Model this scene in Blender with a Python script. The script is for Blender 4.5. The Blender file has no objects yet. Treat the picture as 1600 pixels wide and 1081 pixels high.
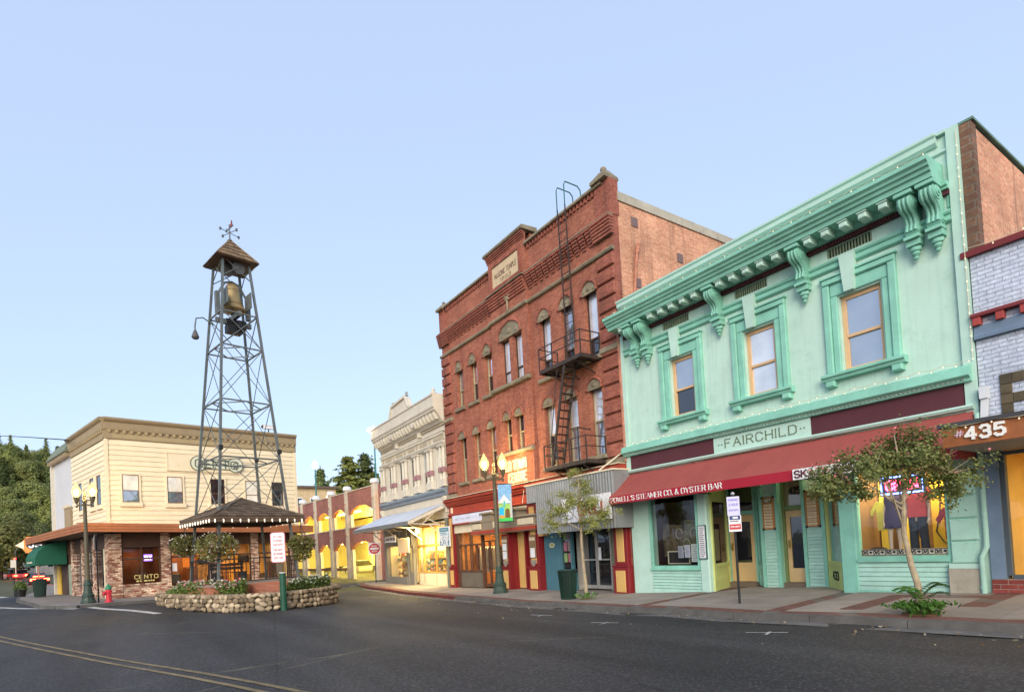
import bpy, bmesh, math, random
import numpy as np
from mathutils import Vector, Matrix, noise
random.seed(7)
PI = math.pi
SC = bpy.context.scene
COL = SC.collection

# ------------------------------------------------------------------ camera, sky, sun, exposure
def cam_axes(yaw, pitch, roll):
    f = np.array([-math.sin(yaw)*math.cos(pitch), math.cos(yaw)*math.cos(pitch), math.sin(pitch)])
    r = np.array([math.cos(yaw), math.sin(yaw), 0.0]); u = np.cross(r, f)
    c, s = math.cos(roll), math.sin(roll)
    return c*r+s*u, -s*r+c*u, f
cr, cu, cf = cam_axes(math.radians(55.58026), math.radians(1.4968), math.radians(-3.18511))
cd = bpy.data.cameras.new('camera'); cam = bpy.data.objects.new('camera', cd); COL.objects.link(cam)
cd.sensor_width = 36.0; cd.lens = 912.911/1600*36.0; cd.shift_y = (831.894-540.5)/1600.0
cd.clip_start = 0.1; cd.clip_end = 3000.0
cam.matrix_world = Matrix(((cr[0], cu[0], -cf[0], 0), (cr[1], cu[1], -cf[1], 0), (cr[2], cu[2], -cf[2], 1.6), (0, 0, 0, 1)))
SC.camera = cam

SUN_DIR = Vector((1.0, -0.85, 0.60)).normalized()      # towards the sun: behind the camera, to its right
SUN_EL = math.asin(SUN_DIR.z); SUN_AZ = math.atan2(SUN_DIR.x, SUN_DIR.y)
wd = bpy.data.worlds.new('World'); SC.world = wd; wd.use_nodes = True
nt = wd.node_tree; bg = nt.nodes['Background']
sky = nt.nodes.new('ShaderNodeTexSky'); sky.sky_type = 'NISHITA'; sky.sun_disc = False
sky.sun_elevation = SUN_EL; sky.sun_rotation = SUN_AZ
sky.air_density = 1.0; sky.dust_density = 3.0; sky.ozone_density = 1.0; sky.altitude = 500
# thin even veil of high haze over the whole dome (early-morning sky, same in every direction)
veil = nt.nodes.new('ShaderNodeMixRGB'); veil.inputs[0].default_value = 0.62; veil.inputs[2].default_value = (2.92, 3.55, 4.80, 1)
nt.links.new(sky.outputs[0], veil.inputs[1]); nt.links.new(veil.outputs[0], bg.inputs[0]); bg.inputs[1].default_value = 0.13
sl = bpy.data.lights.new('sun', 'SUN'); sl.energy = 1.5; sl.angle = math.radians(40); sl.color = (1.0, 0.90, 0.76)
sun = bpy.data.objects.new('sun', sl); COL.objects.link(sun)
sun.rotation_euler = (-SUN_DIR).to_track_quat('-Z', 'Y').to_euler(); sun.location = (0, -20, 60)
SC.view_settings.view_transform = 'Standard'; SC.view_settings.look = 'None'
SC.view_settings.exposure = 0.97; SC.view_settings.gamma = 1.0
try: SC.view_settings.use_curve_mapping = False
except Exception: pass
SC.cycles.max_bounces = 6; SC.cycles.diffuse_bounces = 3; SC.cycles.glossy_bounces = 3; SC.cycles.transparent_max_bounces = 12
SC.cycles.sample_clamp_indirect = 6.0; SC.cycles.use_denoising = True

# ------------------------------------------------------------------ materials
class N:
    def __init__(s, name):
        s.m = bpy.data.materials.new(name); s.m.use_nodes = True; s.t = s.m.node_tree
        s.p = s.t.nodes['Principled BSDF']; s.out = s.t.nodes['Material Output']
    def n(s, typ, **kw):
        x = s.t.nodes.new('ShaderNode'+typ)
        for k, v in kw.items():
            if k.startswith('i_'):
                key = k[2:]; key = int(key) if key.isdigit() else key.replace('_', ' ')
                x.inputs[key].default_value = v
            else: setattr(x, k, v)
        return x
    def l(s, a, b): s.t.links.new(a, b)
def c4(c): return (c[0], c[1], c[2], 1.0)
def ramp(N_, fac, stops):
    r = N_.n('ValToRGB'); e = r.color_ramp.elements
    while len(e) < len(stops): e.new(0.5)
    for i, (p, c) in enumerate(stops): e[i].position = p; e[i].color = c4(c)
    N_.l(fac, r.inputs[0]); return r.outputs[0]
def mixc(N_, fac, a, b, mode='MIX'):
    m = N_.n('MixRGB', blend_type=mode)
    for i, v in ((0, fac), (1, a), (2, b)):
        if hasattr(v, 'is_linked'): N_.l(v, m.inputs[i])
        else: m.inputs[i].default_value = v if i == 0 else c4(v)
    return m.outputs[0]
def sc(c, k): return tuple(max(0.0, min(1.0, x*k)) for x in c)
MATS = {}
def mat(name, col, rough=0.7, var=0.18, scale=2.0, bump=0.0, bscale=30.0, metal=0.0, spec=0.35, rnd=0.0, streak=0.0, dirt=None, coat=0.0):
    """painted / plain surface: two noises of tone, optional vertical run-off streaks, dirt blotches, per-object variation, fine bump"""
    if name in MATS: return MATS[name]
    k = N(name); tc = k.n('TexCoord'); p = k.p
    ns = k.n('TexNoise', i_Scale=scale, i_Detail=6.0, i_Roughness=0.62); k.l(tc.outputs['Object'], ns.inputs['Vector'])
    c = ramp(k, ns.outputs['Fac'], [(0.28, sc(col, 1-var)), (0.72, sc(col, 1+var))])
    if streak:
        mp = k.n('Mapping'); mp.inputs['Scale'].default_value = (9, 9, 0.5); k.l(tc.outputs['Object'], mp.inputs[0])
        n2 = k.n('TexNoise', i_Scale=1.0, i_Detail=5.0); k.l(mp.outputs[0], n2.inputs['Vector'])
        f = ramp(k, n2.outputs['Fac'], [(0.5, (0, 0, 0)), (0.8, (streak,)*3)])
        c = mixc(k, f, c, dirt or sc(col, 0.45))
    if dirt:
        n3 = k.n('TexNoise', i_Scale=scale*2.7, i_Detail=8.0, i_Roughness=0.7); k.l(tc.outputs['Object'], n3.inputs['Vector'])
        f = ramp(k, n3.outputs['Fac'], [(0.52, (0, 0, 0)), (0.75, (0.6,)*3)])
        c = mixc(k, f, c, dirt)
    if rnd:
        oi = k.n('ObjectInfo'); mr = k.n('MapRange', i_3=1-rnd, i_4=1+rnd); k.l(oi.outputs['Random'], mr.inputs[0])
        hs = k.n('HueSaturation'); k.l(mr.outputs[0], hs.inputs['Value']); k.l(c, hs.inputs['Color']); c = hs.outputs[0]
    k.l(c, p.inputs['Base Color'])
    p.inputs['Roughness'].default_value = rough; p.inputs['Metallic'].default_value = metal
    p.inputs['Specular IOR Level'].default_value = spec; p.inputs['Coat Weight'].default_value = coat
    if bump:
        nb = k.n('TexNoise', i_Scale=bscale, i_Detail=4.0); k.l(tc.outputs['Object'], nb.inputs['Vector'])
        b = k.n('Bump', i_Strength=bump, i_Distance=0.02); k.l(nb.outputs['Fac'], b.inputs['Height']); k.l(b.outputs[0], p.inputs['Normal'])
    MATS[name] = k.m; return k.m
def brickmat(name, c1, c2, mortar, w=0.21, h=0.072, ms=0.012, var=0.3, stain=(0.1, 0.07, 0.06), stain_amt=0.4, bump=0.6, rough=0.85):
    if name in MATS: return MATS[name]
    k = N(name); tc = k.n('TexCoord'); sp = k.n('SeparateXYZ'); k.l(tc.outputs['Object'], sp.inputs[0])
    ad = k.n('Math', operation='ADD'); k.l(sp.outputs[0], ad.inputs[0]); k.l(sp.outputs[1], ad.inputs[1])
    cb = k.n('CombineXYZ'); k.l(ad.outputs[0], cb.inputs[0]); k.l(sp.outputs[2], cb.inputs[1])
    br = k.n('TexBrick', i_Scale=1.0); br.inputs['Brick Width'].default_value = w; br.inputs['Row Height'].default_value = h
    br.inputs['Mortar Size'].default_value = ms; br.inputs['Mortar Smooth'].default_value = 0.4
    br.inputs['Color1'].default_value = c4(c1); br.inputs['Color2'].default_value = c4(c2); br.inputs['Mortar'].default_value = c4(mortar); br.inputs['Bias'].default_value = -0.1
    k.l(cb.outputs[0], br.inputs['Vector'])
    ns = k.n('TexNoise', i_Scale=0.8, i_Detail=9.0, i_Roughness=0.65); k.l(tc.outputs['Object'], ns.inputs['Vector'])
    tone = ramp(k, ns.outputs['Fac'], [(0.3, (1-var,)*3), (0.7, (1+var,)*3)])
    c = mixc(k, 1.0, br.outputs['Color'], tone, 'MULTIPLY')
    mp = k.n('Mapping'); mp.inputs['Scale'].default_value = (3, 3, 0.35); k.l(tc.outputs['Object'], mp.inputs[0])
    n2 = k.n('TexNoise', i_Scale=1.0, i_Detail=7.0); k.l(mp.outputs[0], n2.inputs['Vector'])
    f = ramp(k, n2.outputs['Fac'], [(0.52, (0, 0, 0)), (0.78, (stain_amt,)*3)])
    c = mixc(k, f, c, stain)
    n3 = k.n('TexNoise', i_Scale=14.0, i_Detail=5.0); k.l(tc.outputs['Object'], n3.inputs['Vector'])
    f3 = ramp(k, n3.outputs['Fac'], [(0.3, (0.8,)*3), (0.7, (1.2,)*3)])
    c = mixc(k, 1.0, c, f3, 'MULTIPLY')
    k.l(c, k.p.inputs['Base Color']); k.p.inputs['Roughness'].default_value = rough; k.p.inputs['Specular IOR Level'].default_value = 0.25
    b = k.n('Bump', i_Strength=bump, i_Distance=0.012, invert=True); k.l(br.outputs['Fac'], b.inputs['Height']); k.l(b.outputs[0], k.p.inputs['Normal'])
    MATS[name] = k.m; return k.m
def emit(name, col, s):
    if name in MATS: return MATS[name]
    k = N(name); k.p.inputs['Base Color'].default_value = c4(sc(col, 0.6))
    k.p.inputs['Emission Color'].default_value = c4(col); k.p.inputs['Emission Strength'].default_value = s
    MATS[name] = k.m; return k.m
def glassmat(name, tint, refl=0.3, see=True, rough=0.03):
    """window glass: a see-through pane that mirrors the sky, or an unlit room behind glass"""
    if name in MATS: return MATS[name]
    k = N(name)
    g = k.n('BsdfGlossy', i_Roughness=rough); g.inputs[0].default_value = (0.9, 0.95, 1, 1)
    if see: b = k.n('BsdfTransparent')
    else:
        b = k.n('BsdfDiffuse')
        tc = k.n('TexCoord'); ns = k.n('TexNoise', i_Scale=1.4, i_Detail=3.0); k.l(tc.outputs['Object'], ns.inputs[0])
        k.l(ramp(k, ns.outputs['Fac'], [(0.35, sc(tint, 0.82)), (0.65, sc(tint, 1.18))]), b.inputs[0])
    if see: b.inputs[0].default_value = c4(tint)
    tc2 = k.n('TexCoord'); nb = k.n('TexNoise', i_Scale=2.2, i_Detail=2.0); k.l(tc2.outputs['Object'], nb.inputs['Vector'])
    bp = k.n('Bump', i_Strength=0.06, i_Distance=0.05); k.l(nb.outputs['Fac'], bp.inputs['Height']); k.l(bp.outputs[0], g.inputs['Normal'])
    lw = k.n('Fresnel', i_IOR=1.5); mr = k.n('MapRange', i_1=0.04, i_2=0.6, i_3=refl, i_4=min(1.0, refl+0.5)); k.l(lw.outputs[0], mr.inputs[0])
    mx = k.n('MixShader'); k.l(mr.outputs[0], mx.inputs[0]); k.l(b.outputs[0], mx.inputs[1]); k.l(g.outputs[0], mx.inputs[2])
    k.l(mx.outputs[0], k.out.inputs['Surface']); MATS[name] = k.m; return k.m
def leafmat(name, c1, c2, flowers=None):
    if name in MATS: return MATS[name]
    k = N(name); gm = k.n('NewGeometry'); oi = k.n('ObjectInfo')
    c = ramp(k, gm.outputs['Random Per Island'], [(0.0, c1), (1.0, c2)])
    mr = k.n('MapRange', i_3=0.7, i_4=1.3); k.l(oi.outputs['Random'], mr.inputs[0])
    hs = k.n('HueSaturation'); k.l(mr.outputs[0], hs.inputs['Value']); k.l(c, hs.inputs['Color'])
    k.l(hs.outputs[0], k.p.inputs['Base Color']); k.p.inputs['Roughness'].default_value = 0.6; k.p.inputs['Specular IOR Level'].default_value = 0.25
    tr = k.n('BsdfTranslucent'); k.l(hs.outputs[0], tr.inputs[0]); mx = k.n('MixShader', i_0=0.3)
    k.l(k.p.outputs[0], mx.inputs[1]); k.l(tr.outputs[0], mx.inputs[2]); k.l(mx.outputs[0], k.out.inputs['Surface'])
    MATS[name] = k.m; return k.m

# ------------------------------------------------------------------ mesh builder
class MB:
    def __init__(s): s.v = []; s.f = []
    def add(s, vs, fs):
        o = len(s.v); s.v += [tuple(map(float, q)) for q in vs]; s.f += [tuple(i+o for i in f) for f in fs]; return s
    def box(s, x0, x1, y0, y1, z0, z1):
        return s.add([(x0,y0,z0),(x1,y0,z0),(x1,y1,z0),(x0,y1,z0),(x0,y0,z1),(x1,y0,z1),(x1,y1,z1),(x0,y1,z1)],
                     [(0,3,2,1),(4,5,6,7),(0,1,5,4),(1,2,6,5),(2,3,7,6),(3,0,4,7)])
    def cham(s, x0, x1, y0, y1, z0, z1, c=0.01):
        """box whose street-side (-y) edges are chamfered"""
        return s.add([(x0,y1,z0),(x1,y1,z0),(x1,y1,z1),(x0,y1,z1),(x0,y0+c,z0),(x1,y0+c,z0),(x1,y0+c,z1),(x0,y0+c,z1),
                      (x0+c,y0,z0+c),(x1-c,y0,z0+c),(x1-c,y0,z1-c),(x0+c,y0,z1-c)],
                     [(0,3,2,1),(0,1,5,4),(1,2,6,5),(2,3,7,6),(3,0,4,7),(4,5,9,8),(5,6,10,9),(6,7,11,10),(7,4,8,11),(8,9,10,11)])
    def quad(s, a, b, c, d): return s.add([a, b, c, d], [(0,1,2,3)])
    def prism(s, poly, axis, a, b):
        """2-D polygon pushed along an axis: 'x' poly=(y,z), 'y' poly=(x,z), 'z' poly=(x,y)"""
        n = len(poly)
        def P(q, t): return {'x': (t, q[0], q[1]), 'y': (q[0], t, q[1]), 'z': (q[0], q[1], t)}[axis]
        return s.add([P(q, a) for q in poly]+[P(q, b) for q in poly],
                     [tuple(range(n)), tuple(range(2*n-1, n-1, -1))]+[(i, (i+1) % n, (i+1) % n+n, i+n) for i in range(n)])
    def bar(s, p, q, w, h=None, up=(0,0,1)):
        p = Vector(p); q = Vector(q); h = h or w; d = (q-p).normalized(); u = Vector(up)
        if abs(d.dot(u)) > 0.97: u = Vector((1, 0, 0))
        a = d.cross(u).normalized()*w/2; b = a.cross(d).normalized()*h/2
        return s.add([p-a-b, p+a-b, p+a+b, p-a+b, q-a-b, q+a-b, q+a+b, q-a+b], [(0,3,2,1),(4,5,6,7),(0,1,5,4),(1,2,6,5),(2,3,7,6),(3,0,4,7)])
    def tube(s, pts, r, n=8, cap=True):
        pts = [Vector(p) for p in pts]; rs = r if isinstance(r, (list, tuple)) else [r]*len(pts); rings = []; up = None
        for i, p in enumerate(pts):
            d = (pts[min(i+1, len(pts)-1)]-pts[max(i-1, 0)]).normalized()
            if up is None: up = Vector((0,0,1)) if abs(d.z) < 0.9 else Vector((1,0,0))
            a = d.cross(up).normalized(); b = a.cross(d).normalized(); up = b
            rings.append([p+(a*math.cos(2*PI*k/n)+b*math.sin(2*PI*k/n))*rs[i] for k in range(n)])
        vs = [q for R_ in rings for q in R_]; fs = []
        for i in range(len(pts)-1):
            for k in range(n): fs.append((i*n+k, i*n+(k+1) % n, (i+1)*n+(k+1) % n, (i+1)*n+k))
        if cap: fs += [tuple(range(n-1, -1, -1)), tuple((len(pts)-1)*n+k for k in range(n))]
        return s.add(vs, fs)
    def lathe(s, prof, c=(0,0,0), n=16, axis='z'):
        """profile of (radius, height)"""
        vs = []; fs = []
        for r, h in prof:
            for k in range(n):
                a = 2*PI*k/n; x, y = r*math.cos(a), r*math.sin(a)
                q = {'z': (x, y, h), 'x': (h, x, y), 'y': (x, h, y)}[axis]
                vs.append((q[0]+c[0], q[1]+c[1], q[2]+c[2]))
        for i in range(len(prof)-1):
            for k in range(n): fs.append((i*n+k, i*n+(k+1) % n, (i+1)*n+(k+1) % n, (i+1)*n+k))
        fs += [tuple(range(n-1, -1, -1)), tuple((len(prof)-1)*n+k for k in range(n))]
        return s.add(vs, fs)
    def ball(s, c, r, n=10, m=6, sq=(1,1,1), jit=0.0, rng=random):
        vs = [(c[0], c[1], c[2]-r*sq[2])]; fs = []
        for i in range(1, m):
            t = PI*i/m
            for k in range(n):
                a = 2*PI*k/n; rr = r*(1+rng.uniform(-jit, jit)) if jit else r
                vs.append((c[0]+rr*sq[0]*math.sin(t)*math.cos(a), c[1]+rr*sq[1]*math.sin(t)*math.sin(a), c[2]-rr*sq[2]*math.cos(t)))
        vs.append((c[0], c[1], c[2]+r*sq[2])); e = len(vs)-1
        for k in range(n): fs.append((0, 1+(k+1) % n, 1+k)); fs.append((e, 1+(m-2)*n+k, 1+(m-2)*n+(k+1) % n))
        for i in range(m-2):
            for k in range(n): fs.append((1+i*n+k, 1+i*n+(k+1) % n, 1+(i+1)*n+(k+1) % n, 1+(i+1)*n+k))
        return s.add(vs, fs)
    def mesh(s, name, m=None, off=(0,0,0), smooth=False, fix=True):
        me = bpy.data.meshes.new(name)
        me.from_pydata([(x-off[0], y-off[1], z-off[2]) for x, y, z in s.v], [], s.f)
        if fix:
            bm = bmesh.new(); bm.from_mesh(me); bmesh.ops.recalc_face_normals(bm, faces=bm.faces); bm.to_mesh(me); bm.free()
        if smooth:
            me.polygons.foreach_set('use_smooth', [True]*len(me.polygons))
            try: me.set_sharp_from_angle(angle=math.radians(38))
            except Exception: pass
        if m: me.materials.append(m)
        me.update(); return me
def wall(x0, x1, z0, z1, holes, y=0.0, t=0.25):
    """flat wall facing -y with rectangular openings and their reveals"""
    m = MB(); xs = sorted({x0, x1, *[h[0] for h in holes], *[h[1] for h in holes]}); zs = sorted({z0, z1, *[h[2] for h in holes], *[h[3] for h in holes]})
    xs = [x for x in xs if x0 <= x <= x1]; zs = [z for z in zs if z0 <= z <= z1]
    for i in range(len(xs)-1):
        for j in range(len(zs)-1):
            cx, cz = (xs[i]+xs[i+1])/2, (zs[j]+zs[j+1])/2
            if any(h[0] < cx < h[1] and h[2] < cz < h[3] for h in holes): continue
            m.quad((xs[i],y,zs[j]), (xs[i+1],y,zs[j]), (xs[i+1],y,zs[j+1]), (xs[i],y,zs[j+1]))
    for a, b, c, d in holes:
        m.quad((a,y,c), (a,y,d), (a,y+t,d), (a,y+t,c)); m.quad((b,y,d), (b,y,c), (b,y+t,c), (b,y+t,d))
        m.quad((a,y,d), (b,y,d), (b,y+t,d), (a,y+t,d)); m.quad((b,y,c), (a,y,c), (a,y+t,c), (b,y+t,c))
    return m

# ------------------------------------------------------------------ things and parts
def link(name, data, parent=None, loc=(0,0,0), rot=(0,0,0), scl=(1,1,1)):
    o = bpy.data.objects.new(name, data); COL.objects.link(o); o.location = loc; o.rotation_euler = rot; o.scale = scl
    if parent is not None: o.parent = parent
    return o
class Thing:
    def __init__(s, name, label, cat, loc=(0,0,0), rz=0.0, off=(0,0,0), group=None):
        s.o = link(name, None, None, loc, (0,0,rz)); s.o.empty_display_size = 0.3; s.off = off
        s.o['label'] = label; s.o['category'] = cat
        if group: s.o['group'] = group
    def part(s, name, mb, m, parent=None, label=None, smooth=False, stuff=False):
        o = link(name, mb.mesh(name, m, s.off, smooth), parent or s.o)
        if label: o['label'] = label
        if stuff: o['kind'] = 'stuff'
        return o
    def inst(s, name, me, loc, rot=(0,0,0), scl=(1,1,1), parent=None, label=None):
        o = link(name, me, parent or s.o, (loc[0]-s.off[0], loc[1]-s.off[1], loc[2]-s.off[2]), rot, scl)
        if label: o['label'] = label
        return o
def solid(name, mb, m, label, cat, loc=(0,0,0), rz=0.0, group=None, smooth=False):
    """a thing that is a single mesh"""
    o = link(name, mb.mesh(name, m, (0,0,0), smooth), None, loc, (0,0,rz)); o['label'] = label; o['category'] = cat
    if group: o['group'] = group
    return o
def setting(name, mb, m, parent=None, smooth=False, kind='structure', fix=True):
    o = link(name, mb.mesh(name, m, (0,0,0), smooth, fix), parent)
    if parent is None: o['kind'] = kind
    return o
def copy_thing(root, loc, rz=0.0, label=None, scl=None):
    r = root.copy(); COL.objects.link(r); r.location = loc; r.rotation_euler = (0,0,rz)
    if scl: r.scale = scl
    if label: r['label'] = label
    for ch in list(root.children):
        c = ch.copy(); COL.objects.link(c); c.parent = r
        for g in list(ch.children):
            d = g.copy(); COL.objects.link(d); d.parent = c
    return r

# ------------------------------------------------------------------ lettering
ST = {'A':[[(0,0),(.36,1),(.72,0)],[(.13,.36),(.59,.36)]],'B':[[(0,0),(0,1),(.4,1),(.54,.88),(.54,.64),(.4,.54),(0,.54)],[(.4,.54),(.6,.42),(.6,.14),(.44,0),(0,0)]],
'C':[[(.62,.78),(.62,.84),(.46,1),(.16,1),(0,.84),(0,.16),(.16,0),(.46,0),(.62,.16),(.62,.22)]],'D':[[(0,0),(0,1),(.44,1),(.64,.82),(.64,.18),(.44,0),(0,0)]],
'E':[[(.56,1),(0,1),(0,0),(.56,0)],[(0,.52),(.42,.52)]],'F':[[(0,0),(0,1),(.58,1)],[(0,.52),(.44,.52)]],'G':[[(.62,.84),(.46,1),(.16,1),(0,.84),(0,.16),(.16,0),(.62,0),(.62,.45),(.36,.45)]],
'H':[[(0,0),(0,1)],[(.62,0),(.62,1)],[(0,.52),(.62,.52)]],'I':[[(0,0),(0,1)]],'K':[[(0,0),(0,1)],[(.58,1),(0,.42)],[(.2,.6),(.62,0)]],'L':[[(0,1),(0,0),(.54,0)]],
'M':[[(0,0),(0,1),(.4,.25),(.8,1),(.8,0)]],'N':[[(0,0),(0,1),(.62,0),(.62,1)]],'O':[[(.16,0),(.5,0),(.66,.16),(.66,.84),(.5,1),(.16,1),(0,.84),(0,.16),(.16,0)]],
'P':[[(0,0),(0,1),(.42,1),(.58,.88),(.58,.6),(.42,.48),(0,.48)]],'R':[[(0,0),(0,1),(.42,1),(.58,.88),(.58,.62),(.42,.5),(0,.5)],[(.34,.5),(.62,0)]],
'S':[[(.56,.82),(.42,1),(.16,1),(0,.86),(0,.66),(.14,.54),(.44,.46),(.58,.34),(.58,.14),(.42,0),(.14,0),(0,.18)]],'T':[[(.32,0),(.32,1)],[(0,1),(.64,1)]],
'U':[[(0,1),(0,.16),(.16,0),(.48,0),(.64,.16),(.64,1)]],'V':[[(0,1),(.34,0),(.68,1)]],'W':[[(0,1),(.24,0),(.48,.9),(.72,0),(.96,1)]],'Y':[[(0,1),(.34,.48),(.68,1)],[(.34,.48),(.34,0)]],
'&':[[(.66,0),(.14,.72),(.14,.88),(.26,1),(.4,.88),(.4,.76),(0,.3),(0,.12),(.14,0),(.36,0),(.64,.4)]],"'":[[(.05,1),(.05,.76)]],'.':[[(.04,0),(.04,.07)]],
'4':[[(.5,0),(.5,1),(0,.3),(.66,.3)]],'3':[[(.02,.84),(.16,1),(.44,1),(.58,.86),(.58,.64),(.44,.53),(.24,.53)],[(.44,.53),(.6,.4),(.6,.14),(.44,0),(.14,0),(0,.16)]],
'5':[[(.58,1),(.06,1),(.02,.55),(.4,.6),(.6,.44),(.6,.16),(.42,0),(.14,0),(0,.14)]],'2':[[(0,.8),(.16,1),(.44,1),(.58,.84),(.58,.64),(0,0),(.6,0)]],'7':[[(0,1),(.6,1),(.2,0)]],
'0':[[(.14,0),(.42,0),(.56,.16),(.56,.84),(.42,1),(.14,1),(0,.84),(0,.16),(.14,0)]],'1':[[(0,.8),(.2,1),(.2,0)]],'8':[[(.14,.53),(0,.7),(0,.86),(.14,1),(.42,1),(.56,.86),(.56,.7),(.42,.53),(.14,.53),(0,.38),(0,.14),(.14,0),(.42,0),(.56,.14),(.56,.38),(.42,.53)]],
'#':[[(.18,0),(.28,1)],[(.46,0),(.56,1)],[(0,.33),(.7,.33)],[(.04,.68),(.74,.68)]],'6':[[(.56,.86),(.42,1),(.14,1),(0,.84),(0,.14),(.14,0),(.42,0),(.56,.14),(.56,.42),(.42,.54),(0,.5)]],
'J':[[(.44,1),(.44,.16),(.3,0),(.12,0),(0,.16)]],'Q':[[(.16,0),(.5,0),(.66,.16),(.66,.84),(.5,1),(.16,1),(0,.84),(0,.16),(.16,0)],[(.4,.3),(.7,-.05)]],'X':[[(0,0),(.6,1)],[(0,1),(.6,0)]],'-':[[(0,.5),(.4,.5)]],'9':[[(0,.14),(.14,0),(.42,0),(.56,.16),(.56,.86),(.42,1),(.14,1),(0,.86),(0,.58),(.14,.46),(.56,.5)]]}
def letters(txt, x0, x1, z0, h, y, t=0.01, wt=0.14, serif=0.0, thin=None, slant=0.0, gap=0.26, m=None):
    """words cut as raised bars standing on y (facing -y), fitted between x0 and x1"""
    m = m or MB(); adv = []; X = 0.0
    for ch in txt:
        if ch == ' ': X += 0.42; continue
        st = ST[ch]; w = max([q[0] for s_ in st for q in s_]+[0.02]); adv.append((X, st)); X += w+gap
    X -= gap; k = (x1-x0)/X; thin = thin or wt; nb = 0
    for ax, st in adv:
        for s_ in st:
            for a, b in zip(s_, s_[1:]):
                A = ((ax+a[0])*k+x0+slant*a[1]*h, z0+a[1]*h); B = ((ax+b[0])*k+x0+slant*b[1]*h, z0+b[1]*h)
                dx, dz = B[0]-A[0], B[1]-A[1]; L = math.hypot(dx, dz) or 1e-6
                vert = abs(b[1]-a[1]) > abs(b[0]-a[0])*0.6
                w = h*(wt if (vert and not (dx > 0 and dz > 0 and serif)) else thin)/2; e = w*0.7
                ux, uz = dx/L, dz/L; A = (A[0]-ux*e, A[1]-uz*e); B = (B[0]+ux*e, B[1]+uz*e); nx, nz = -uz*w, ux*w
                m.prism([(A[0]+nx, A[1]+nz), (A[0]-nx, A[1]-nz), (B[0]-nx, B[1]-nz), (B[0]+nx, B[1]+nz)], 'y', y-t-.0003*nb, y); nb = (nb+1) % 7
            if serif:
                for q, o in ((s_[0], s_[1]), (s_[-1], s_[-2])):
                    qx, qz = (ax+q[0])*k+x0, z0+q[1]*h
                    if abs(o[1]-q[1]) > abs(o[0]-q[0])*0.6: m.box(qx-serif*h, qx+serif*h, y-t-.0024, y, qz-h*0.03, qz+h*0.03)
                    else: m.box(qx-h*0.025, qx+h*0.025, y-t-.0027, y, qz-serif*h*0.9, qz+serif*h*0.9)
    return m
def scribble(x0, x1, z0, z1, y, rows, rng, t=0.004, m=None):
    """rows of small unreadable print, as in the photograph"""
    m = m or MB(); dz = (z1-z0)/rows
    for i in range(rows):
        z = z1-(i+0.5)*dz; x = x0+rng.uniform(0, 0.08)*(x1-x0); e = x1-rng.uniform(0, 0.25)*(x1-x0)
        while x < e:
            w = min(rng.uniform(0.06, 0.22)*(x1-x0), e-x)
            m.box(x, x+w, y-t, y, z-dz*0.22, z+dz*0.22); x += w+0.04*(x1-x0)
    return m
# ------------------------------------------------------------------ terrain, road, pavements
CP = np.array([(8,10,.22),(-1,10.2,.08),(-4,10.3,-.02),(-8.2,10.4,-.12),(-12,10.55,-.21),(-16,10.7,-.28),(-21,11,-.31),(-26,11.4,-.33),(-33,12.2,-.33),(-45,15,-.33),(-58,15.5,-.24),(-80,19,0),
  (0,0,0),(-8,0,-.02),(-8,5,-.06),(-15,3,-.10),(-20,3,-.13),(-24,8,-.24),(-23,5,-.17),(-30,1,-.03),(-33,-1.3,.03),(-35,6,-.08),(-37,9,-.12),(-40,-6,.08),(-46,-6,.12),(-70,-12,.45),(-110,-20,1.0),(-40,-14,.1),(-10,-12,0),(10,-10,0),(9,4,.08),(-60,5,.1),(-45,9,-.15)])
def road_z(x, y):
    x = np.asarray(x, float); y = np.asarray(y, float)
    d2 = (x[..., None]-CP[:, 0])**2+(y[..., None]-CP[:, 1])**2
    w = 1/(d2+1.5)**1.6
    return (w*CP[:, 2]).sum(-1)/w.sum(-1)
def rz_(x, y): return float(road_z(np.array(x), np.array(y)))
HILLS = [(-310,-38,36,72,80),(-420,-110,50,100,90),(-150,52,10,55,38),(-260,120,22,90,60),(-380,60,20,100,70)]
def land_z(x, y):
    x = np.asarray(x, float); y = np.asarray(y, float); z = road_z(x, y)
    for hx, hy, h, a, b in HILLS: z = z+h*np.exp(-((x-hx)/a)**2-((y-hy)/b)**2)
    return z
def lz(x, y): return float(land_z(np.array(x), np.array(y)))
def sheet(xs, ys, fn, dz=0.0, keep=None):
    X, Y = np.meshgrid(xs, ys, indexing='ij'); Z = fn(X, Y)+dz; m = MB(); nx, ny = X.shape
    vs = list(zip(X.ravel(), Y.ravel(), Z.ravel())); fs = []
    for i in range(nx-1):
        for j in range(ny-1):
            if keep and not keep((xs[i]+xs[i+1])/2, (ys[j]+ys[j+1])/2): continue
            fs.append((i*ny+j, (i+1)*ny+j, (i+1)*ny+j+1, i*ny+j+1))
    return m.add(vs, fs)
def lin(a, b, n): return list(np.linspace(a, b, n))
xs = [-2500,-1600,-1000,-700,-560]+lin(-500,-100,81)+lin(-96,16,29)+[30,60,120,260,600,1400,2500]
ys = [-2500,-1500,-800,-420]+lin(-300,-40,44)+lin(-36,40,20)+lin(46,260,40)+[330,500,900,1600,2500]
M_earth = mat('earth_and_grass', (.07,.075,.035), .95, .35, .05, .3, 2.0, dirt=(.10,.085,.05))
setting('ground', sheet(xs, ys, land_z, -0.06), M_earth, smooth=True, fix=False)

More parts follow.
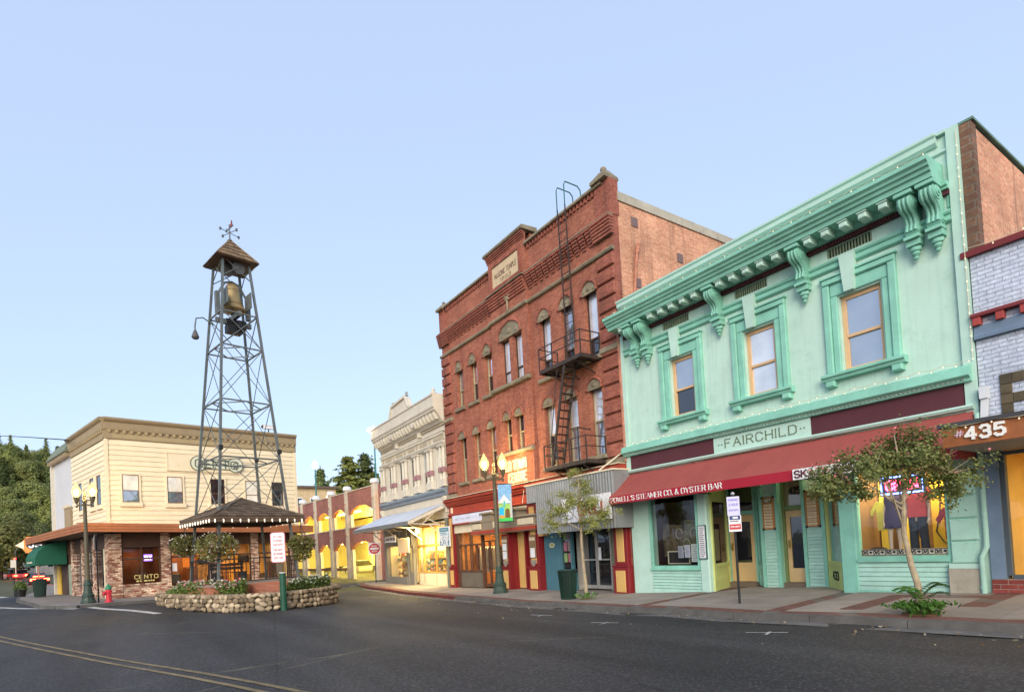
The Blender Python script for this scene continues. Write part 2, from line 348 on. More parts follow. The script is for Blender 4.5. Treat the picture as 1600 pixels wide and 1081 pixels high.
def asphalt():
    k = N('asphalt'); tc = k.n('TexCoord'); p = k.p
    n1 = k.n('TexNoise', i_Scale=0.22, i_Detail=7.0, i_Roughness=0.6); k.l(tc.outputs['Object'], n1.inputs['Vector'])
    c = ramp(k, n1.outputs['Fac'], [(0.3, (.014,.014,.0155)), (0.5, (.024,.024,.0255)), (0.72, (.039,.038,.038))])
    mp = k.n('Mapping'); mp.inputs['Scale'].default_value = (0.06, 0.75, 1); mp.inputs['Rotation'].default_value = (0, 0, math.radians(-8)); k.l(tc.outputs['Object'], mp.inputs[0])
    n2 = k.n('TexNoise', i_Scale=1.0, i_Detail=4.0); k.l(mp.outputs[0], n2.inputs['Vector'])
    c = mixc(k, 1.0, c, ramp(k, n2.outputs['Fac'], [(0.38, (.55,)*3), (0.62, (1.45,)*3)]), 'MULTIPLY')
    n3 = k.n('TexNoise', i_Scale=24.0, i_Detail=3.0, i_Roughness=0.7); k.l(tc.outputs['Object'], n3.inputs['Vector'])
    c = mixc(k, 1.0, c, ramp(k, n3.outputs['Fac'], [(0.33, (.35,)*3), (0.52, (1,)*3), (0.70, (2.6,)*3)]), 'MULTIPLY')
    # sealed cracks: wandering thin lines, some pale with dust
    wv = k.n('TexNoise', i_Scale=0.9, i_Detail=5.0); k.l(tc.outputs['Object'], wv.inputs['Vector'])
    ad = k.n('MixRGB', blend_type='ADD'); ad.inputs[0].default_value = 0.35; k.l(tc.outputs['Object'], ad.inputs[1]); k.l(wv.outputs['Color'], ad.inputs[2])
    vo = k.n('TexVoronoi', feature='DISTANCE_TO_EDGE', i_Scale=0.13); k.l(ad.outputs[0], vo.inputs['Vector'])
    n4 = k.n('TexNoise', i_Scale=0.35, i_Detail=2.0); k.l(tc.outputs['Object'], n4.inputs['Vector'])
    f = ramp(k, vo.outputs['Distance'], [(0.0, (1,1,1)), (0.0035, (0,0,0))]); msk = ramp(k, n4.outputs['Fac'], [(0.42, (0,0,0)), (0.55, (.85,.85,.85))])
    fm = mixc(k, 1.0, f, msk, 'MULTIPLY')
    n5 = k.n('TexNoise', i_Scale=0.5); k.l(tc.outputs['Object'], n5.inputs['Vector'])
    cc = ramp(k, n5.outputs['Fac'], [(0.45, (.012,.012,.013)), (0.58, (.19,.17,.10))])
    c = mixc(k, fm, c, cc)
    # squared repair patches and coarse pale aggregate
    bt = k.n('TexBrick', i_Scale=0.16, offset=0.37); bt.inputs['Mortar Size'].default_value = 0.004; bt.inputs['Color1'].default_value = (1,1,1,1); bt.inputs['Color2'].default_value = (.72,.72,.73,1); bt.inputs['Mortar'].default_value = (.45,.45,.45,1); bt.inputs['Brick Width'].default_value = 1.7; bt.inputs['Row Height'].default_value = .62; bt.inputs['Bias'].default_value = -.45
    mp3 = k.n('Mapping'); mp3.inputs['Rotation'].default_value = (0,0,math.radians(12)); k.l(tc.outputs['Object'], mp3.inputs[0]); k.l(mp3.outputs[0], bt.inputs['Vector'])
    c = mixc(k, .75, c, bt.outputs['Color'], 'MULTIPLY')
    ag = k.n('TexVoronoi', i_Scale=15.0); k.l(tc.outputs['Object'], ag.inputs['Vector'])
    c = mixc(k, ramp(k, ag.outputs['Distance'], [(0.12, (.7,)*3), (0.28, (0,0,0))]), c, (.115,.112,.107))
    # oil spots
    v2 = k.n('TexVoronoi', i_Scale=0.55); k.l(tc.outputs['Object'], v2.inputs['Vector'])
    c = mixc(k, ramp(k, v2.outputs['Distance'], [(0.05, (.55,)*3), (0.22, (0,0,0))]), c, (.02,.02,.021))
    k.l(c, p.inputs['Base Color']); p.inputs['Specular IOR Level'].default_value = 0.4
    k.l(ramp(k, n1.outputs['Fac'], [(0.3, (.62,)*3), (0.7, (.85,)*3)]), p.inputs['Roughness'])
    nb = k.n('TexNoise', i_Scale=70.0, i_Detail=3.0); k.l(tc.outputs['Object'], nb.inputs['Vector'])
    b = k.n('Bump', i_Strength=0.55, i_Distance=0.012); k.l(nb.outputs['Fac'], b.inputs['Height']); k.l(b.outputs[0], p.inputs['Normal'])
    return k.m
M_asph = asphalt()
def street(x, y):
    if x < -37 and -2.0 < y+(x+37)*-0.02 < 10 and False: return False
    return True
setting('road', sheet(lin(-130,14,145), lin(-34,22,57), road_z, 0.0), M_asph, smooth=True, fix=False)

M_conc = mat('pavement_concrete', (.255,.222,.19), .85, .22, .9, .25, 60, rnd=.12, dirt=(.16,.145,.13))
M_joint = mat('pavement_joint', (.12,.11,.10), .9, .2)
M_kerb = mat('kerb_concrete', (.10,.095,.088), .85, .3, 2.0, .3, 40, dirt=(.06,.06,.06))
M_redkerb = mat('worn_red_kerb_paint', (.13,.03,.024), .75, .35, 3.0, .2, 40, dirt=(.06,.05,.045))
M_gut = mat('gutter_concrete', (.13,.125,.12), .85, .3, 1.2, .25, 50, dirt=(.06,.06,.06))
M_bband = brickmat('pavement_brick', (.13,.062,.05), (.17,.08,.062), (.13,.11,.095), .2, .1, .008, .25, bump=.4)
M_white = mat('road_paint_white', (.46,.46,.44), .7, .3, 3.0, dirt=(.09,.09,.09))
M_yellow = mat('road_paint_yellow', (.19,.145,.075), .8, .45, 3.5, dirt=(.05,.047,.04))

BX = [(-60,-.12),(-36,-.17),(-30,-.18),(-25.8,-.19),(-18.8,-.13),(-14,-.10),(-13.5,-.08),(-10.5,.06),(-4.2,.23),(0,.32),(10,.5)]
def base_z(x):
    return float(np.interp(x, [b[0] for b in BX], [b[1] for b in BX]))
KX = [(-37.5,13.2),(-36.6,12.75),(-35,12.45),(-33,12.25),(-29,11.75),(-24,11.25),(-16,10.8),(-8,10.5),(-3,10.35),(12,9.9)]
def kerb_y(x): return float(np.interp(x, [b[0] for b in KX], [b[1] for b in KX]))
KH = 0.13
def walk_z(x, y):
    """height of the right-hand pavement"""
    yk = kerb_y(x); a = rz_(x, yk)+KH; b = base_z(x); yf = 14.0+max(0.0, (-25.8-x))*0.035
    t = min(1.15, max(0.0, (y-yk)/(yf-yk))); return a+(b-a)*t
m = MB(); xw = [x for x in lin(12,-37.5,100)]
for a, b in zip(xw, xw[1:]):
    ya, yb = kerb_y(a)+.16, kerb_y(b)+.16
    for k in range(6):
        t0, t1 = k/6, (k+1)/6; q = []
        for x, y0, t in ((a,ya,t0),(b,yb,t0),(b,yb,t1),(a,ya,t1)):
            y = y0+(17.2-y0)*t; q.append((x, y, walk_z(x, y)-.014))
        m.quad(*q)
walk = setting('pavement', m, M_joint, fix=False)
def slab(x0, x1, ya0, ya1, yb0, yb1, mt, name='slab', g=.008, lift=0.0):
    """one paving slab: corners (x0,ya0)(x1,ya1) kerb side, (x0,yb0)(x1,yb1) house side"""
    c = [(x0+g, ya0+g), (x1-g, ya1+g), (x1-g, yb1-g), (x0+g, yb0-g)]
    top = [(x, y, walk_z(x, y)+lift) for x, y in c]; bot = [(x, y, z-.05) for x, y, z in top]
    q = MB().add(bot+top, [(3,2,1,0),(4,5,6,7),(0,1,5,4),(1,2,6,5),(2,3,7,6),(3,0,4,7)])
    return setting(name, q, mt, walk)
edges = [12,10.3,8.6,6.9,5.2,3.5,1.8,.1,-1.6,-3.2,-4.9,-6.6,-7.02,-8.8,-10.3,-10.72,-12.3,-13.9,-15.5,-17.1,-18.7,-20.3,-21.9,-23.5,-25.1,-26.7,-28.3,-29.9,-31.5,-33.1,-34.7,-36.2,-37.4]
for b, a in zip(edges, edges[1:]):
    narrow = abs(b-a) < .6
    k0, k1 = kerb_y(a)+.17, kerb_y(b)+.17
    if narrow:
        slab(a, b, k0+.36, k1+.36, 15.2, 15.2, M_bband, 'brick_band', .004); continue
    slab(a, b, k0, k1, k0+.34, k1+.34, M_bband, 'brick_edging', .003)
    m0, m1 = (k0+.36+14.0)/2, (k1+.36+14.0)/2
    slab(a, b, k0+.36, k1+.36, m0, m1, M_conc); slab(a, b, m0, m1, 14.0, 14.0, M_conc)
    if not (-6.9 < a < 12 and b > -4): slab(a, b, 14.0, 14.0, 15.6, 15.6, M_conc)
for (x0, x1, y0, y1) in ((-5.3,-4.05,13.1,13.5),(-4.05,-3.65,12.0,13.9),(-5.7,-5.3,11.3,13.5)):
    slab(x0, x1, y0, y0, y1, y1, M_bband, 'brick_band', .004, .004)
# kerb stones of the right-hand pavement, and its gutter
ke = lin(12,-36.6,31)
kerb = MB(); gut = MB()
K = link('kerb', None); K['kind'] = 'structure'
for b, a in zip(ke, ke[1:]):
    c = [(a+.006, kerb_y(a)), (b-.006, kerb_y(b)), (b-.006, kerb_y(b)+.17), (a+.006, kerb_y(a)+.17)]
    tz = [rz_(x, y)+KH+(.0 if i > 1 else -.006) for i, (x, y) in enumerate(c)]
    q = MB(); bot = [(x, y, rz_(x, y)-.1) for x, y in c]
    top = [(x, y+(.02 if i < 2 else 0), z) for i, ((x, y), z) in enumerate(zip(c, tz))]
    q.add(bot+top, [(3,2,1,0),(4,5,6,7),(0,1,5,4),(1,2,6,5),(2,3,7,6),(3,0,4,7)])
    setting('kerb_stone', q, M_redkerb if -35.5 < a < -22 else M_kerb, K)
    gut.quad((a, kerb_y(a)-.42, rz_(a, kerb_y(a)-.42)+.006), (b, kerb_y(b)-.42, rz_(b, kerb_y(b)-.42)+.006), (b, kerb_y(b)+.01, rz_(b, kerb_y(b))+.002), (a, kerb_y(a)+.01, rz_(a, kerb_y(a))+.002))
setting('gutter', gut, M_gut, fix=False)

# left-hand pavement round the cream corner building
PL = [(-32.0,-1.25),(-32.35,-.2),(-33.7,9.0),(-36.5,10.5),(-75,17.5),(-78,8),(-76,-5.7),(-61,-5.25),(-48,-4.85),(-43.5,-4.45),(-38,-3.35),(-34.5,-2.75),(-32.8,-2.05)]
def pl_z(x, y): return rz_(x, y)+KH
from mathutils.geometry import tessellate_polygon, intersect_point_line
m = MB()
def in_poly(x, y, P):
    c = False; n = len(P)
    for i in range(n):
        (x1, y1), (x2, y2) = P[i], P[(i+1) % n]
        if (y1 > y) != (y2 > y) and x < (x2-x1)*(y-y1)/(y2-y1)+x1: c = not c
    return c
dense = []
for (p, q) in zip(PL, PL[1:]+PL[:1]):
    n = max(1, int(math.dist(p, q)/3)); dense += [(p[0]+(q[0]-p[0])*i/n, p[1]+(q[1]-p[1])*i/n) for i in range(n)]
inner = [(x, y) for x in np.arange(-76, -31, 3.0) for y in np.arange(-14, 18, 3.0) if in_poly(x, y, PL)]
from mathutils.geometry import delaunay_2d_cdt
dv, de, df, *_ = delaunay_2d_cdt([Vector(p) for p in dense+inner], [], [list(range(len(dense)))], 1, 1e-4)
m.add([(v.x, v.y, pl_z(v.x, v.y)) for v in dv], [tuple(f) for f in df])
M_concL = mat('pavement_left_concrete', (.21,.185,.165), .88, .25, .7, .25, 50, dirt=(.13,.10,.09))
pl = setting('pavement.001', m, M_concL, fix=False)
kl = link('kerb.001', None); kl['kind'] = 'structure'
nn = len(dense)
for i in range(nn):
    p, q = Vector(dense[i]), Vector(dense[(i+1) % nn])
    if p.x < -60: continue
    d = (q-p).normalized(); n_ = Vector((d.y, -d.x)); mid = (p+q)/2
    if in_poly(mid.x+n_.x*.1, mid.y+n_.y*.1, PL): n_ = -n_
    c = [p+d*.005, q-d*.005, q-d*.005+n_*.15, p+d*.005+n_*.15]
    z = [pl_z(a.x, a.y) for a in c]
    setting('kerb_stone', MB().add([(a.x, a.y, z_-.25) for a, z_ in zip(c, z)]+[(a.x, a.y, z_+.002) for a, z_ in zip(c, z)], [(3,2,1,0),(4,5,6,7),(0,1,5,4),(1,2,6,5),(2,3,7,6),(3,0,4,7)]), M_kerb, kl)

# painted markings: double yellow centre line, crossing bars, stall ticks
def strip(pts, w, m=None, dz=.008, seg=1.2):
    m = m or MB()
    for p, q in zip(pts, pts[1:]):
        p = Vector(p); q = Vector(q); L = (q-p).length; n = max(1, int(L/seg)); d = (q-p)/n; s_ = Vector((-d.y, d.x)).normalized()*w/2
        for i in range(n):
            a = p+d*i; b = p+d*(i+1)
            m.quad(*[(c.x, c.y, rz_(c.x, c.y)+dz) for c in (a-s_, b-s_, b+s_, a+s_)])
    return m
ml = MB(); A = [(-60,-12.6),(-22.2,-2.73),(-15.15,-.51),(-10,1.1),(-7.15,2.0),(-2,3.6),(8,6.4)]
strip(A, .085, ml); strip([(x+.09, y-.24) for x, y in A], .085, ml)
setting('centre_line', ml, M_yellow, fix=False)
mw = MB()
strip([(-38.2,-4.75),(-31.6,-1.35)], .32, mw); strip([(-32.0,-.9),(-25.6,1.35)], .30, mw)
for i in range(7): strip([(-39.0-i*.15,-5.3-i*.9),(-36.5-i*.15,-4.6-i*.9)], .38, mw)
for i in range(9): strip([(-76-i*.3,-7-i*.9),(-79.5-i*.3,-7.8-i*.9)], .5, mw, .035)
for i in range(7): strip([(-53.5-i*.25,-6.2-i*.9),(-56.5-i*.25,-6.95-i*.9)], .42, mw, .035)

for x, y in ((-5.75,8.97),(-9.4,8.72),(-12.3,9.2)): strip([(x-.32,y-.1),(x+.3,y+.14)], .05, mw); strip([(x,y+.12),(x+.12,y-.2)], .045, mw)
setting('road_marking', mw, M_white, fix=False)
# ------------------------------------------------------------------ shared paints
M_mint = mat('mint_stucco', (.46,.65,.56), .85, .10, .7, .25, 22, streak=.38, dirt=(.27,.44,.36))
M_mintd = mat('mint_trim_paint', (.22,.50,.395), .7, .18, 2.0, .06, 40)
M_mintl = mat('pale_mint_paint', (.42,.61,.53), .65, .08, 2.0, .06, 40, rnd=.05)
M_mintwood = mat('mint_clapboard', (.36,.59,.50), .7, .10, 3.0, .15, 50, rnd=.10, dirt=(.25,.40,.34))
M_lime = mat('yellow_green_paint', (.50,.56,.20), .65, .1, 2.0, .06, 40, rnd=.05)
M_maroon = mat('maroon_panel_paint', (.085,.022,.028), .6, .12, 1.2)
M_peach = mat('peach_wood_frame', (.62,.40,.22), .6, .1, 3.0)
M_buff = mat('buff_door_paint', (.62,.43,.21), .5, .1, 2.0)
M_cream = mat('cream_paint', (.66,.58,.42), .65, .1, 2.0)
M_black = mat('black_iron', (.018,.018,.02), .5, .3, 4.0, .1, 60)
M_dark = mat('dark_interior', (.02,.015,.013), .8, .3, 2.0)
M_white_p = mat('white_enamel', (.72,.72,.74), .45, .05, 3.0)
M_ink = mat('black_ink', (.02,.02,.025), .6, .1)
M_red_p = mat('red_enamel', (.50,.035,.04), .45, .08)
M_gl_up = glassmat('upper_window_glass', (.17,.19,.23), .40, False)
M_gl_cur = glassmat('curtained_window_glass', (.55,.57,.62), .35, False)
M_gl_dk = glassmat('dark_window_glass', (.012,.013,.018), .12, False)
M_gl = glassmat('shop_glass', (.93,.95,.94), .06, True)
M_rust = mat('rusty_pipe', (.40,.16,.10), .7, .35, 6.0, .2, 40, dirt=(.55,.45,.38))
M_bulb = emit('festoon_bulb', (1.0,.86,.60), 0.45)
M_brickO = brickmat('orange_brick', (.56,.215,.12), (.70,.34,.20), (.50,.37,.27), var=.28, stain=(.14,.075,.05), stain_amt=.85)
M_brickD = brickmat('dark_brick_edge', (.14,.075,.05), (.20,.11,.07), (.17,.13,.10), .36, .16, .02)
M_roof = mat('roof_felt', (.13,.13,.13), .9, .25, 1.0)
M_stone = mat('grey_brown_sandstone', (.24,.205,.14), .9, .35, 3.0, .7, 25, dirt=(.09,.08,.06), rnd=.12)

def window(T, x0, x1, z0, z1, y, fm, gm, fw=.06, mid=None, label=None, vert=None, depth=.06, gm2=None):
    """sash window: outer frame (part), meeting rail, one pane above and one below (sub-parts)"""
    m = MB(); m.box(x0, x0+fw, y, y+depth, z0, z1); m.box(x1-fw, x1, y, y+depth, z0, z1)
    m.box(x0+fw, x1-fw, y, y+depth, z1-fw, z1); m.box(x0+fw, x1-fw, y, y+depth, z0, z0+fw)
    if mid: m.box(x0+fw, x1-fw, y-.008, y+depth-.003, mid-.03, mid+.03)
    xs_ = [x0+fw]+([vert-.02, vert+.02] if vert else [])+[x1-fw]
    if vert: m.box(vert-.02, vert+.02, y-.004, y+depth-.006, z0+fw, z1-fw)
    f = T.part('window', m, fm, label=label)
    zr = [(z0+fw, mid-.03), (mid+.03, z1-fw)] if mid else [(z0+fw, z1-fw)]
    for k, (a, b) in enumerate(zr):
        for i in range(0, len(xs_), 2):
            yy = y+depth*.5+(.012 if k == 0 else -.004)
            T.part('pane', MB().quad((xs_[i], yy, a), (xs_[i+1], yy, a), (xs_[i+1], yy, b), (xs_[i], yy, b)), gm2 if (gm2 and k == 1) else gm, f)
    return f
def boards(T, x0, x1, z0, z1, y, pitch, mt, name='clapboard', y1=None, parent=None):
    """lapped boards: each leans out a little at its foot; y1 lets the row run at an angle"""
    y1 = y if y1 is None else y1; n = max(1, round((z1-z0)/pitch)); h = (z1-z0)/n
    for i in range(n):
        a, b = z0+i*h, z0+(i+1)*h-.009
        T.part(name, MB().add([(x0,y-.026,a),(x1,y1-.026,a),(x1,y1-.004,b),(x0,y-.004,b),(x0,y+.02,a),(x1,y1+.02,a),(x1,y1+.02,b),(x0,y+.02,b)],
                              [(0,1,2,3),(5,4,7,6),(0,4,5,1),(3,2,6,7),(0,3,7,4),(1,5,6,2)]), mt, parent)
def festoon(label, pts, n, sag=.05, group='strings of small bulbs'):
    """a string of small bulbs on a wire"""
    c = Vector(pts[0]); T = Thing('light_string', label, 'string lights', tuple(c), 0, tuple(c), group)
    P = [Vector(p) for p in pts]; L = sum((b-a).length for a, b in zip(P, P[1:])); path = []
    for a, b in zip(P, P[1:]):
        k = max(2, int(n*(b-a).length/L))
        for i in range(k): path.append(a.lerp(b, i/k)+Vector((0, 0, -sag*(i % 2))))
    path.append(P[-1])
    T.part('wire', MB().tube(path, .006, 4), M_cream)
    for q in path[1::1]: T.inst('bulb', ME_bulb, tuple(q+Vector((0,0,-.015))))
    return T
ME_bulb = MB().ball((0,0,-.02), .0125, 6, 5, (1,1,1.3)).mesh('bulb', M_bulb)

# ------------------------------------------------------------------ the mint green building
GX0, GX1 = -13.52, -4.12
G = Thing('green_building', 'mint green two-storey building with bracketed cornice and three upper windows', 'building', (-8.8,14,0), 0, (-8.8,0,0))
WX = [(-11.54,-10.72), (-9.04,-8.2), (-6.58,-5.7)]
VX = [(-11.74,-10.76), (-9.25,-8.3), (-6.78,-5.8)]
holes = [(a,b,5.2,6.95) for a,b in WX]+[(a,b,7.91,8.13) for a,b in VX]
G.part('wall', wall(GX0+.18, GX1-.2, 3.9, 9.36, holes, 0, .3), M_mint)
G.part('pilaster', MB().box(GX0, GX0+.178, -.06, .3, 3.9, 8.3), M_mintl); G.part('pilaster', MB().box(GX1-.198, GX1, -.07, .3, -.1, 9.43), M_mintl)
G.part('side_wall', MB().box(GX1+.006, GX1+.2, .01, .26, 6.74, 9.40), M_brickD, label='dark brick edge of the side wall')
G.part('side_wall', MB().box(GX1+.004, GX1+.18, .262, 22, 6.7, 9.36), M_brickO, label='orange brick side wall')
G.part('side_wall', MB().box(GX0+.002, GX0+.25, .31, 22, -.2, 9.3), M_brickO)
G.part('back_wall', MB().box(GX0+.255, GX1-.01, 21.7, 22, -.2, 9.2), M_brickO)
G.part('roof', MB().box(GX0+.255, GX1-.01, .31, 21.69, 8.7, 8.85), M_roof)
# old downspout streaks and coping of the side wall
cp = MB(); cp.box(GX1-.04, GX1+.24, .0, 22.05, 9.41, 9.46)
G.part('coping', cp, mat('side_coping_green', (.12,.22,.17), .7, .3))
# parapet with its mouldings
pp = MB(); pp.prism([(-.04,9.2),(-.10,9.26),(-.10,9.36),(-.14,9.40),(-.14,9.45),(.3,9.45),(.3,9.362),(-.003,9.362),(-.003,9.2)], 'x', GX0+.02, GX1-.36)
pp.box(GX1-.34, GX1-.2, -.09, .3, 9.38, 9.44); pp.prism([(-.002,9.0),(-.05,9.03),(-.05,9.07),(-.002,9.1)], 'x', GX0+.18, GX1-.2)
G.part('parapet', pp, M_mintl)
# main cornice
cx0, cx1 = GX0+.06, GX1-.30
prof = [(-.003,8.79),(-.78,8.75),(-.82,8.74),(-.82,8.66),(-.76,8.62),(-.74,8.57),(-.69,8.55),(-.67,8.49),(-.62,8.47),(-.60,8.38),(-.003,8.38)]
G.part('cornice', MB().prism(prof, 'x', cx0, cx1), M_mintd)
G.part('cornice', MB().prism([(-.003,8.379),(-.22,8.379),(-.20,8.30),(-.15,8.28),(-.15,8.24),(-.003,8.24)], 'x', GX0+.2, GX1-.2), M_mintd)
G.part('frieze_band', MB().box(GX0+.2, GX1-.21, -.09, -.003, 8.145, 8.238), M_maroon)
db = MB(); x = GX0+.24
while x < GX1-.3: db.box(x, x+.035, -.125, -.092, 8.155, 8.236); x += .062
G.part('dentil_row', db, mat('dentil_maroon', (.11,.03,.035), .6), stuff=True)
# modillion blocks under the cornice
mo = MB(); mo.cham(-.085,.085,-.32,0,-.115,0,.02); mo.box(-.10,.10,-.34,0,0,.03)
ME_mod = mo.mesh('modillion', M_mintl)
bx = [-12.74,-12.30,-9.71,-7.31,-4.95,-4.56]
for i in range(23):
    x = -12.98+i*.402
    if x > -4.4 or min(abs(x-b) for b in bx) < .19: continue
    G.inst('modillion', ME_mod, (x, -.235, 8.345))
# scrolled brackets
def bracket_mesh():
    m = MB()
    # body: an S in side view (y out from wall, z); origin at top, on the wall
    side = [(-.003,0),(-.50,0),(-.54,-.06),(-.55,-.16),(-.50,-.25),(-.42,-.30),(-.33,-.34),(-.26,-.42),(-.22,-.52),(-.25,-.62),(-.27,-.70),(-.22,-.78),(-.14,-.80),(-.003,-.80)]
    m.prism(side, 'x', -.10, .10)
    for xo in (-.062, 0, .062):   # three raised ribs on the face
        m.tube([(xo, a-.012, b) for a, b in side[2:11]], .026, 6)
    for sx in (-1, 1):            # volutes on the cheeks
        m.lathe([(.13,0),(.13,.018),(.085,.022),(.085,.034),(.04,.038),(.04,.05),(.0,.055)], (0,0,0), 14, 'x') if False else None
        for r, t in ((.15,.015),(.10,.03),(.05,.045)):
            x0, x1 = (.10, .10+t) if sx > 0 else (-.10-t, -.10)
            m.prism([(-.36+r*math.cos(a), -.14+r*math.sin(a)) for a in [2*PI*k/14 for k in range(14)]], 'x', x0, x1)
        for r, t in ((.075,.015),(.04,.03)):
            x0, x1 = (.10, .10+t) if sx > 0 else (-.10-t, -.10)
            m.prism([(-.15+r*math.cos(a), -.68+r*math.sin(a)) for a in [2*PI*k/12 for k in range(12)]], 'x', x0, x1)
    m.box(-.13,.13,-.60,-.003,.002,.075); m.box(-.115,.115,-.30,-.003,-.865,-.802)
    m.box(-.105,.105,-.22,-.003,-1.0,-.867)
    m.lathe([(.0,-1.32),(.03,-1.30),(.045,-1.26),(.03,-1.22),(.055,-1.20),(.07,-1.16),(.05,-1.12),(.08,-1.10),(.095,-1.05),(.08,-1.002)], (0,-.10,0), 10)
    return m.mesh('bracket', M_mintd, (0,0,0), True)
ME_br = bracket_mesh()
for x in bx: G.inst('bracket', ME_br, (x, -.002, 8.28), (0,0,0), (1.22,1,.93))
# louvred vents
for a, b in VX:
    f = G.part('vent', MB().box(a+.001, b-.001, .06, .08, 7.912, 8.128), M_dark)
    fr = MB()
    for t in range(15): fr.bar((a+.03+t*(b-a-.06)/14, .03, 7.915), (a+.03+t*(b-a-.06)/14, .03, 8.125), .022, .03)
    G.part('louvre', fr, mat('louvre_green', (.20,.26,.17), .7), f, stuff=True)
# string course, broken by the keystones
sc_prof = [(-.003,7.83),(-.10,7.83),(-.12,7.80),(-.10,7.76),(-.06,7.74),(-.06,7.70),(-.09,7.68),(-.09,7.63),(-.05,7.60),(-.003,7.60)]
keyx = [-11.24,-8.76,-6.29]
cuts = sorted([GX0+.19, GX1-.21]+[v for b in bx for v in (b-.12, b+.12)]+[v for k in keyx for v in (k-.15, k+.15)])
for a, b in zip(cuts[0::2], cuts[1::2]):
    if b-a > .05: G.part('string_course', MB().prism(sc_prof, 'x', a, b), M_mintd)
# recessed panel at right end of the frieze
G.part('end_panel', MB().box(-4.36-.02, -4.36+.02, -.03, -.004, 7.9, 8.14), M_mintd)
# window surrounds
for (a, b), kx in zip(WX, keyx):
    c = (a+b)/2; h = .78
    for nm, (o, i_, y0, z1o, z1i) in {'outer': (h, h-.16, -.10, 7.42, 7.27), 'inner': (h-.162, (b-a)/2+.03, -.055, 7.268, 6.98)}.items():
        m = MB()
        for s in (-1, 1):
            xa, xb = sorted((c+s*o, c+s*i_)); m.cham(xa, xb, y0, -.003, 5.21, z1i, .02)
        m.cham(c-o, c+o, y0, -.003, z1i+.001, z1o, .02)
        if nm == 'outer':
            m.box(c-o-.03, c+o+.03, y0-.03, -.003, z1o+.001, z1o+.045)
            m.box(c-o+.05, c+o-.05, y0-.02, y0+.001, z1i+.02, z1i+.055)
        G.part('window_surround', m, M_mintd)
    m = MB(); m.add([(kx-.10,-.17,6.97),(kx+.10,-.17,6.97),(kx+.17,-.17,7.80),(kx-.17,-.17,7.80),(kx-.10,-.06,6.97),(kx+.10,-.06,6.97),(kx+.17,-.004,7.80),(kx-.17,-.004,7.80)],
                    [(0,1,2,3),(5,4,7,6),(0,4,5,1),(3,2,6,7),(0,3,7,4),(1,5,6,2)])
    G.part('keystone', m, M_mintl)
    m = MB(); m.prism([(-.003,5.208),(-.20,5.20),(-.23,5.18),(-.23,5.13),(-.18,5.11),(-.16,5.05),(-.003,5.05)], 'x', c-h-.09, c+h+.09)
    for s in (-1, 1): m.cham(c+s*(h-.08)-.11, c+s*(h-.08)+.11, -.17, -.003, 4.90, 5.049, .03)
    G.part('window_sill', m, M_mintd)
for i, (a, b) in enumerate(WX):
    window(G, a+.005, b-.005, 5.215, 6.945, .10, M_peach, [M_gl_dk, M_gl_cur, M_gl_up][i], .085, 6.02, gm2=[M_gl_up, M_gl_cur, M_gl_up][i], depth=.08)
# belt course over the shopfronts, egg-and-dart below it
G.part('belt_course', MB().prism([(-.003,4.69),(-.10,4.68),(-.20,4.64),(-.24,4.62),(-.26,4.46),(-.22,4.43),(-.17,4.42),(-.15,4.35),(-.003,4.34)], 'x', GX0-.02, GX1-.06), M_mintd)
eg = MB(); x = GX0+.1
while x < GX1-.2: eg.add([(x,-.15,4.36),(x+.05,-.15,4.36),(x+.05,-.215,4.41),(x,-.215,4.41),(x,-.15,4.42),(x+.05,-.15,4.42)],[(0,1,2,3),(3,2,5,4),(0,3,4),(1,5,2)]); x += .085
G.part('egg_and_dart', eg, M_mintl, stuff=True)
for a, b in ((GX0+.2, -10.15), (-7.40, GX1-.22)): G.part('fascia_panel', MB().box(a, b, -.05, -.003, 3.9, 4.335), M_maroon)
G.part('fascia_moulding', MB().prism([(-.003,3.895),(-.14,3.895),(-.17,3.86),(-.14,3.81),(-.08,3.79),(-.003,3.79)], 'x', GX0+.14, GX1-.06), M_mintl)
fb = solid('name_board', MB().box(-1.37, 1.37, -.075, -.003, 3.9, 4.338), M_mintl, 'pale green name board lettered FAIRCHILD between two maroon panels', 'sign', (-8.775,14,0))
o = link('lettering', letters('FAIRCHILD', -1.0, 1.02, 4.02, .215, -.0755, .012, .11, .10, .09, gap=.30).mesh('lettering', mat('letter_olive', (.12,.16,.09), .7)), fb)
dt = MB()
for x in (-1.2,-1.11,1.13,1.22): dt.prism([(x-.022,4.10),(x+.022,4.10),(x,4.145)], 'y', -.088, -.0755)
link('dots', dt.mesh('dots', MATS['letter_olive']), fb)

# ---- shopfront
lw = MB(); lw.box(GX0+.02, -12.72, -.02, .3, -.15, 3.79); G.part('shop_wall', lw, M_mintl)
post = MB(); post.box(-12.72,-12.66,-.05,.1,.70,3.0); post.box(-10.95,-10.88,-.05,.1,.70,3.0); post.box(-12.66,-10.95,-.05,.1,.70,.80); post.box(-12.74,-10.86,-.09,-.051,.66,.72); post.box(-12.66,-10.95,-.05,.1,2.86,3.79)
G.part('shop_window_frame', post, M_mintd)
G.part('shop_window', MB().quad((-12.66,.03,.80),(-10.95,.03,.80),(-10.95,.03,2.86),(-12.66,.03,2.86)), M_gl)
G.part('corner_post', MB().cham(-10.878,-10.56,-.06,.2,-.1,3.79,.03), M_mintl)
G.part('plinth', MB().box(-12.70,-10.88,-.045,.2,-.15,.02), M_mintl)
boards(G, -12.70, -10.88, .02, .655, -.02, .095, M_mintwood)
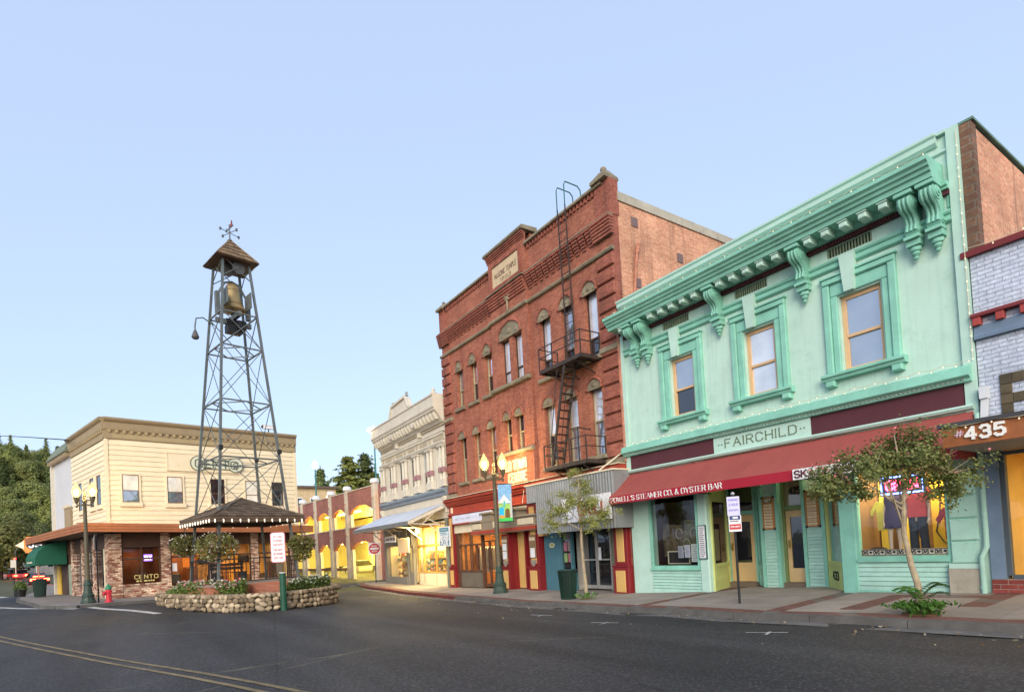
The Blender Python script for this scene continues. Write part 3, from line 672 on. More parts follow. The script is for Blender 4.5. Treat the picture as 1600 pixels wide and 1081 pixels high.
# left return into the doorway recess: from (-10.56,0) to (-11.08,1.62)
def ret(xa, ya, xb, yb, mt, bmt, zb, glass=True, wz=(.82,2.62)):
    d = Vector((xb-xa, yb-ya)); L = d.length; d /= L; nrm = Vector((-d.y, d.x))
    def P(s, z, t=0): return (xa+d.x*s+nrm.x*t, ya+d.y*s+nrm.y*t, z)
    m = MB()
    def blk(s0, s1, z0, z1, t0, t1): m.add([P(s0,z0,t0),P(s1,z0,t0),P(s1,z1,t0),P(s0,z1,t0),P(s0,z0,t1),P(s1,z0,t1),P(s1,z1,t1),P(s0,z1,t1)], [(0,1,2,3),(5,4,7,6),(0,4,5,1),(3,2,6,7),(0,3,7,4),(1,5,6,2)])
    blk(0,.12,zb,3.79,-.03,.05); blk(L-.12,L,zb,3.79,-.03,.05); blk(.12,L-.12,2.62,3.79,-.02,.05); blk(.12,L-.12,.72,.82,-.04,.05)
    G.part('return_frame', m, mt)
    n = 6
    for i in range(n):
        z0 = zb+(.72-zb)*i/n; z1 = zb+(.72-zb)*(i+1)/n; q = MB()
        q.add([P(.12,z0,-.03),P(L-.12,z0,-.03),P(L-.12,z1,-.006),P(.12,z1,-.006),P(.12,z0,.03),P(L-.12,z0,.03),P(L-.12,z1,.03),P(.12,z1,.03)], [(0,1,2,3),(5,4,7,6),(0,4,5,1),(3,2,6,7),(0,3,7,4),(1,5,6,2)])
        G.part('clapboard', q, bmt)
    G.part('return_window', MB().quad(P(.12,.82),P(L-.12,.82),P(L-.12,2.62),P(.12,2.62)), M_gl)
    return P
PLr = ret(-11.08,1.60,-10.56,.10, M_lime, M_lime, -.02)
PRr = ret(-6.90,.10,-7.86,1.25, M_lime, M_lime, .12)
PMr = ret(-9.66,1.22,-10.05,1.60, M_mintd, M_mintwood, .12)
def door(T, x0, x1, z0, z1, y, mt, gm, gz0, gz1, gx=.14, label=None, handle='l'):
    m = MB(); m.box(x0,x0+gx,y,y+.05,z0,z1); m.box(x1-gx,x1,y,y+.05,z0,z1); m.box(x0+gx,x1-gx,y,y+.05,z0,gz0); m.box(x0+gx,x1-gx,y,y+.05,gz1,z1)
    d = T.part('door', m, mt, label=label)
    T.part('pane', MB().quad((x0+gx,y+.03,gz0),(x1-gx,y+.03,gz0),(x1-gx,y+.03,gz1),(x0+gx,y+.03,gz1)), gm, d)
    hx = x0+.07 if handle == 'l' else x1-.07; hh = MB(); hh.box(hx-.03,hx+.03,y-.012,y,z0+.92,z0+1.16); hh.tube([(hx,y-.01,z0+1.12),(hx,y-.06,z0+1.1),(hx,y-.06,z0+.98),(hx,y-.01,z0+.96)], .012, 6)
    T.part('handle', hh, mat('brass', (.5,.34,.12), .35, .1, metal=.9), d); return d
door(G, -11.0,-10.16,.22,2.2,1.62, M_buff, M_gl_dk, .78, 2.0, handle='l')
fr = MB(); fr.box(-11.07,-11.005,1.57,1.75,.2,3.79); fr.box(-10.155,-10.06,1.57,1.75,.2,3.79); fr.box(-11.0,-10.16,1.58,1.75,2.21,2.32); fr.box(-11.0,-10.16,1.58,1.75,3.05,3.79)
G.part('door_frame', fr, M_mintd)
G.part('transom', MB().quad((-11.0,1.66,2.32),(-10.16,1.66,2.32),(-10.16,1.66,3.05),(-11.0,1.66,3.05)), M_gl_dk)
# middle pier, second door, right pier
for xa, xb, y in ((-9.66,-9.14,1.2), (-8.44,-7.88,1.2)):
    pm = MB(); pm.box(xa,xb,y,y+.4,.1,3.79); G.part('pier', pm, M_mintl)
    pm = MB(); pm.box(xa-.02,xa+.07,y-.05,y+.1,.1,3.79); pm.box(xb-.07,xb+.02,y-.05,y+.1,.1,3.79); G.part('pier_trim', pm, M_mintd)
    boards(G, xa+.075, xb-.075, .16, 2.75, y-.004, .092, M_mintwood)
door(G, -9.06,-8.46,.24,2.2,1.42, M_buff, M_gl_dk, .62, 2.02, .11, label='buff door between the two clapboard piers')
fr = MB(); fr.box(-9.14,-9.065,1.36,1.5,.2,3.79); fr.box(-8.455,-8.44,1.36,1.5,.2,3.79); fr.box(-9.06,-8.46,1.37,1.5,2.21,2.34); fr.box(-9.06,-8.46,1.37,1.5,2.98,3.79)
G.part('door_frame', fr, mat('olive_green_trim', (.17,.24,.10), .6))
G.part('transom', MB().quad((-9.06,1.44,2.34),(-8.46,1.44,2.34),(-8.46,1.44,2.98),(-9.06,1.44,2.98)), glassmat('frosted_transom', (.30,.25,.15), .1, False))
G.part('house_number', letters('425', -8.92,-8.62,2.66,.17,1.434,.01,.2,gap=.3), M_black)
G.part('threshold', MB().box(-11.06,-10.1,1.46,1.9,-.1,.214), mat('threshold_stone', (.16,.12,.09), .85, .2))
G.part('threshold', MB().box(-9.135,-8.445,1.22,1.6,-.1,.234), MATS['threshold_stone'])
G.part('recess_ceiling', MB().box(-11.4,-6.6,.12,2.4,3.795,3.83), M_mintl)
G.part('recess_back', MB().box(-10.06,-9.15,1.7,1.8,.1,3.79), M_mintd)
G.part('recess_back', MB().box(-7.88,-6.5,1.7,1.8,.1,3.79), M_lime)
# house number on the lime panel
a433 = math.atan2(.10-1.25, -6.90+7.86)
G.inst('house_number', letters('433', -.30,.22,0,.2,-.035,.012,.14,gap=.3).mesh('house_number', M_black), (-7.38,.675,.38), (0,0,a433))
# right shop window
fr = MB(); fr.cham(-6.92,-6.55,-.06,.12,.05,3.79,.03); fr.box(-6.55,-6.50,-.04,.1,.9,3.79); fr.box(-4.80,-4.74,-.05,.1,.1,3.79); fr.box(-6.5,-4.8,-.05,.1,.88,.97); fr.box(-6.54,-4.76,-.09,-.051,.84,.90); fr.box(-6.5,-4.8,-.05,.1,3.0,3.79)
G.part('shop_window_frame', fr, M_mintd)
G.part('shop_window', MB().quad((-6.5,.03,.97),(-4.8,.03,.97),(-4.8,.03,3.0),(-6.5,.03,3.0)), M_gl)
boards(G, -6.55, -4.80, .22, .835, -.02, .095, M_mintwood)
G.part('plinth', MB().box(-6.55,-4.80,-.045,.2,.08,.22), M_mintd)
for i in range(6): G.part('pier_block', MB().cham(-4.738,-4.25,-.10,.2,.80+i*.45,.80+i*.45+.43,.025), M_mintwood)
G.part('pier_core', MB().box(-4.735,-4.26,-.06,.199,.64,3.79), M_mintd)
G.part('pier_base', MB().box(-4.78,-4.22,-.12,.21,.70,.795), M_mintl)
G.part('plinth_stone', MB().cham(-4.80,-4.22,-.14,.2,.05,.695,.02), mat('plinth_concrete', (.34,.31,.25), .85, .2, 3.0, .3, 40, dirt=(.2,.17,.13)))
G.part('downspout', MB().tube([(-4.14,-.12,3.7),(-4.14,-.12,1.3),(-4.14,-.13,1.12),(-4.22,-.15,.92),(-4.22,-.15,.18)], .05, 10).tube([(-4.22,-.15,.36),(-4.22,-.15,.30)], .062, 10), M_mintwood, smooth=True)
# rooms behind the shop windows
def room(T, x0, x1, y0, y1, z0, z1, wm, fm=None, cm=None, nm='interior'):
    m = MB(); m.quad((x0,y0,z0),(x0,y1,z0),(x0,y1,z1),(x0,y0,z1)); m.quad((x1,y0,z0),(x1,y0,z1),(x1,y1,z1),(x1,y1,z0)); m.quad((x0,y1,z0),(x1,y1,z0),(x1,y1,z1),(x0,y1,z1))
    o = T.part(nm, m, wm)
    T.part('shop_floor', MB().quad((x0,y0,z0),(x1,y0,z0),(x1,y1,z0),(x0,y1,z0)), fm or wm, o)
    T.part('shop_ceiling', MB().quad((x0,y0,z1),(x0,y1,z1),(x1,y1,z1),(x1,y0,z1)), cm or wm, o)
    return o
M_dkred = mat('dark_red_room', (.055,.018,.016), .8, .5, 2.5, dirt=(.10,.06,.03))
M_yelroom = mat('yellow_shop_wall', (.75,.55,.09), .7, .1, 1.0)
room(G, -12.9,-11.1,.12,2.2,.75,3.0, M_dkred)
room(G, -6.62,-4.72,.12,1.65,.94,3.05, mat('brown_display_wall', (.22,.12,.04), .8, .3, 1.5), mat('display_floor', (.35,.26,.10), .6), M_cream)
# small dark display pieces inside the left window
def light(name, typ, loc, energy, col, size=.3, rot=None, T=None):
    d = bpy.data.lights.new(name, typ); d.energy = energy; d.color = col
    if typ == 'AREA': d.size = size
    elif typ in ('POINT','SPOT'): d.shadow_soft_size = size
    o = bpy.data.objects.new(name, d); COL.objects.link(o); o.location = loc
    if rot: o.rotation_euler = rot
    return o
light('shop_lamp', 'AREA', (-5.65,14.75,3.0), 55, (1,.82,.45), 1.1)
light('recess_lamp', 'AREA', (-8.0,15.1,3.7), 9, (1,.85,.45), .5)
# ------------------------------------------------------------------ awning, signs and boards on the green building
M_awn = mat('awning_red_canvas', (.29,.065,.055), .85, .1, 1.0, .15, 60, streak=.25)
M_val = mat('awning_valance_red', (.33,.012,.03), .8, .08, 1.0)
M_let_w = mat('white_lettering', (.75,.74,.70), .6, .04)
AW = Thing('shop_awning', 'long dark red sloped awning over the green shopfronts lettered POWELL\'S STEAMER CO. & OYSTER BAR', 'awning', (-8.8,13.9,2.7), 0, (-8.8,-.1,2.7))
ax0, ax1, ay = -13.45, -4.2, -.98
NS = 24; cv = MB()
for i in range(NS):   # cloth sags a little between its ribs
    xa, xb = ax0+(ax1-ax0)*i/NS, ax0+(ax1-ax0)*(i+1)/NS
    for j in range(4):
        def Pz(x, t, k): return (x, -.06+(ay+.06)*t, 3.77+(3.03-3.77)*t-.035*math.sin(PI*t)*(1 if k % 3 else .3))
        cv.quad(Pz(xa, j/4, i), Pz(xb, j/4, i+1), Pz(xb, (j+1)/4, i+1), Pz(xa, (j+1)/4, i))
AW.part('canopy', cv, M_awn, smooth=True)
va = MB(); n = 40
for i in range(n):
    xa, xb = ax0+(ax1-ax0)*i/n, ax0+(ax1-ax0)*(i+1)/n
    w = lambda k: .008*math.sin(k*1.3)
    va.quad((xa,ay-.004,3.032),(xb,ay-.004,3.032),(xb,ay-.004+w(i+1),2.79),(xa,ay-.004+w(i),2.79))
AW.part('valance', va, M_val, smooth=True)
for x in (ax0, ax1): AW.part('side_panel', MB().add([(x,-.06,3.77),(x,ay,3.03),(x,ay,2.79),(x,-.06,2.79)], [(0,1,2,3)]), M_awn)
fr = MB(); fr.tube([(ax0,ay+.02,2.82),(ax1,ay+.02,2.82)], .018, 6)
for x in lin(ax0+.05, ax1-.05, 7): fr.tube([(x,-.06,3.72),(x,ay+.04,2.99),(x,ay+.04,2.82),(x,-.05,2.82)], .015, 6)
AW.part('frame', fr, M_black)
AW.part('lettering', letters("POWELL'S STEAMER CO. & OYSTER BAR", ax0+.08, -9.32, 2.845, .14, ay-.010, .006, .19, .07, .045, gap=.2), M_let_w)
sk = solid('shop_sign', MB().box(-.82,.82,-.035,0,-.12,.12), M_white_p, 'white SKATE sign along the awning edge behind the tree', 'sign', (-6.55,13.98-1.0,2.915))
link('lettering', letters('SKATE SHOP', -.77,.76,-.075,.15,-.0355,.006,.24,gap=.22).mesh('lettering', M_maroon), sk)
# ---- directory boards, menu board, papers
def directory(x0, x1, z0, z1, y, label):
    T = Thing('directory_board', label, 'sign', ((x0+x1)/2, 14+y, z0), 0, ((x0+x1)/2, y, z0), 'tenant boards beside the doors')
    T.part('board', MB().box(x0,x1,y-.025,y,z0,z1), mat('directory_wood', (.40,.19,.06), .6, .15, 4.0))
    T.part('header', MB().box(x0+.05,x1-.05,y-.03,y-.026,z1-.16,z1-.03), mat('directory_green', (.14,.16,.05), .6))
    T.part('number', letters('427', x0+.09,x1-.09,z1-.13,.07,y-.0305,.004,.2), M_let_w)
    n = 8; h = (z1-.19-z0-.03)/n; rng = random.Random(int(z1*100))
    for i in range(n):
        z = z0+.03+i*h; t = T.part('nameplate', MB().box(x0+.06,x1-.06,y-.04,y-.026,z+.012,z+h-.012), mat('nameplate_cream', (.70,.60,.40), .6, .08, rnd=.1))
        T.part('print', scribble(x0+.08,x1-.08,z+.03,z+h-.03,y-.0405,1,rng,.002), mat('faded_print', (.30,.16,.07), .7), t)
    for a, b in ((x0+.01,z0+.01),(x1-.01,z0+.01),(x0+.01,z1-.01),(x1-.01,z1-.01)): T.part('corner_bolt', MB().box(a-.028,a+.028,y-.035,y+.0,b-.028,b+.028), M_black)
directory(-9.58,-9.22,1.72,2.62,1.16, 'wooden tenant directory on the left clapboard pier between the two buff doors')
directory(-8.34,-7.98,1.72,2.68,1.16, 'wooden tenant directory on the right clapboard pier beside the second buff door')
mb = Thing('menu_board', 'tall white menu board in dark frame beside the left shop window', 'sign', (-10.72,13.93,.9), 0, (-10.72,-.07,.9))
mb.part('frame', MB().box(-10.86,-10.58,-.10,-.065,.98,1.95), mat('menu_frame_teal', (.03,.10,.10), .5))
mb.part('sheet', MB().box(-10.83,-10.61,-.104,-.101,1.01,1.92), M_white_p)
mb.part('print', scribble(-10.81,-10.63,1.03,1.90,-.1045,16,random.Random(4),.002), M_ink)
dm = Thing('patterned_sign', 'cream patterned board under the window beside the first buff door', 'sign', (-10.82,14.8,.9), math.atan2(-1.5,.52), (0,0,0))
dm.part('board', MB().box(-.16,.16,-.06,-.035,0,.92), mat('menu_cream', (.45,.37,.22), .7, .1))
dm.part('header', MB().box(-.16,.16,-.062,-.0605,.85,.92), M_dark)
dm.part('print', scribble(-.12,.12,.06,.82,-.0605,12,random.Random(9),.002), M_ink)
win_rng = random.Random(3)
for i, (x0, x1, z0, z1, tone) in enumerate(((-11.72,-11.52,1.02,1.38,(.42,.42,.48)), (-11.48,-11.28,1.03,1.40,(.62,.62,.70)), (-11.24,-10.99,.90,1.42,(.66,.70,.64)))):
    p = solid('paper_notice', MB().box(x0+11.3,x1+11.3,-.004,0,0,z1-z0), mat('paper_%d' % i, tone, .8, .05), ['grey paper notice, leftmost of three taped inside the dark shop window','lilac paper notice, middle one of three taped inside the dark shop window','tall pale paper notice, rightmost of three taped inside the dark shop window'][i], 'notice', (-11.3,14.055,z0))
    link('print', scribble(x0+11.32,x1+11.28,.03,z1-z0-.03,-.0045,9,win_rng,.002).mesh('print', mat('grey_print', (.2,.2,.25), .7)), p)
# dim furnishings and hanging things in the dark window
M_sack = mat('burlap', (.16,.12,.07), .9, .4, 6.0, .5, 40)
for i, (x, z, w, h) in enumerate(((-12.3,1.55,.8,1.0),(-11.55,1.6,.62,1.1))):
    m = MB(); n = 8
    for a in range(n):
        for b in range(n):
            P = lambda u, v: (x-w/2+w*u/n, .55+.03*math.sin(u*1.9+v), z-h/2+h*v/n+.02*math.sin(u*.8))
            m.quad(P(a,b),P(a+1,b),P(a+1,b+1),P(a,b+1))
    solid('hanging_cloth', m, mat('cloth_%d' % i, [(.12,.085,.045),(.16,.15,.075)][i], .9, .4, 8.0), ['brown hanging cloth at left inside the dark shop window','olive hanging cloth in the middle of the dark shop window'][i], 'cloth', (0,14,0), smooth=True)
rw = MB(); rr = random.Random(5)
for i in range(4):
    cx, cz = -11.95+i*.27, 1.75-.33*(i % 2); rw.tube([(cx+.12*math.cos(a), .42, cz+.16*math.sin(a)) for a in lin(0, 5.2, 16)], .014, 6)
solid('rope_decoration', rw, mat('rope', (.42,.34,.20), .9), 'coiled pale ropes hanging inside the dark shop window', 'rope', (0,14,0), smooth=True)
os_ = MB(); os_.box(-12.3,-11.52,.30,.33,.86,1.2)
osg = solid('menu_slate', os_, M_dark, 'small framed slate at the foot of the dark shop window', 'slate', (0,14,0))
sf = MB(); sf.box(-12.33,-12.3,.28,.33,.83,1.23); sf.box(-11.52,-11.49,.28,.33,.83,1.23); sf.box(-12.3,-11.52,.28,.33,1.2,1.23); sf.box(-12.3,-11.52,.28,.33,.83,.86)
link('frame', sf.mesh('frame', M_cream), osg)
# ---- right window: mannequins, yellow backdrop, neon sign, sticker strip
def skin_fig(name, pts, edges, rad, mt, parent, root=0, sub=2):
    me = bpy.data.meshes.new(name); me.from_pydata(pts, edges, []); o = bpy.data.objects.new(name, me); COL.objects.link(o)
    sk_ = o.modifiers.new('s', 'SKIN'); 
    for i, v in enumerate(me.skin_vertices[0].data):
        r = rad[i]; v.radius = r if isinstance(r, tuple) else (r, r)
    me.skin_vertices[0].data[root].use_root = True
    sb = o.modifiers.new('b', 'SUBSURF'); sb.levels = sub; sb.render_levels = sub
    dg = bpy.context.evaluated_depsgraph_get(); ev = o.evaluated_get(dg); m2 = bpy.data.meshes.new_from_object(ev); m2.name = name
    m2.materials.clear(); m2.materials.append(mt); m2.polygons.foreach_set('use_smooth', [True]*len(m2.polygons))
    bpy.data.objects.remove(o); bpy.data.meshes.remove(me)
    return link(name, m2, parent)
def mannequin(loc, rz, label, female, H=1.72):
    T = Thing('mannequin', label, 'mannequin', loc, rz, (0,0,0))
    ms = mat('mannequin_pale', (.62,.50,.42), .45, .05); k = H/1.72; w = .88 if female else 1.05
    P = [(0,0,.92),(0,.01,1.08),(0,0,1.24),(0,.01,1.40),(0,.01,1.48),(0,-.01,1.56),(0,-.015,1.64)]
    R = [(.15*w,.11),(.125*w,.10),(.155*w,.115),(.11*w,.08),(.045,.045),(.07,.085),(.068,.085)]
    E = [(0,1),(1,2),(2,3),(3,4),(4,5),(5,6)]
    for s in (-1, 1):
        b = len(P); P += [(s*.09,0,.86),(s*.10,-.01,.50),(s*.105,.02,.10),(s*.11,-.09,.03)]; R += [.082,.058,.037,(.035,.03)]; E += [(0,b),(b,b+1),(b+1,b+2),(b+2,b+3)]
        b = len(P); P += [(s*.17*w,.01,1.40),(s*.23*w,.03,1.14),(s*.24*w,-.03,.90),(s*.245*w,-.05,.82)]; R += [.05,.037,.026,(.022,.035)]; E += [(3,b),(b,b+1),(b+1,b+2),(b+2,b+3)]
        for f in range(4):
            c = len(P); P += [(s*.245*w,-.085+.022*f,.75+.006*abs(f-1.5)),(s*.242*w,-.09+.022*f,.71+.006*abs(f-1.5))]; R += [.009,.008]; E += [(b+3,c),(c,c+1)]
        c = len(P); P += [(s*.235*w,-.10,.80),(s*.232*w,-.115,.765)]; R += [.010,.009]; E += [(b+3,c),(c,c+1)]
    P = [(x*k,y*k,z*k) for x,y,z in P]
    skin_fig('body', P, E, [(r[0]*k,r[1]*k) if isinstance(r, tuple) else r*k for r in R], ms, T.o)
    def shell(prof, mt, nm, sx=1.0):   # rings of (halfwidth, halfdepth, z)
        n = 16; m = MB(); vs = []; fs = []
        for a, b, z in prof: vs += [(a*math.cos(2*PI*i/n)*sx, b*math.sin(2*PI*i/n)+.003, z) for i in range(n)]
        for i in range(len(prof)-1):
            for j in range(n): fs.append((i*n+j, i*n+(j+1) % n, (i+1)*n+(j+1) % n, (i+1)*n+j))
        T.part(nm, m.add(vs, fs), mt, smooth=True)
    if female:
        shell([(.22,.16,.62),(.205,.15,.75),(.19,.145,.92),(.15,.125,1.08),(.185,.145,1.24),(.17,.12,1.36),(.12,.09,1.43)], mat('navy_dress', (.035,.02,.085), .8), 'dress')
        m = MB(); m.tube([(-.10,-.09,1.42),(-.09,0,1.50),(-.10,.08,1.42)], .012, 6); m.tube([(.10,-.09,1.42),(.09,0,1.50),(.10,.08,1.42)], .012, 6); T.part('strap', m, MATS['navy_dress'])
        T.part('collar', MB().lathe([(.09,1.47),(.075,1.50),(.06,1.53)], n=14), M_white_p)
    else:
        shell([(.20,.155,.84),(.195,.15,.95),(.19,.145,1.10),(.21,.155,1.28),(.20,.13,1.42),(.11,.09,1.49),(.075,.075,1.51)], mat('coral_tshirt', (.60,.06,.07), .8), 'tshirt')
        for s in (-1, 1):
            T.part('sleeve', MB().tube([(s*.17,.01,1.43),(s*.22,.015,1.33),(s*.25,.025,1.20)], [.075,.078,.082], 12), MATS['coral_tshirt'], smooth=True)
            T.part('trouser_leg', MB().tube([(s*.085,0,.90),(s*.095,-.005,.60),(s*.105,.01,.30),(s*.108,.02,.07)], [.105,.088,.08,.085], 12), mat('dark_jeans', (.03,.035,.055), .9), smooth=True)
            T.part('shoe', MB().ball((s*.11,-.06,.045), .06, 10, 6, (.75,1.9,.75)), mat('shoe_white', (.5,.48,.46), .6), smooth=True)
    T.part('stand', MB().lathe([(.18,0),(.18,.012),(.02,.02),(.015,.05)], (0,.05,0), 16), M_black)
    return T
mannequin((-6.02,14.62,.945), .25, 'headed mannequin in a short navy dress in the yellow shop window', True, 1.52)
mannequin((-5.52,14.55,.945), -.1, 'mannequin in coral red T-shirt and dark jeans in the yellow shop window', False, 1.58)
for x0, x1, lab in ((-6.58,-6.40,'narrow pale yellow panel at the left edge of the lit shop window'), (-6.22,-5.98,'lime yellow panel behind the dress mannequin in the lit shop window'), (-5.78,-5.62,'ochre panel between the two mannequins in the lit shop window')):
    solid('backdrop', MB().box(x0,x1,1.25,1.29,.945,2.75), mat('panel_%d' % int(-x0*100), (.80,.66,.10) if x0 < -6 else (.60,.36,.04), .6, .06), lab, 'backdrop', (0,14,0))
bd = MB(); bd.box(-5.40,-5.0,.95,.99,.945,2.7)
yb = solid('backdrop', bd, mat('yellow_card', (.85,.58,.03), .6, .05), 'tall yellow board with a black outline drawing behind the T-shirt mannequin', 'backdrop', (0,14,0))
cvp = [(-5.22,2.2),(-5.24,1.9),(-5.30,1.6),(-5.33,1.45),(-5.22,1.25),(-5.10,1.15),(-5.13,1.30),(-5.16,1.42),(-5.06,1.62)]
link('drawing', MB().tube([(x,.944,z) for x, z in cvp], .012, 6).mesh('drawing', M_ink), yb)
for i, (x, mtc, lab) in enumerate(((-4.95,(.45,.02,.03),'red shirt hanging at right of the yellow shop window'), (-6.38,(.62,.66,.10),'lime shirt hanging at left of the yellow shop window'), (-4.86,(.03,.03,.035),'black jacket hanging at far right of the yellow shop window'))):
    m = MB(); z = 1.9 if i != 1 else 2.15
    m.prism([(x-.10,z-.62),(x+.10,z-.62),(x+.11,z-.1),(x+.22,z-.28),(x+.27,z-.2),(x+.12,z+.05),(x+.04,z+.07),(x,z+.03),(x-.04,z+.07),(x-.12,z+.05),(x-.27,z-.2),(x-.22,z-.28),(x-.11,z-.1)], 'y', .62+.25*i, .70+.25*i)
    solid('hanging_shirt', m, mat('shirt_%d' % i, mtc, .85), lab, 'shirt', (0,14,0))
bg_ = solid('black_bag', MB().ball((0,0,.1), .16, 12, 8, (1.5,.8,.7)), M_dark, 'dark bag lying at the left foot of the yellow shop window', 'bag', (-6.25,14.3,.95), smooth=True)
ns_ = Thing('neon_sign', 'lit OPEN sign with blue border and red letters behind the tree', 'neon sign', (-5.62,14.12,2.28), 0, (0,0,0))
M_nb = emit('neon_blue', (.12,.22,1.0), 9); M_nr = emit('neon_red', (1.0,.05,.12), 8)
ns_.part('backplate', MB().box(-.44,.44,0,.02,0,.44), M_dark)
ns_.part('border', MB().tube([(-.40,-.02,.04),(.40,-.02,.04),(.40,-.02,.40),(-.40,-.02,.40),(-.40,-.02,.045)], .016, 8), M_nb)
ns_.part('lettering', letters('OPEN', -.30,.30,.12,.20,-.005,.02,.17), M_nr)
st = Thing('sticker_strip', 'strip of black and white DVS stickers along the foot of the yellow shop window', 'stickers', (-5.65,14.02,.98), 0, (0,0,0))
st.part('strip', MB().box(-.84,.84,-.003,0,0,.135), mat('sticker_white', (.55,.52,.42), .6))
for i in range(7):
    x = -.82+i*.237
    st.part('lettering', letters('DVS', x,x+.12,.035,.065,-.0032,.002,.26,gap=.2), M_ink)
    st.part('emblem', MB().prism([(x+.135,.07),(x+.16,.10),(x+.20,.095),(x+.222,.07),(x+.195,.065),(x+.20,.035),(x+.165,.05)], 'y', -.005,-.0032), M_ink)
st.part('edge_line', MB().box(-.84,.84,-.0055,-.0033,.112,.13).box(-.84,.84,-.0055,-.0033,.005,.02), M_ink)
# festoons on the green building
festoon('string of small bulbs along the top of the green cornice', [(GX0+.1,13.24,8.82),(GX1-.36,13.24,8.82)], 40)
festoon('string of small bulbs along the belt course above the maroon panels', [(GX0+.05,13.78,4.75),(GX1-.05,13.78,4.75)], 44)
festoon('string of small bulbs down the right edge of the green building', [(GX1-.02,13.9,9.3),(GX1-.02,13.9,4.8)], 20)

# ------------------------------------------------------------------ No. 435: pale blue brick building at the right edge
M_blueb = brickmat('pale_blue_brick', (.46,.51,.61), (.53,.58,.68), (.34,.38,.47), .25, .082, .008, .15, stain=(.28,.30,.36), stain_amt=.35, bump=1.2)
M_bluep = mat('slate_blue_paint', (.14,.20,.28), .7, .15, 2.0)
M_brickred = mat('red_brick_piece', (.22,.045,.035), .85, .2, 6.0, .4, 50, rnd=.22)
M_ply = mat('orange_brown_plywood', (.28,.095,.03), .6, .35, 2.0, streak=.3, dirt=(.20,.06,.02))
B = Thing('blue_brick_building', 'pale blue painted brick shop with red trim at the right edge', 'building', (2.0,14,.2), 0, (2.0,0,.2))
B.part('wall', wall(-4.10,8,3.42,6.75,[],0,.3), M_blueb)
B.part('side_wall', MB().box(-4.09,-3.9,.002,16,.2,6.7), M_blueb)
B.part('roof', MB().box(-3.9,8,.3,16,6.3,6.4), M_roof)
B.part('coping', MB().box(-4.22,8.05,-.10,.35,6.752,6.87), mat('oxblood_trim', (.16,.022,.025), .6))
B.part('red_band', MB().prism([(-.003,5.62),(-.12,5.62),(-.16,5.58),(-.16,5.54),(-.003,5.54)], 'x', -4.12, 8), MATS['oxblood_trim'])
for i in range(30): B.part('dentil', MB().cham(-4.10+i*.36,-4.10+i*.36+.13,-.14,-.003,5.38,5.538,.01), mat('brick_dentil', (.32,.05,.045), .7))
B.part('slate_band', MB().prism([(-.003,5.378),(-.07,5.378),(-.07,5.22),(-.10,5.19),(-.10,5.12),(-.003,5.12)], 'x', -4.10, 8), M_bluep)
# lettering in dark tile: F then more beyond the frame
M_tile = mat('brown_letter_tile', (.085,.065,.035), .45, .3, 5.0, rnd=.3)
for (x0, x1, z0, z1) in [(-3.78+i*.185,-3.78+i*.185+.178,4.17,4.36) for i in range(3)]+[(-3.78,-3.602,3.985,4.162),(-3.78,-3.602,3.80,3.978),(-3.595,-3.417,3.80,3.978),(-3.78,-3.602,3.615,3.793),(-3.78,-3.602,3.43,3.608)]:
    B.part('letter_tile', MB().cham(x0,x1,-.03,-.003,z0,z1,.006), M_tile)
B.part('downspout', MB().box(-4.06,-3.94,-.2,-.004,3.95,4.18).prism([(-4.05,3.95),(-3.95,3.95),(-4.0,3.42),(-4.09,3.42)], 'y', -.16, -.05), mat('white_flashing', (.60,.63,.66), .6, .1), label='white rainwater head and spout')
CZ = -1.95
B.part('canopy_fascia', MB().box(-4.11,8,CZ,CZ+.06,2.92,3.26), M_ply)
B.part('canopy_roof', MB().box(-4.16,8,CZ-.06,-.003,3.262,3.33), mat('lead_flashing', (.05,.05,.055), .6))
B.part('canopy_soffit', MB().box(-4.10,8,CZ+.061,-.003,2.92,2.97), mat('soffit_grey', (.24,.24,.25), .7))
B.part('canopy_side', MB().box(-4.11,-4.06,CZ+.061,-.003,2.971,3.261), M_ply)
B.part('street_number', letters('#', -3.92,-3.80,3.075,.10,CZ-.001,.02,.16), mat('pink_number', (.62,.42,.50), .5))
B.part('street_number', letters('435', -3.76,-3.24,3.01,.19,CZ-.001,.03,.24,gap=.36), M_let_w)
B.part('pilaster', MB().box(-4.10,-3.88,-.12,.1,.5,2.91), M_bluep)
B.part('window_frame', MB().box(-3.88,-3.80,-.05,.1,.56,2.91).box(-3.8,2,-.05,.1,.50,.57).box(-3.8,2,-.05,.1,2.84,2.91).box(-2.6,-2.52,-.05,.1,.57,2.84).box(-.2,-.12,-.05,.1,.57,2.84), mat('dark_slate_frame', (.07,.09,.11), .6))
for a, b in ((-3.8,-2.6),(-2.52,-.2),(-.12,2)): B.part('shop_window', MB().quad((a,.02,.57),(b,.02,.57),(b,.02,2.84),(a,.02,2.84)), M_gl)
B.part('front_wall', MB().box(2,8,-.05,.3,.2,2.91), M_bluep)
room(B, -3.86,2.0,.14,3.0,.45,2.95, mat('ochre_shop_wall', (.62,.42,.14), .8, .2, 1.0))
for i in range(3):
    for j in range(3): B.part('door_panel', MB().cham(-3.05+j*.5,-2.6+j*.5,2.9,2.98,.6+i*.72,1.25+i*.72,.03), mat('ochre_door', (.66,.45,.12), .6))
B.part('paper', MB().box(-3.33,-3.0,.0,.006,1.72,1.95), M_white_p); B.part('print', scribble(-3.3,-3.02,1.74,1.9,-.001,4,random.Random(2),.002), M_ink)
for r in range(3):
    x = -4.10-(.12 if r % 2 else 0); k = 0
    while x < 1:
        a, b = max(x,-4.10), x+.245
        B.part('brick', MB().cham(a,b,-.14,.1,.22+r*.092,.22+r*.092+.082,.006), M_brickred); x += .257
B.part('brick_bed', MB().box(-4.09,3,-.128,.1,.1,.492), mat('mortar', (.36,.31,.27), .9))
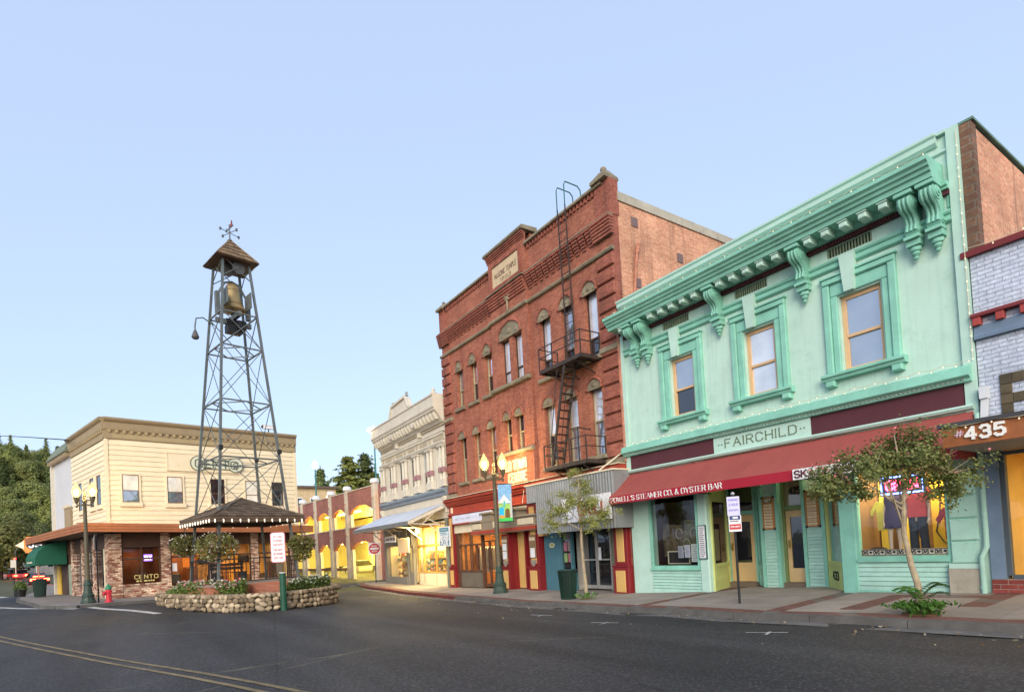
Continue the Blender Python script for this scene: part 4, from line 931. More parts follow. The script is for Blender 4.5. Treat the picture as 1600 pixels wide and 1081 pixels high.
light('shop_lamp', 'AREA', (-1.8,15.6,2.85), 60, (1,.72,.3), 1.2)
festoon('string of small bulbs along the top of the blue brick wall', [(-4.15,13.9,6.93),(4,13.9,6.93)], 18)
festoon('string of small bulbs along the roof edge of the 435 canopy', [(-4.1,12.0,3.27),(3,12.0,3.27)], 20, .02)
# ------------------------------------------------------------------ red brick three-storey building
M_brickR = brickmat('red_brick', (.30,.085,.05), (.41,.14,.085), (.29,.18,.13), .21, .072, .009, .22, stain=(.13,.035,.03), stain_amt=.55)
M_brickR2 = brickmat('red_brick_worn', (.28,.072,.045), (.37,.11,.07), (.24,.14,.11), .21, .072, .010, .3, stain=(.10,.05,.045), stain_amt=.75)
M_terra = mat('terracotta_red', (.34,.05,.028), .7, .15, 2.0, .2, 40, dirt=(.22,.035,.025))
M_oxred = mat('dark_red_paint', (.20,.014,.018), .5, .1)
M_ochre = mat('ochre_panel_paint', (.58,.36,.12), .65, .1, 2.0)
M_sash = mat('weathered_sash', (.34,.29,.18), .7, .2, 5.0)
M_sashd = mat('dark_sash', (.06,.04,.03), .6, .2)
RX0, RX1 = -25.78, -13.56
Rb = Thing('brick_building', 'three-storey red brick building with stepped parapet, plaque and iron fire escape', 'building', (-19.7,14,-.15), 0, (-19.7,0,-.15))
wl = [-24.13,-22.85,-21.57]; wr = [-17.42,-16.12,-14.83]
def hole(c, w, z0, z1): return (c-w/2, c+w/2, z0, z1)
H = [hole(c,.62,8.42,10.32) for c in wl]+[hole(c,.60,4.86,7.06) for c in wl]+[hole(c,.66,8.05,10.42) for c in wr]+[hole(c,.64,4.62,7.06) for c in wr]
Hc = [(-20.36,-19.72,8.46,10.36),(-19.46,-18.82,8.46,10.36),hole(-20.15,.54,5.62,7.10),hole(-19.27,.54,5.62,7.10)]
Rb.part('wall', wall(RX0+.03, RX1, 4.16, 13.62, H+[(-20.95,-18.40,8.40,10.9),(-20.95,-18.40,5.55,7.3)], 0, .28), M_brickR)
Rb.part('center_bay', wall(-21.02,-18.34,4.16,14.22,Hc,-.10,.33), M_brickR)
cs = MB()
for x in (-21.02,-18.34): cs.quad((x,-.10,4.16),(x,0,4.16),(x,0,14.22),(x,-.10,14.22))
cs.box(-21.02,-18.34,.23,.5,13.6,14.2)
Rb.part('bay_return', cs, M_brickR)
Rb.part('side_wall', MB().box(RX1-.3, RX1+.002, .285, 24, -.3, 13.0), M_brickO, label='orange side wall above the green roof')
Rb.part('side_wall', MB().box(RX1-.3, RX1+.001, .003, .284, -.3, 13.6), M_brickR2)
Rb.part('side_wall', MB().box(RX0+.03, RX0+.3, .285, 24, -.3, 13.3), M_brickR2)
Rb.part('back_wall', MB().box(RX0+.31, RX1-.31, 23.7, 24, -.3, 13.0), M_brickR2)
Rb.part('roof', MB().box(RX0+.31, RX1-.31, .51, 23.69, 12.5, 12.6), M_roof)
Rb.part('coping', MB().prism([(.285,13.001),(24.05,13.001),(24.05,13.30),(.285,13.30)], 'x', RX1-.34, RX1+.05), mat('render_coping', (.40,.37,.30), .9, .2, 1.5, dirt=(.2,.18,.15)), label='pale rendered coping on the side wall')
Rb.part('downspout', MB().tube([(RX1+.02,-.06,4.2),(RX1+.02,-.06,8.6)], .05, 8).tube([(RX1+.08,.08,8.55),(RX1+.10,.7,9.5),(RX1+.10,1.0,11.4)], .05, 8).tube([(RX1+.10,1.0,11.35),(RX1+.10,1.12,11.7)], .07, 8), M_rust, smooth=True)
for y, z in ((.9,12.3),(.9,10.2),(3.2,11.6),(5.6,10.9)): Rb.part('wall_plate', MB().box(RX1-.01,RX1+.03,y,y+.3,z,z+.32), mat('iron_wall_plate', (.16,.11,.11), .7))
# quoins
for s, x0, x1 in ((0, RX0, RX0+.82), (1, RX1-.80, RX1-.0)):
    for i in range(14):
        z = 4.45+i*.49
        if z > 11: break
        Rb.part('quoin', MB().cham(x0, x1, -.09, -.003, z, z+.40, .03), M_brickR2)
    for z in (7.98, 4.20): Rb.part('quoin_stone', MB().cham(x0-.05, x1+.03, -.14, -.003, z, z+.19, .03), M_stone)
# stone string course, lifted round the middle ornament
Rb.part('string_course', MB().prism([(-.003,11.42),(-.10,11.40),(-.13,11.34),(-.10,11.28),(-.003,11.26)], 'x', RX0-.03, -21.03), M_stone)
Rb.part('string_course', MB().prism([(-.103,11.42),(-.20,11.40),(-.23,11.34),(-.20,11.28),(-.103,11.26)], 'x', -21.06, -18.30), M_stone)
Rb.part('string_course', MB().prism([(-.003,11.42),(-.10,11.40),(-.13,11.34),(-.10,11.28),(-.003,11.26)], 'x', -18.33, RX1+.03), M_stone)
# corbel table: stepped courses carried on stepped corbels
def courses(x0, x1, y, z0, n=5, h=.085):
    for k in range(n):
        yy = y-.06-k*.035
        Rb.part('brick_course', MB().box(x0, x1, yy, y-.003, z0+k*h*1.25, z0+k*h*1.25+h), M_brickR2)
        if k < n-1: Rb.part('brick_course', MB().box(x0, x1, yy+.03, y-.003, z0+k*h*1.25+h+.001, z0+(k+1)*h*1.25-.001), M_brickR2)
courses(-21.0,-18.36,-.10,11.86)
for x0, x1 in ((RX0-.06,RX0+.86),(RX1-.84,RX1+.06)):
    for k in range(6): Rb.part('brick_course', MB().box(x0, x1, -.14-k*.025, -.003, 11.80+k*.105, 11.80+k*.105+.08), M_brickR2); Rb.part('brick_course', MB().box(x0+.02, x1-.02, -.10-k*.025, -.003, 11.881+k*.105, 11.904+k*.105), M_brickR2)
cm = MB()
for k in range(5): cm.box(-.09-.012*k, .09+.012*k, -.05-k*.04, -.003, k*.10, k*.10+.085); cm.box(-.08, .08, -.03-k*.04, -.003, k*.10+.0851, k*.10+.0999)
ME_cor = cm.mesh('corbel', M_brickR2)
for x0, x1 in ((-24.9,-21.06),(-18.30,-14.4)):
    n = round((x1-x0)/.36)
    for i in range(n): Rb.inst('corbel', ME_cor, (x0+(i+.5)*(x1-x0)/n, 0, 11.82))
    Rb.part('brick_course', MB().box(x0, x1, -.24, -.003, 12.325, 12.40), M_brickR2)
for x0, x1, y in ((RX0-.05,-21.04,0),(-21.05,-18.31,-.10),(-18.32,RX1+.05,0)):
    Rb.part('stone_line', MB().prism([(y-.003,12.47),(y-.24,12.455),(y-.26,12.405),(y-.003,12.405)], 'x', x0, x1), M_stone)
# parapet coping and dentils
for x0, x1 in ((RX0+.03,-21.04),(-18.32,RX1-.30)):
    Rb.part('coping', MB().prism([(.30,13.62),(-.14,13.62),(-.16,13.66),(-.12,13.74),(.30,13.78)], 'x', x0, x1), M_stone)
    m = MB(); x = x0+.1
    while x < x1-.1: m.box(x, x+.09, -.07, -.003, 13.44, 13.60); x += .19
    m.box(x0, x1, -.09, -.003, 13.601, 13.619); Rb.part('brick_dentils', m, M_brickR2, stuff=True)
Rb.part('coping', MB().prism([(.52,14.23),(-.26,14.23),(-.30,14.28),(-.26,14.38),(.52,14.42)], 'x', -21.14, -18.22), M_stone)
m = MB()
for k in range(4): m.box(-21.06+.0*k, -18.30, -.12-k*.035, -.103, 13.92+k*.075, 13.92+k*.075+.055)
x = -21.0
while x < -18.4: m.box(x, x+.08, -.26, -.103, 14.225, 14.229); x += .17
Rb.part('brick_course', m, M_brickR2)
# plaque
pf = MB(); pf.box(-20.86,-20.70,-.16,-.103,12.62,13.78); pf.box(-18.72,-18.56,-.16,-.103,12.62,13.78); pf.box(-20.699,-18.721,-.16,-.103,13.64,13.78); pf.box(-20.699,-18.721,-.16,-.103,12.62,12.74)
Rb.part('plaque_frame', pf, M_brickR2)
pq = Rb.part('plaque', MB().box(-20.69,-18.73,-.115,-.104,12.75,13.63), mat('cream_plaque', (.56,.44,.28), .8, .12, 3.0, dirt=(.40,.28,.18)))
Rb.part('lettering', letters('MASONIC TEMPLE', -20.5,-18.9,13.10,.2,-.1155,.008,.13,gap=.28), mat('plaque_ink', (.20,.13,.09), .7), pq)
Rb.part('lettering', letters('1893', -20.1,-19.3,12.84,.15,-.1155,.008,.13), MATS['plaque_ink'], pq)
# finials
def finial(x, z, k=1.0):
    m = MB(); m.box(x-.36*k,x+.36*k,-.24,.42,z,z+.10)
    m.add([(x-.36*k,-.24,z+.101),(x+.36*k,-.24,z+.101),(x+.36*k,.42,z+.101),(x-.36*k,.42,z+.101),(x-.15*k,.0,z+.40*k),(x+.15*k,.0,z+.40*k),(x+.15*k,.2,z+.40*k),(x-.15*k,.2,z+.40*k)],[(0,3,2,1),(4,5,6,7),(0,1,5,4),(1,2,6,5),(2,3,7,6),(3,0,4,7)])
    m.lathe([(.06*k,z+.39*k),(.10*k,z+.44*k),(.11*k,z+.50*k),(.07*k,z+.56*k),(.0,z+.59*k)], (x,.1,0), 10)
    Rb.part('finial', m, M_stone)
Rb.part('corner_pier', MB().box(RX1-.72, RX1+.02, -.06, .34, 12.48, 13.70), M_brickR2)
Rb.part('corner_pier', MB().box(RX0-.02, RX0+.6, -.06, .34, 12.48, 13.60), M_brickR2)
finial(RX1-.36, 13.705, 1.0); finial(RX0+.28, 13.605, .85)
orn = MB(); orn.tube([(-19.62,-.16,11.42),(-19.62,-.16,11.95)], .045, 8)
for dx, dz in ((0,0),(.11,.05),(-.11,.05),(0,.14),(.07,-.08),(-.07,-.08)): orn.ball((-19.62+dx,-.16,12.0+dz), .07, 8, 6)
Rb.part('carved_ornament', orn, M_stone, smooth=True)
# windows with pointed stone hoods
def hood(c, w, z0, z1, y=-.10, yb=-.003):
    m = MB(); h = w/2; r = z1-z0
    m.prism([(c-h,z0),(c+h,z0),(c+h*.98,z0+r*.42),(c+h*.62,z0+r*.78),(c,z1),(c-h*.62,z0+r*.78),(c-h*.98,z0+r*.42)], 'y', y+.04, yb)
    f = Rb.part('window_hood', m, M_stone)
    o = MB(); P = [(c-h,z0),(c-h*.98,z0+r*.42),(c-h*.62,z0+r*.78),(c,z1),(c+h*.62,z0+r*.78),(c+h*.98,z0+r*.42),(c+h,z0)]
    o.tube([(a,y+.03,b) for a, b in P], .05, 6); Rb.part('hood_moulding', o, M_brickR2, f)
    s = MB()
    for a, b, rr in ((0,.35,.18),(.3,.22,.11),(-.3,.22,.11)): s.ball((c+a*w,y+.035,z0+b*r), rr*r, 8, 6, (1.3,.35,1))
    Rb.part('carving', s, M_stone, f, smooth=True)
def sill(c, w, z, y=-.14, h=.15): Rb.part('window_sill', MB().cham(c-w/2, c+w/2, y, -.003, z-h, z, .03), M_stone)
for i, c in enumerate(wl):
    window(Rb, c-.29, c+.29, 8.44, 10.30, .16, M_sash, M_gl_dk, .055, 9.3, gm2=M_gl_up); hood(c, .74, 10.18, 10.72); sill(c, .92, 8.42)
    window(Rb, c-.28, c+.28, 4.88, 7.04, .16, M_sash, M_gl_dk, .055, 5.95, gm2=M_gl_dk); hood(c, .72, 6.92, 7.33); sill(c, .92, 4.86)
for i, c in enumerate(wr):
    window(Rb, c-.31, c+.31, 8.07, 10.40, .16, M_sashd, M_gl_dk, .05, 8.75, gm2=M_gl_up if i == 1 else M_gl_cur); hood(c, .80, 10.28, 10.74); sill(c, .95, 8.05)
    window(Rb, c-.30, c+.30, 4.64, 7.04, .16, M_sash, M_gl_up if i else M_gl_dk, .055, 5.85, gm2=M_gl_cur); hood(c, .76, 6.93, 7.34); sill(c, .95, 4.62)
for a, b in ((-20.34,-19.74),(-19.44,-18.84)): window(Rb, a, b, 8.48, 10.34, .06, M_sashd, M_gl_cur, .05, 9.0)
hood(-19.59, 1.62, 10.34, 11.02, -.22, -.104)
Rb.part('window_sill', MB().cham(-21.08,-18.30,-.26,-.103,8.28,8.45,.04), M_stone)
for c in (-20.15,-19.27): window(Rb, c-.25, c+.25, 5.64, 7.08, .06, M_sash, M_gl_dk, .055, 6.35); hood(c, .64, 6.98, 7.38, -.20, -.104)
Rb.part('window_sill', MB().cham(-21.0,-18.34,-.24,-.103,5.44,5.61,.04), M_stone)
M_gold = mat('white_wood_letters', (.55,.50,.38), .6, .05)
sg = Thing('wall_lettering', 'OLD TOWN CENTRE in raised white letters on the red brick wall', 'lettering', (-19.5,13.9,4.3), 0, (-19.5,-.1,4.3))
sg.part('letters', letters('OLD TOWN', -20.62,-18.95,4.84,.36,-.105,.05,.22,gap=.24), M_gold)
sg.part('letters', letters('CENTRE', -20.25,-18.95,4.32,.36,-.105,.05,.22,gap=.24), M_gold)
Rb.part('conduit', MB().tube([(-18.42,-.13,5.4),(-18.42,-.13,4.2)], .03, 6), M_rust)
# ---- street level
Rb.part('cornice', MB().prism([(-.003,4.158),(-.32,4.13),(-.36,4.10),(-.34,4.02),(-.26,3.98),(-.24,3.90),(-.18,3.87),(-.16,3.80),(-.003,3.78)], 'x', RX0-.08, RX1), M_terra)
Rb.part('cornice_flashing', MB().box(RX0-.1,RX1,-.38,-.003,4.16,4.185), M_cream)
Rb.part('frieze', MB().box(RX0+.02,RX1,-.08,.2,3.36,3.779), M_terra)
Rb.part('frieze_moulding', MB().prism([(-.083,3.45),(-.16,3.42),(-.18,3.37),(-.10,3.33),(-.083,3.33)], 'x', RX0-.02, -17.6), M_terra)
Rb.part('frieze_bracket', MB().box(-25.45,-25.35,-.16,-.081,3.46,3.74), M_cream)
def pilaster(x0, x1, z0, z1, y=-.16, z_b=.78):
    f = Rb.part('pilaster', MB().cham(x0,x1,y,.3,z_b+.05,z1,.01), M_oxred); w = x1-x0
    Rb.part('panel', MB().cham(x0+w*.22,x1-w*.22,y-.02,y-.001,z_b+.16,z1-.1,.012), M_ochre, f)
    Rb.part('base', MB().cham(x0-.05,x1+.05,y-.06,.31,z0,z_b,.01).box(x0-.07,x1+.07,y-.09,.32,z_b,z_b+.05), M_oxred, f)
    Rb.part('panel', MB().cham(x0+w*.14,x1-w*.14,y-.085,y-.061,z0+.15,z_b-.12,.012), M_ochre, f)
pilaster(-25.74,-25.30,-.2,3.32); pilaster(-21.0,-20.48,-.25,2.2); pilaster(-19.06,-18.42,-.22,3.3); pilaster(-14.22,-13.62,-.2,3.3)
Rb.part('sign_panel', MB().box(-25.26,-21.7,-.20,-.081,2.93,3.32), mat('blank_sign_white', (.62,.66,.78), .5, .06, dirt=(.5,.53,.62)))
Rb.part('sign_print', scribble(-25.0,-22.2,3.0,3.26,-.2005,1,random.Random(3),.003), mat('faded_sign_blue', (.50,.54,.68), .6))
Rb.part('sign_ledge', MB().box(-25.28,-21.5,-.26,.0,2.86,2.925), M_terra)
Rb.part('fascia_board', MB().box(-25.28,-23.0,-.10,.1,2.46,2.858), M_cream)
fm = mat('shopfront_brown', (.10,.045,.025), .55)
f = MB(); f.box(-25.05,-24.97,-.05,.1,-.15,2.46); f.box(-23.95,-23.88,-.05,.1,.6,2.46); f.box(-22.92,-22.82,-.05,.1,-.15,2.46); f.box(-24.97,-22.92,-.05,.1,1.82,1.9); f.box(-24.97,-22.92,-.05,.1,.58,.66); f.box(-24.50,-24.45,-.04,.08,.66,1.82); f.box(-23.45,-23.40,-.04,.08,.66,1.82)
f.box(-25.28,-25.05,-.04,.15,-.15,2.46)
Rb.part('shopfront_frame', f, fm)
for a, b in ((-24.97,-23.92),(-23.92,-22.92)): Rb.part('stall_riser', MB().cham(a+.02,b-.02,-.03,.08,-.15,.575,.02), mat('grey_brown_riser', (.13,.11,.085), .7, .15))
Rb.part('shop_window', MB().quad((-24.97,.03,.66),(-22.92,.03,.66),(-22.92,.03,2.46),(-24.97,.03,2.46)), M_gl)
for a, b in ((-22.80,-22.32),(-22.29,-21.81)):
    d = MB(); d.box(a,a+.06,.02,.07,-.08,2.0); d.box(b-.06,b,.02,.07,-.08,2.0); d.box(a+.06,b-.06,.02,.07,-.08,.05); d.box(a+.06,b-.06,.02,.07,1.94,2.0)
    d = Rb.part('door', d, fm); Rb.part('pane', MB().quad((a+.06,.04,.05),(b-.06,.04,.05),(b-.06,.04,1.94),(a+.06,.04,1.94)), M_gl, d)
Rb.part('shop_window', MB().quad((-22.82,.04,2.04),(-21.1,.04,2.04),(-21.1,.04,2.5),(-22.82,.04,2.5)), M_gl)
Rb.part('shop_window', MB().quad((-21.78,.04,.3),(-21.02,.04,.3),(-21.02,.04,2.0),(-21.78,.04,2.0)), M_gl)
Rb.part('wall_under', MB().box(-21.8,-21.0,-.02,.06,-.2,.3), M_oxred)
M_inbrick = brickmat('lit_inner_brick', (.55,.20,.06), (.62,.27,.10), (.50,.30,.14), .24, .08, .012)
room(Rb, -25.1,-21.0,.12,3.2,-.1,2.6, M_inbrick, mat('shop_floor_wood', (.25,.13,.06), .6), M_cream)
CR_ = Thing('clothes_rack', 'rail of dark and light clothes inside the lit brick-walled shop', 'clothes rack', (-23.5,15.0,-.1), 0, (-23.5,1.0,-.1))
CR_.part('rail', MB().tube([(-24.9,1.0,1.75),(-21.3,1.0,1.75)], .015, 6).tube([(-24.9,1.0,-.1),(-24.9,1.0,1.75)], .015, 6).tube([(-21.3,1.0,-.1),(-21.3,1.0,1.75)], .015, 6), M_black)
rr = random.Random(17); x = -24.8
while x < -21.4:
    w = rr.uniform(.10,.2); h = rr.uniform(.7,1.25); c = rr.choice([(.03,.03,.04),(.5,.46,.38),(.12,.03,.03),(.2,.16,.10),(.45,.40,.30),(.04,.06,.09)])
    CR_.part('garment', MB().prism([(x,1.70-h),(x+w,1.70-h),(x+w*.9,1.66),(x+w*.5,1.74),(x+w*.1,1.66)], 'y', .85, 1.2), mat('garment_%d' % int(c[0]*100), c, .85)); x += w+rr.choice([.03,.03,.35])
light('shop_lamp', 'AREA', (-23.4,15.4,2.55), 80, (1,.66,.28), 1.2)
# entrance portico with a stepped top
M_port = mat('portico_olive', (.25,.21,.15), .75, .12, 2.0); M_portc = mat('portico_cream', (.58,.50,.36), .7, .1)
P_ = [(-23.0,2.42),(-18.1,2.42),(-18.1,2.86),(-18.75,2.86),(-18.75,2.86),(-19.1,2.86),(-19.1,3.16),(-21.4,3.16),(-21.4,2.86),(-23.0,2.86)]
Rb.part('portico_band', MB().box(-23.0,-18.1,-.52,.1,2.30,2.44), M_terra)
Rb.part('portico', MB().box(-22.98,-18.12,-.46,.05,2.442,2.80), M_port)
Rb.part('portico_cap', MB().cham(-23.06,-22.05,-.56,.05,2.802,2.90,.03).cham(-19.35,-18.06,-.56,.05,2.802,2.90,.03), M_port)
for xa, xb in ((-22.02,-21.2),(-20.2,-19.36)): Rb.part('portico_step', MB().box(xa,xb,-.48,.05,2.803,3.12).cham(xa-.1,xb+.1,-.58,.05,3.12,3.22,.03), M_port)
for a, b in ((-22.9,-22.15),(-21.15,-20.75),(-19.30,-18.25)): Rb.part('portico_panel', MB().cham(a,b,-.50,-.461,2.50,2.76,.015), M_portc)
Rb.part('portico_soffit', MB().box(-22.9,-18.2,-.45,1.7,2.27,2.299), M_portc)
Rb.part('transom', MB().quad((-21.1,.02,2.81),(-18.3,.02,2.81),(-18.3,.02,3.33),(-21.1,.02,3.33)), MATS['frosted_transom'])
Rb.part('recess_wall', MB().box(-20.46,-19.75,.25,.35,-.1,2.27), M_ochre); Rb.part('recess_wall', MB().box(-20.48,-20.40,-.02,.26,-.15,2.27).box(-19.80,-19.70,.15,1.6,-.15,2.27), M_oxred)
Rb.part('entrance_door', MB().box(-19.69,-19.06,1.3,1.4,-.05,2.26), mat('olive_door', (.16,.14,.04), .6))
Rb.part('yellow_pier', MB().box(-18.40,-18.08,-.14,.2,2.0,3.32), M_ochre)
# notice boards and crest on the two piers
for x, lab in ((-20.74,'tall noticeboard with white sheets on the left entrance pier of the brick building'), (-18.74,'tall noticeboard with white sheet and crest on the right entrance pier of brick building')):
    T = Thing('notice_board', lab, 'notice board', (x,13.8,.9), 0, (x,-.2,.9), 'notice boards on the entrance piers')
    T.part('board', MB().cham(x-.21,x+.21,-.215,-.19,1.15,2.08,.01), mat('noticeboard_brown', (.20,.13,.07), .7))
    T.part('header', letters('OLD TOWN', x-.17,x+.17,1.86,.11,-.2155,.006,.2), M_portc)
    for k in range(2 if x < -20 else 1): T.part('sheet', MB().box(x-.15,x+.15,-.220,-.216,1.5-.36*k,1.80-.33*k-(.0 if x<-20 else .25)), M_white_p)
    if x > -20: T.part('sheet', MB().box(x-.15,x+.15,-.22,-.216,1.18,1.49), M_white_p)
    T.part('crest', MB().prism([(x-.2,1.06),(x-.1,1.10),(x,1.04),(x+.1,1.10),(x+.2,1.06),(x+.12,.9),(x,.80),(x-.12,.9)], 'y', -.21, -.19), mat('crest_grey', (.26,.22,.18), .7))
# teal shop under the corrugated canopy
M_teal = mat('teal_paint', (.06,.16,.20), .65, .12, 1.5, streak=.2)
Rb.part('teal_wall', MB().box(-18.36,-17.35,.1,.3,-.2,2.4).box(-17.35,-16.68,.1,.3,-.2,.55), M_teal)
f = MB(); f.box(-17.35,-17.27,.06,.2,.55,2.3); f.box(-16.76,-16.68,.06,.2,.55,2.3); f.box(-17.27,-16.76,.06,.2,2.22,2.3); f.box(-17.40,-16.64,.02,.2,.50,.56)
Rb.part('poster_window', f, M_teal); Rb.part('shop_window', MB().quad((-17.27,.15,.56),(-16.76,.15,.56),(-16.76,.15,2.22),(-17.27,.15,2.22)), M_gl_dk)
rr = random.Random(8)
for i in range(6):
    x, z = -17.22+(i % 2)*.24, .95+(i//2)*.42; Rb.part('poster', MB().box(x,x+.19,.138,.146,z,z+.34), mat('poster_%d' % i, (.15+.3*rr.random(),.13+.2*rr.random(),.10+.2*rr.random()), .7))
al = mat('aluminium_frame', (.50,.48,.44), .4, .06, metal=.6)
def dbl(x0, x1):
    d = MB(); d.box(x0,x0+.05,.55,.6,-.05,2.25); d.box(x1-.05,x1,.55,.6,-.05,2.25); d.box(x0+.05,x1-.05,.55,.6,-.05,.08); d.box(x0+.05,x1-.05,.55,.6,2.17,2.25); d.box(x0+.05,x1-.05,.54,.6,.98,1.03)
    d = Rb.part('door', d, al); Rb.part('pane', MB().quad((x0+.05,.58,.08),(x1-.05,.58,.08),(x1-.05,.58,2.17),(x0+.05,.58,2.17)), M_gl_dk, d)
dbl(-16.62,-15.88); dbl(-15.86,-15.12)
for xa, xb, ya in ((-16.67,-16.63,.3),(-15.11,-15.06,.5),(-14.72,-14.66,.3)): Rb.part('door_frame', MB().box(xa,xb,ya,.65,-.1,2.4), al)
Rb.part('side_light', MB().quad((-15.06,.58,.0),(-14.72,.58,.0),(-14.72,.58,2.3),(-15.06,.58,2.3)), M_gl_dk)
Rb.part('recess_wall', MB().box(-14.66,-14.24,.12,.3,-.2,2.4), mat('grey_green_wall', (.15,.15,.11), .7))
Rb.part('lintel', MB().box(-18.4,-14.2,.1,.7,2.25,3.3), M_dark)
Rb.part('paper', MB().box(-15.75,-15.60,.53,.536,1.0,1.45), M_white_p)
ov = solid('oval_sign', MB().prism([(.17*math.cos(2*PI*k/18),.10*math.sin(2*PI*k/18)) for k in range(18)], 'y', -.02, 0), mat('sign_cream', (.55,.52,.36), .6), 'small cream oval sign on the teal wall', 'sign', (-17.85,14.09,1.62))
link('emblem', MB().prism([(.11*math.cos(2*PI*k/14),.055*math.sin(2*PI*k/14)) for k in range(14)], 'y', -.024, -.0205).mesh('emblem', mat('oval_green', (.28,.33,.12), .6)), ov)
# corrugated canopy front
M_corr = mat('galvanised_sheet', (.30,.32,.33), .5, .12, 1.2, metal=.35, streak=.45, dirt=(.20,.15,.11), rnd=.08)
CA = Thing('corrugated_canopy', 'galvanised corrugated metal canopy front on the red brick building', 'canopy', (-15.5,13.2,2.0), 0, (-15.5,-.8,2.0))
def corr(x0, x1, z0, z1, y):
    m = MB(); n = max(1, int((x1-x0)/.125)); p = (x1-x0)/n; V = []
    for i in range(n): V += [(x0+p*(i+u), y-.035*v) for u, v in ((0,-1),(.14,-1),(.30,.7),(.42,1),(.72,1),(.84,.7),(.999,-1))]
    for (a, ya), (b, yb) in zip(V, V[1:]): m.quad((a,ya,z0),(b,yb,z0),(b,yb,z1),(a,ya,z1))
    return m
px0 = [-17.58,-16.7,-15.85,-15.0,-14.2,-13.40]
for a, b in zip(px0, px0[1:]): CA.part('corrugated_sheet', corr(a, b-.004, 2.06, 3.90, -.80), M_corr)
CA.part('corrugated_sheet', corr(-18.16,-17.584,3.26,3.90,-.80), M_corr)
CA.part('cap_flashing', MB().box(-18.2,-13.36,-.86,-.0,3.905,3.96), M_cream)
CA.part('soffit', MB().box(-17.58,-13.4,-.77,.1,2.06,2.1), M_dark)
CA.part('end_panel', MB().box(-17.60,-17.585,-.78,-.003,2.1,3.25), M_corr)
CA.part('end_panel', MB().box(-18.18,-18.165,-.78,-.003,3.26,3.9), M_corr); CA.part('end_panel', MB().box(-13.40,-13.385,-.78,-.003,2.06,3.9), M_corr)
CA.part('stay_rod', MB().tube([(-18.3,-.9,3.3),(-19.2,-.12,4.0)], .012, 5).tube([(-14.1,-.75,3.98),(-13.7,-.02,4.55)], .025, 6), M_cream)
gs = Thing('grill_sign', 'white sign board lettered Grill in red on the corrugated canopy', 'sign', (-15.4,13.15,2.4), 0, (-15.4,-.85,2.4))
gs.part('board', MB().box(-15.9,-13.48,-.93,-.87,2.36,3.2), M_white_p)
gs.part('lettering', letters('GRILL', -15.0,-13.68,2.58,.34,-.9305,.012,.24,gap=.3), mat('rust_red_letters', (.40,.07,.03), .6))
gs.part('emblem', MB().tube([(-15.5+.22*math.cos(a),-.935,2.78+.3*math.sin(a)) for a in lin(0,2*PI,20)], .016, 6), mat('grey_ring', (.25,.27,.30), .5))
gs.part('emblem', MB().tube([(-14.4+.42*math.cos(a),-.935,2.50+.10*math.sin(a)) for a in lin(PI,2*PI,14)], .012, 6), MATS['grey_ring'])
# ---- fire escape and roof ladder
FE = Thing('fire_escape', 'black iron fire escape with two balconies and a steep ladder between them', 'fire escape', (-15.6,13.5,4.4), 0, (-15.6,-.5,4.4))
M_fe = mat('fire_escape_iron', (.045,.035,.03), .6, .4, 5.0, dirt=(.13,.05,.02))
FX0, FX1, FY = -16.75, -14.48, -.90
for zb, nm in ((7.98,'upper'),(4.42,'lower')):
    m = MB(); m.bar((FX0,FY,zb-.06),(FX1,FY,zb-.06),.04,.13); m.bar((FX0,0,zb-.06),(FX1,0,zb-.06),.04,.13); m.bar((FX0,FY,zb-.06),(FX0,0,zb-.06),.04,.13); m.bar((FX1,FY,zb-.06),(FX1,0,zb-.06),.04,.13)
    for i in range(13): y = FY+.04+i*(-FY-.06)/12; m.bar((FX0,y,zb-.005),(FX1,y,zb-.005),.05,.02)
    for x in (FX0+.4, (FX0+FX1)/2, FX1-.3): m.bar((x,FY+.05,zb-.12),(x,-.0,zb-.5),.035); m.bar((x,FY+.05,zb-.1),(x,-.0,zb-.1),.04)
    FE.part('balcony_floor', m, M_fe)
    r = MB()
    for z in (.45,.80): r.bar((FX0,FY,zb+z),(FX1,FY,zb+z),.03); r.bar((FX0,FY,zb+z),(FX0,0,zb+z),.03); r.bar((FX1,FY,zb+z),(FX1,0,zb+z),.03)
    FE.part('railing', r, M_fe)
    for x, y in ((FX0,FY),(-16.0,FY),(-15.25,FY),(FX1,FY),(FX0,-.02),(FX1,-.02)): FE.part('post', MB().bar((x,y,zb),(x,y,zb+.82),.035), M_fe)
lad = MB(); A = Vector((-16.35,-.62,4.45)); Bq = Vector((-15.35,-.62,8.0)); dx = Vector((0,.0,0))
for yo in (-.24,.24):
    lad.bar(A+Vector((0,yo,0)), Bq+Vector((0,yo,0)), .05, .09)
    lad.tube([A+Vector((-.05,yo,.75)), Bq+Vector((-.45,yo,-.2))], .015, 5)
FE.part('ladder_rails', lad, M_fe)
for i in range(1, 13):
    c = A.lerp(Bq, i/13); FE.part('tread', MB().box(c.x-.08,c.x+.08,c.y-.24,c.y+.24,c.z-.012,c.z+.012), M_fe)
hp = MB(); hp.bar((-15.35,FY,4.42),(-15.35,FY,5.55),.035); hp.bar((-14.85,FY,4.42),(-14.85,FY,5.55),.035); hp.bar((-15.35,FY,5.55),(-14.85,FY,5.55),.035); hp.bar((-14.85,FY,5.55),(-14.85,-.3,5.5),.035)
FE.part('hatch_frame', hp, M_fe)
RL = Thing('roof_ladder', 'dark iron ladder from the fire escape to hooped handrails above the brick parapet', 'ladder', (-15.6,13.85,8), 0, (-15.6,-.15,8))
m = MB(); t = MB(); xx = (-15.95,-15.52)
for x in xx: m.bar((x,-.20,8.8),(x,-.30,13.75),.035)
for x in xx: t.tube([(x,-.30,13.7),(x,-.30,14.45),(x,-.24,14.58),(x,.35,14.58),(x,.48,14.46),(x,.5,13.75)], .022, 6)
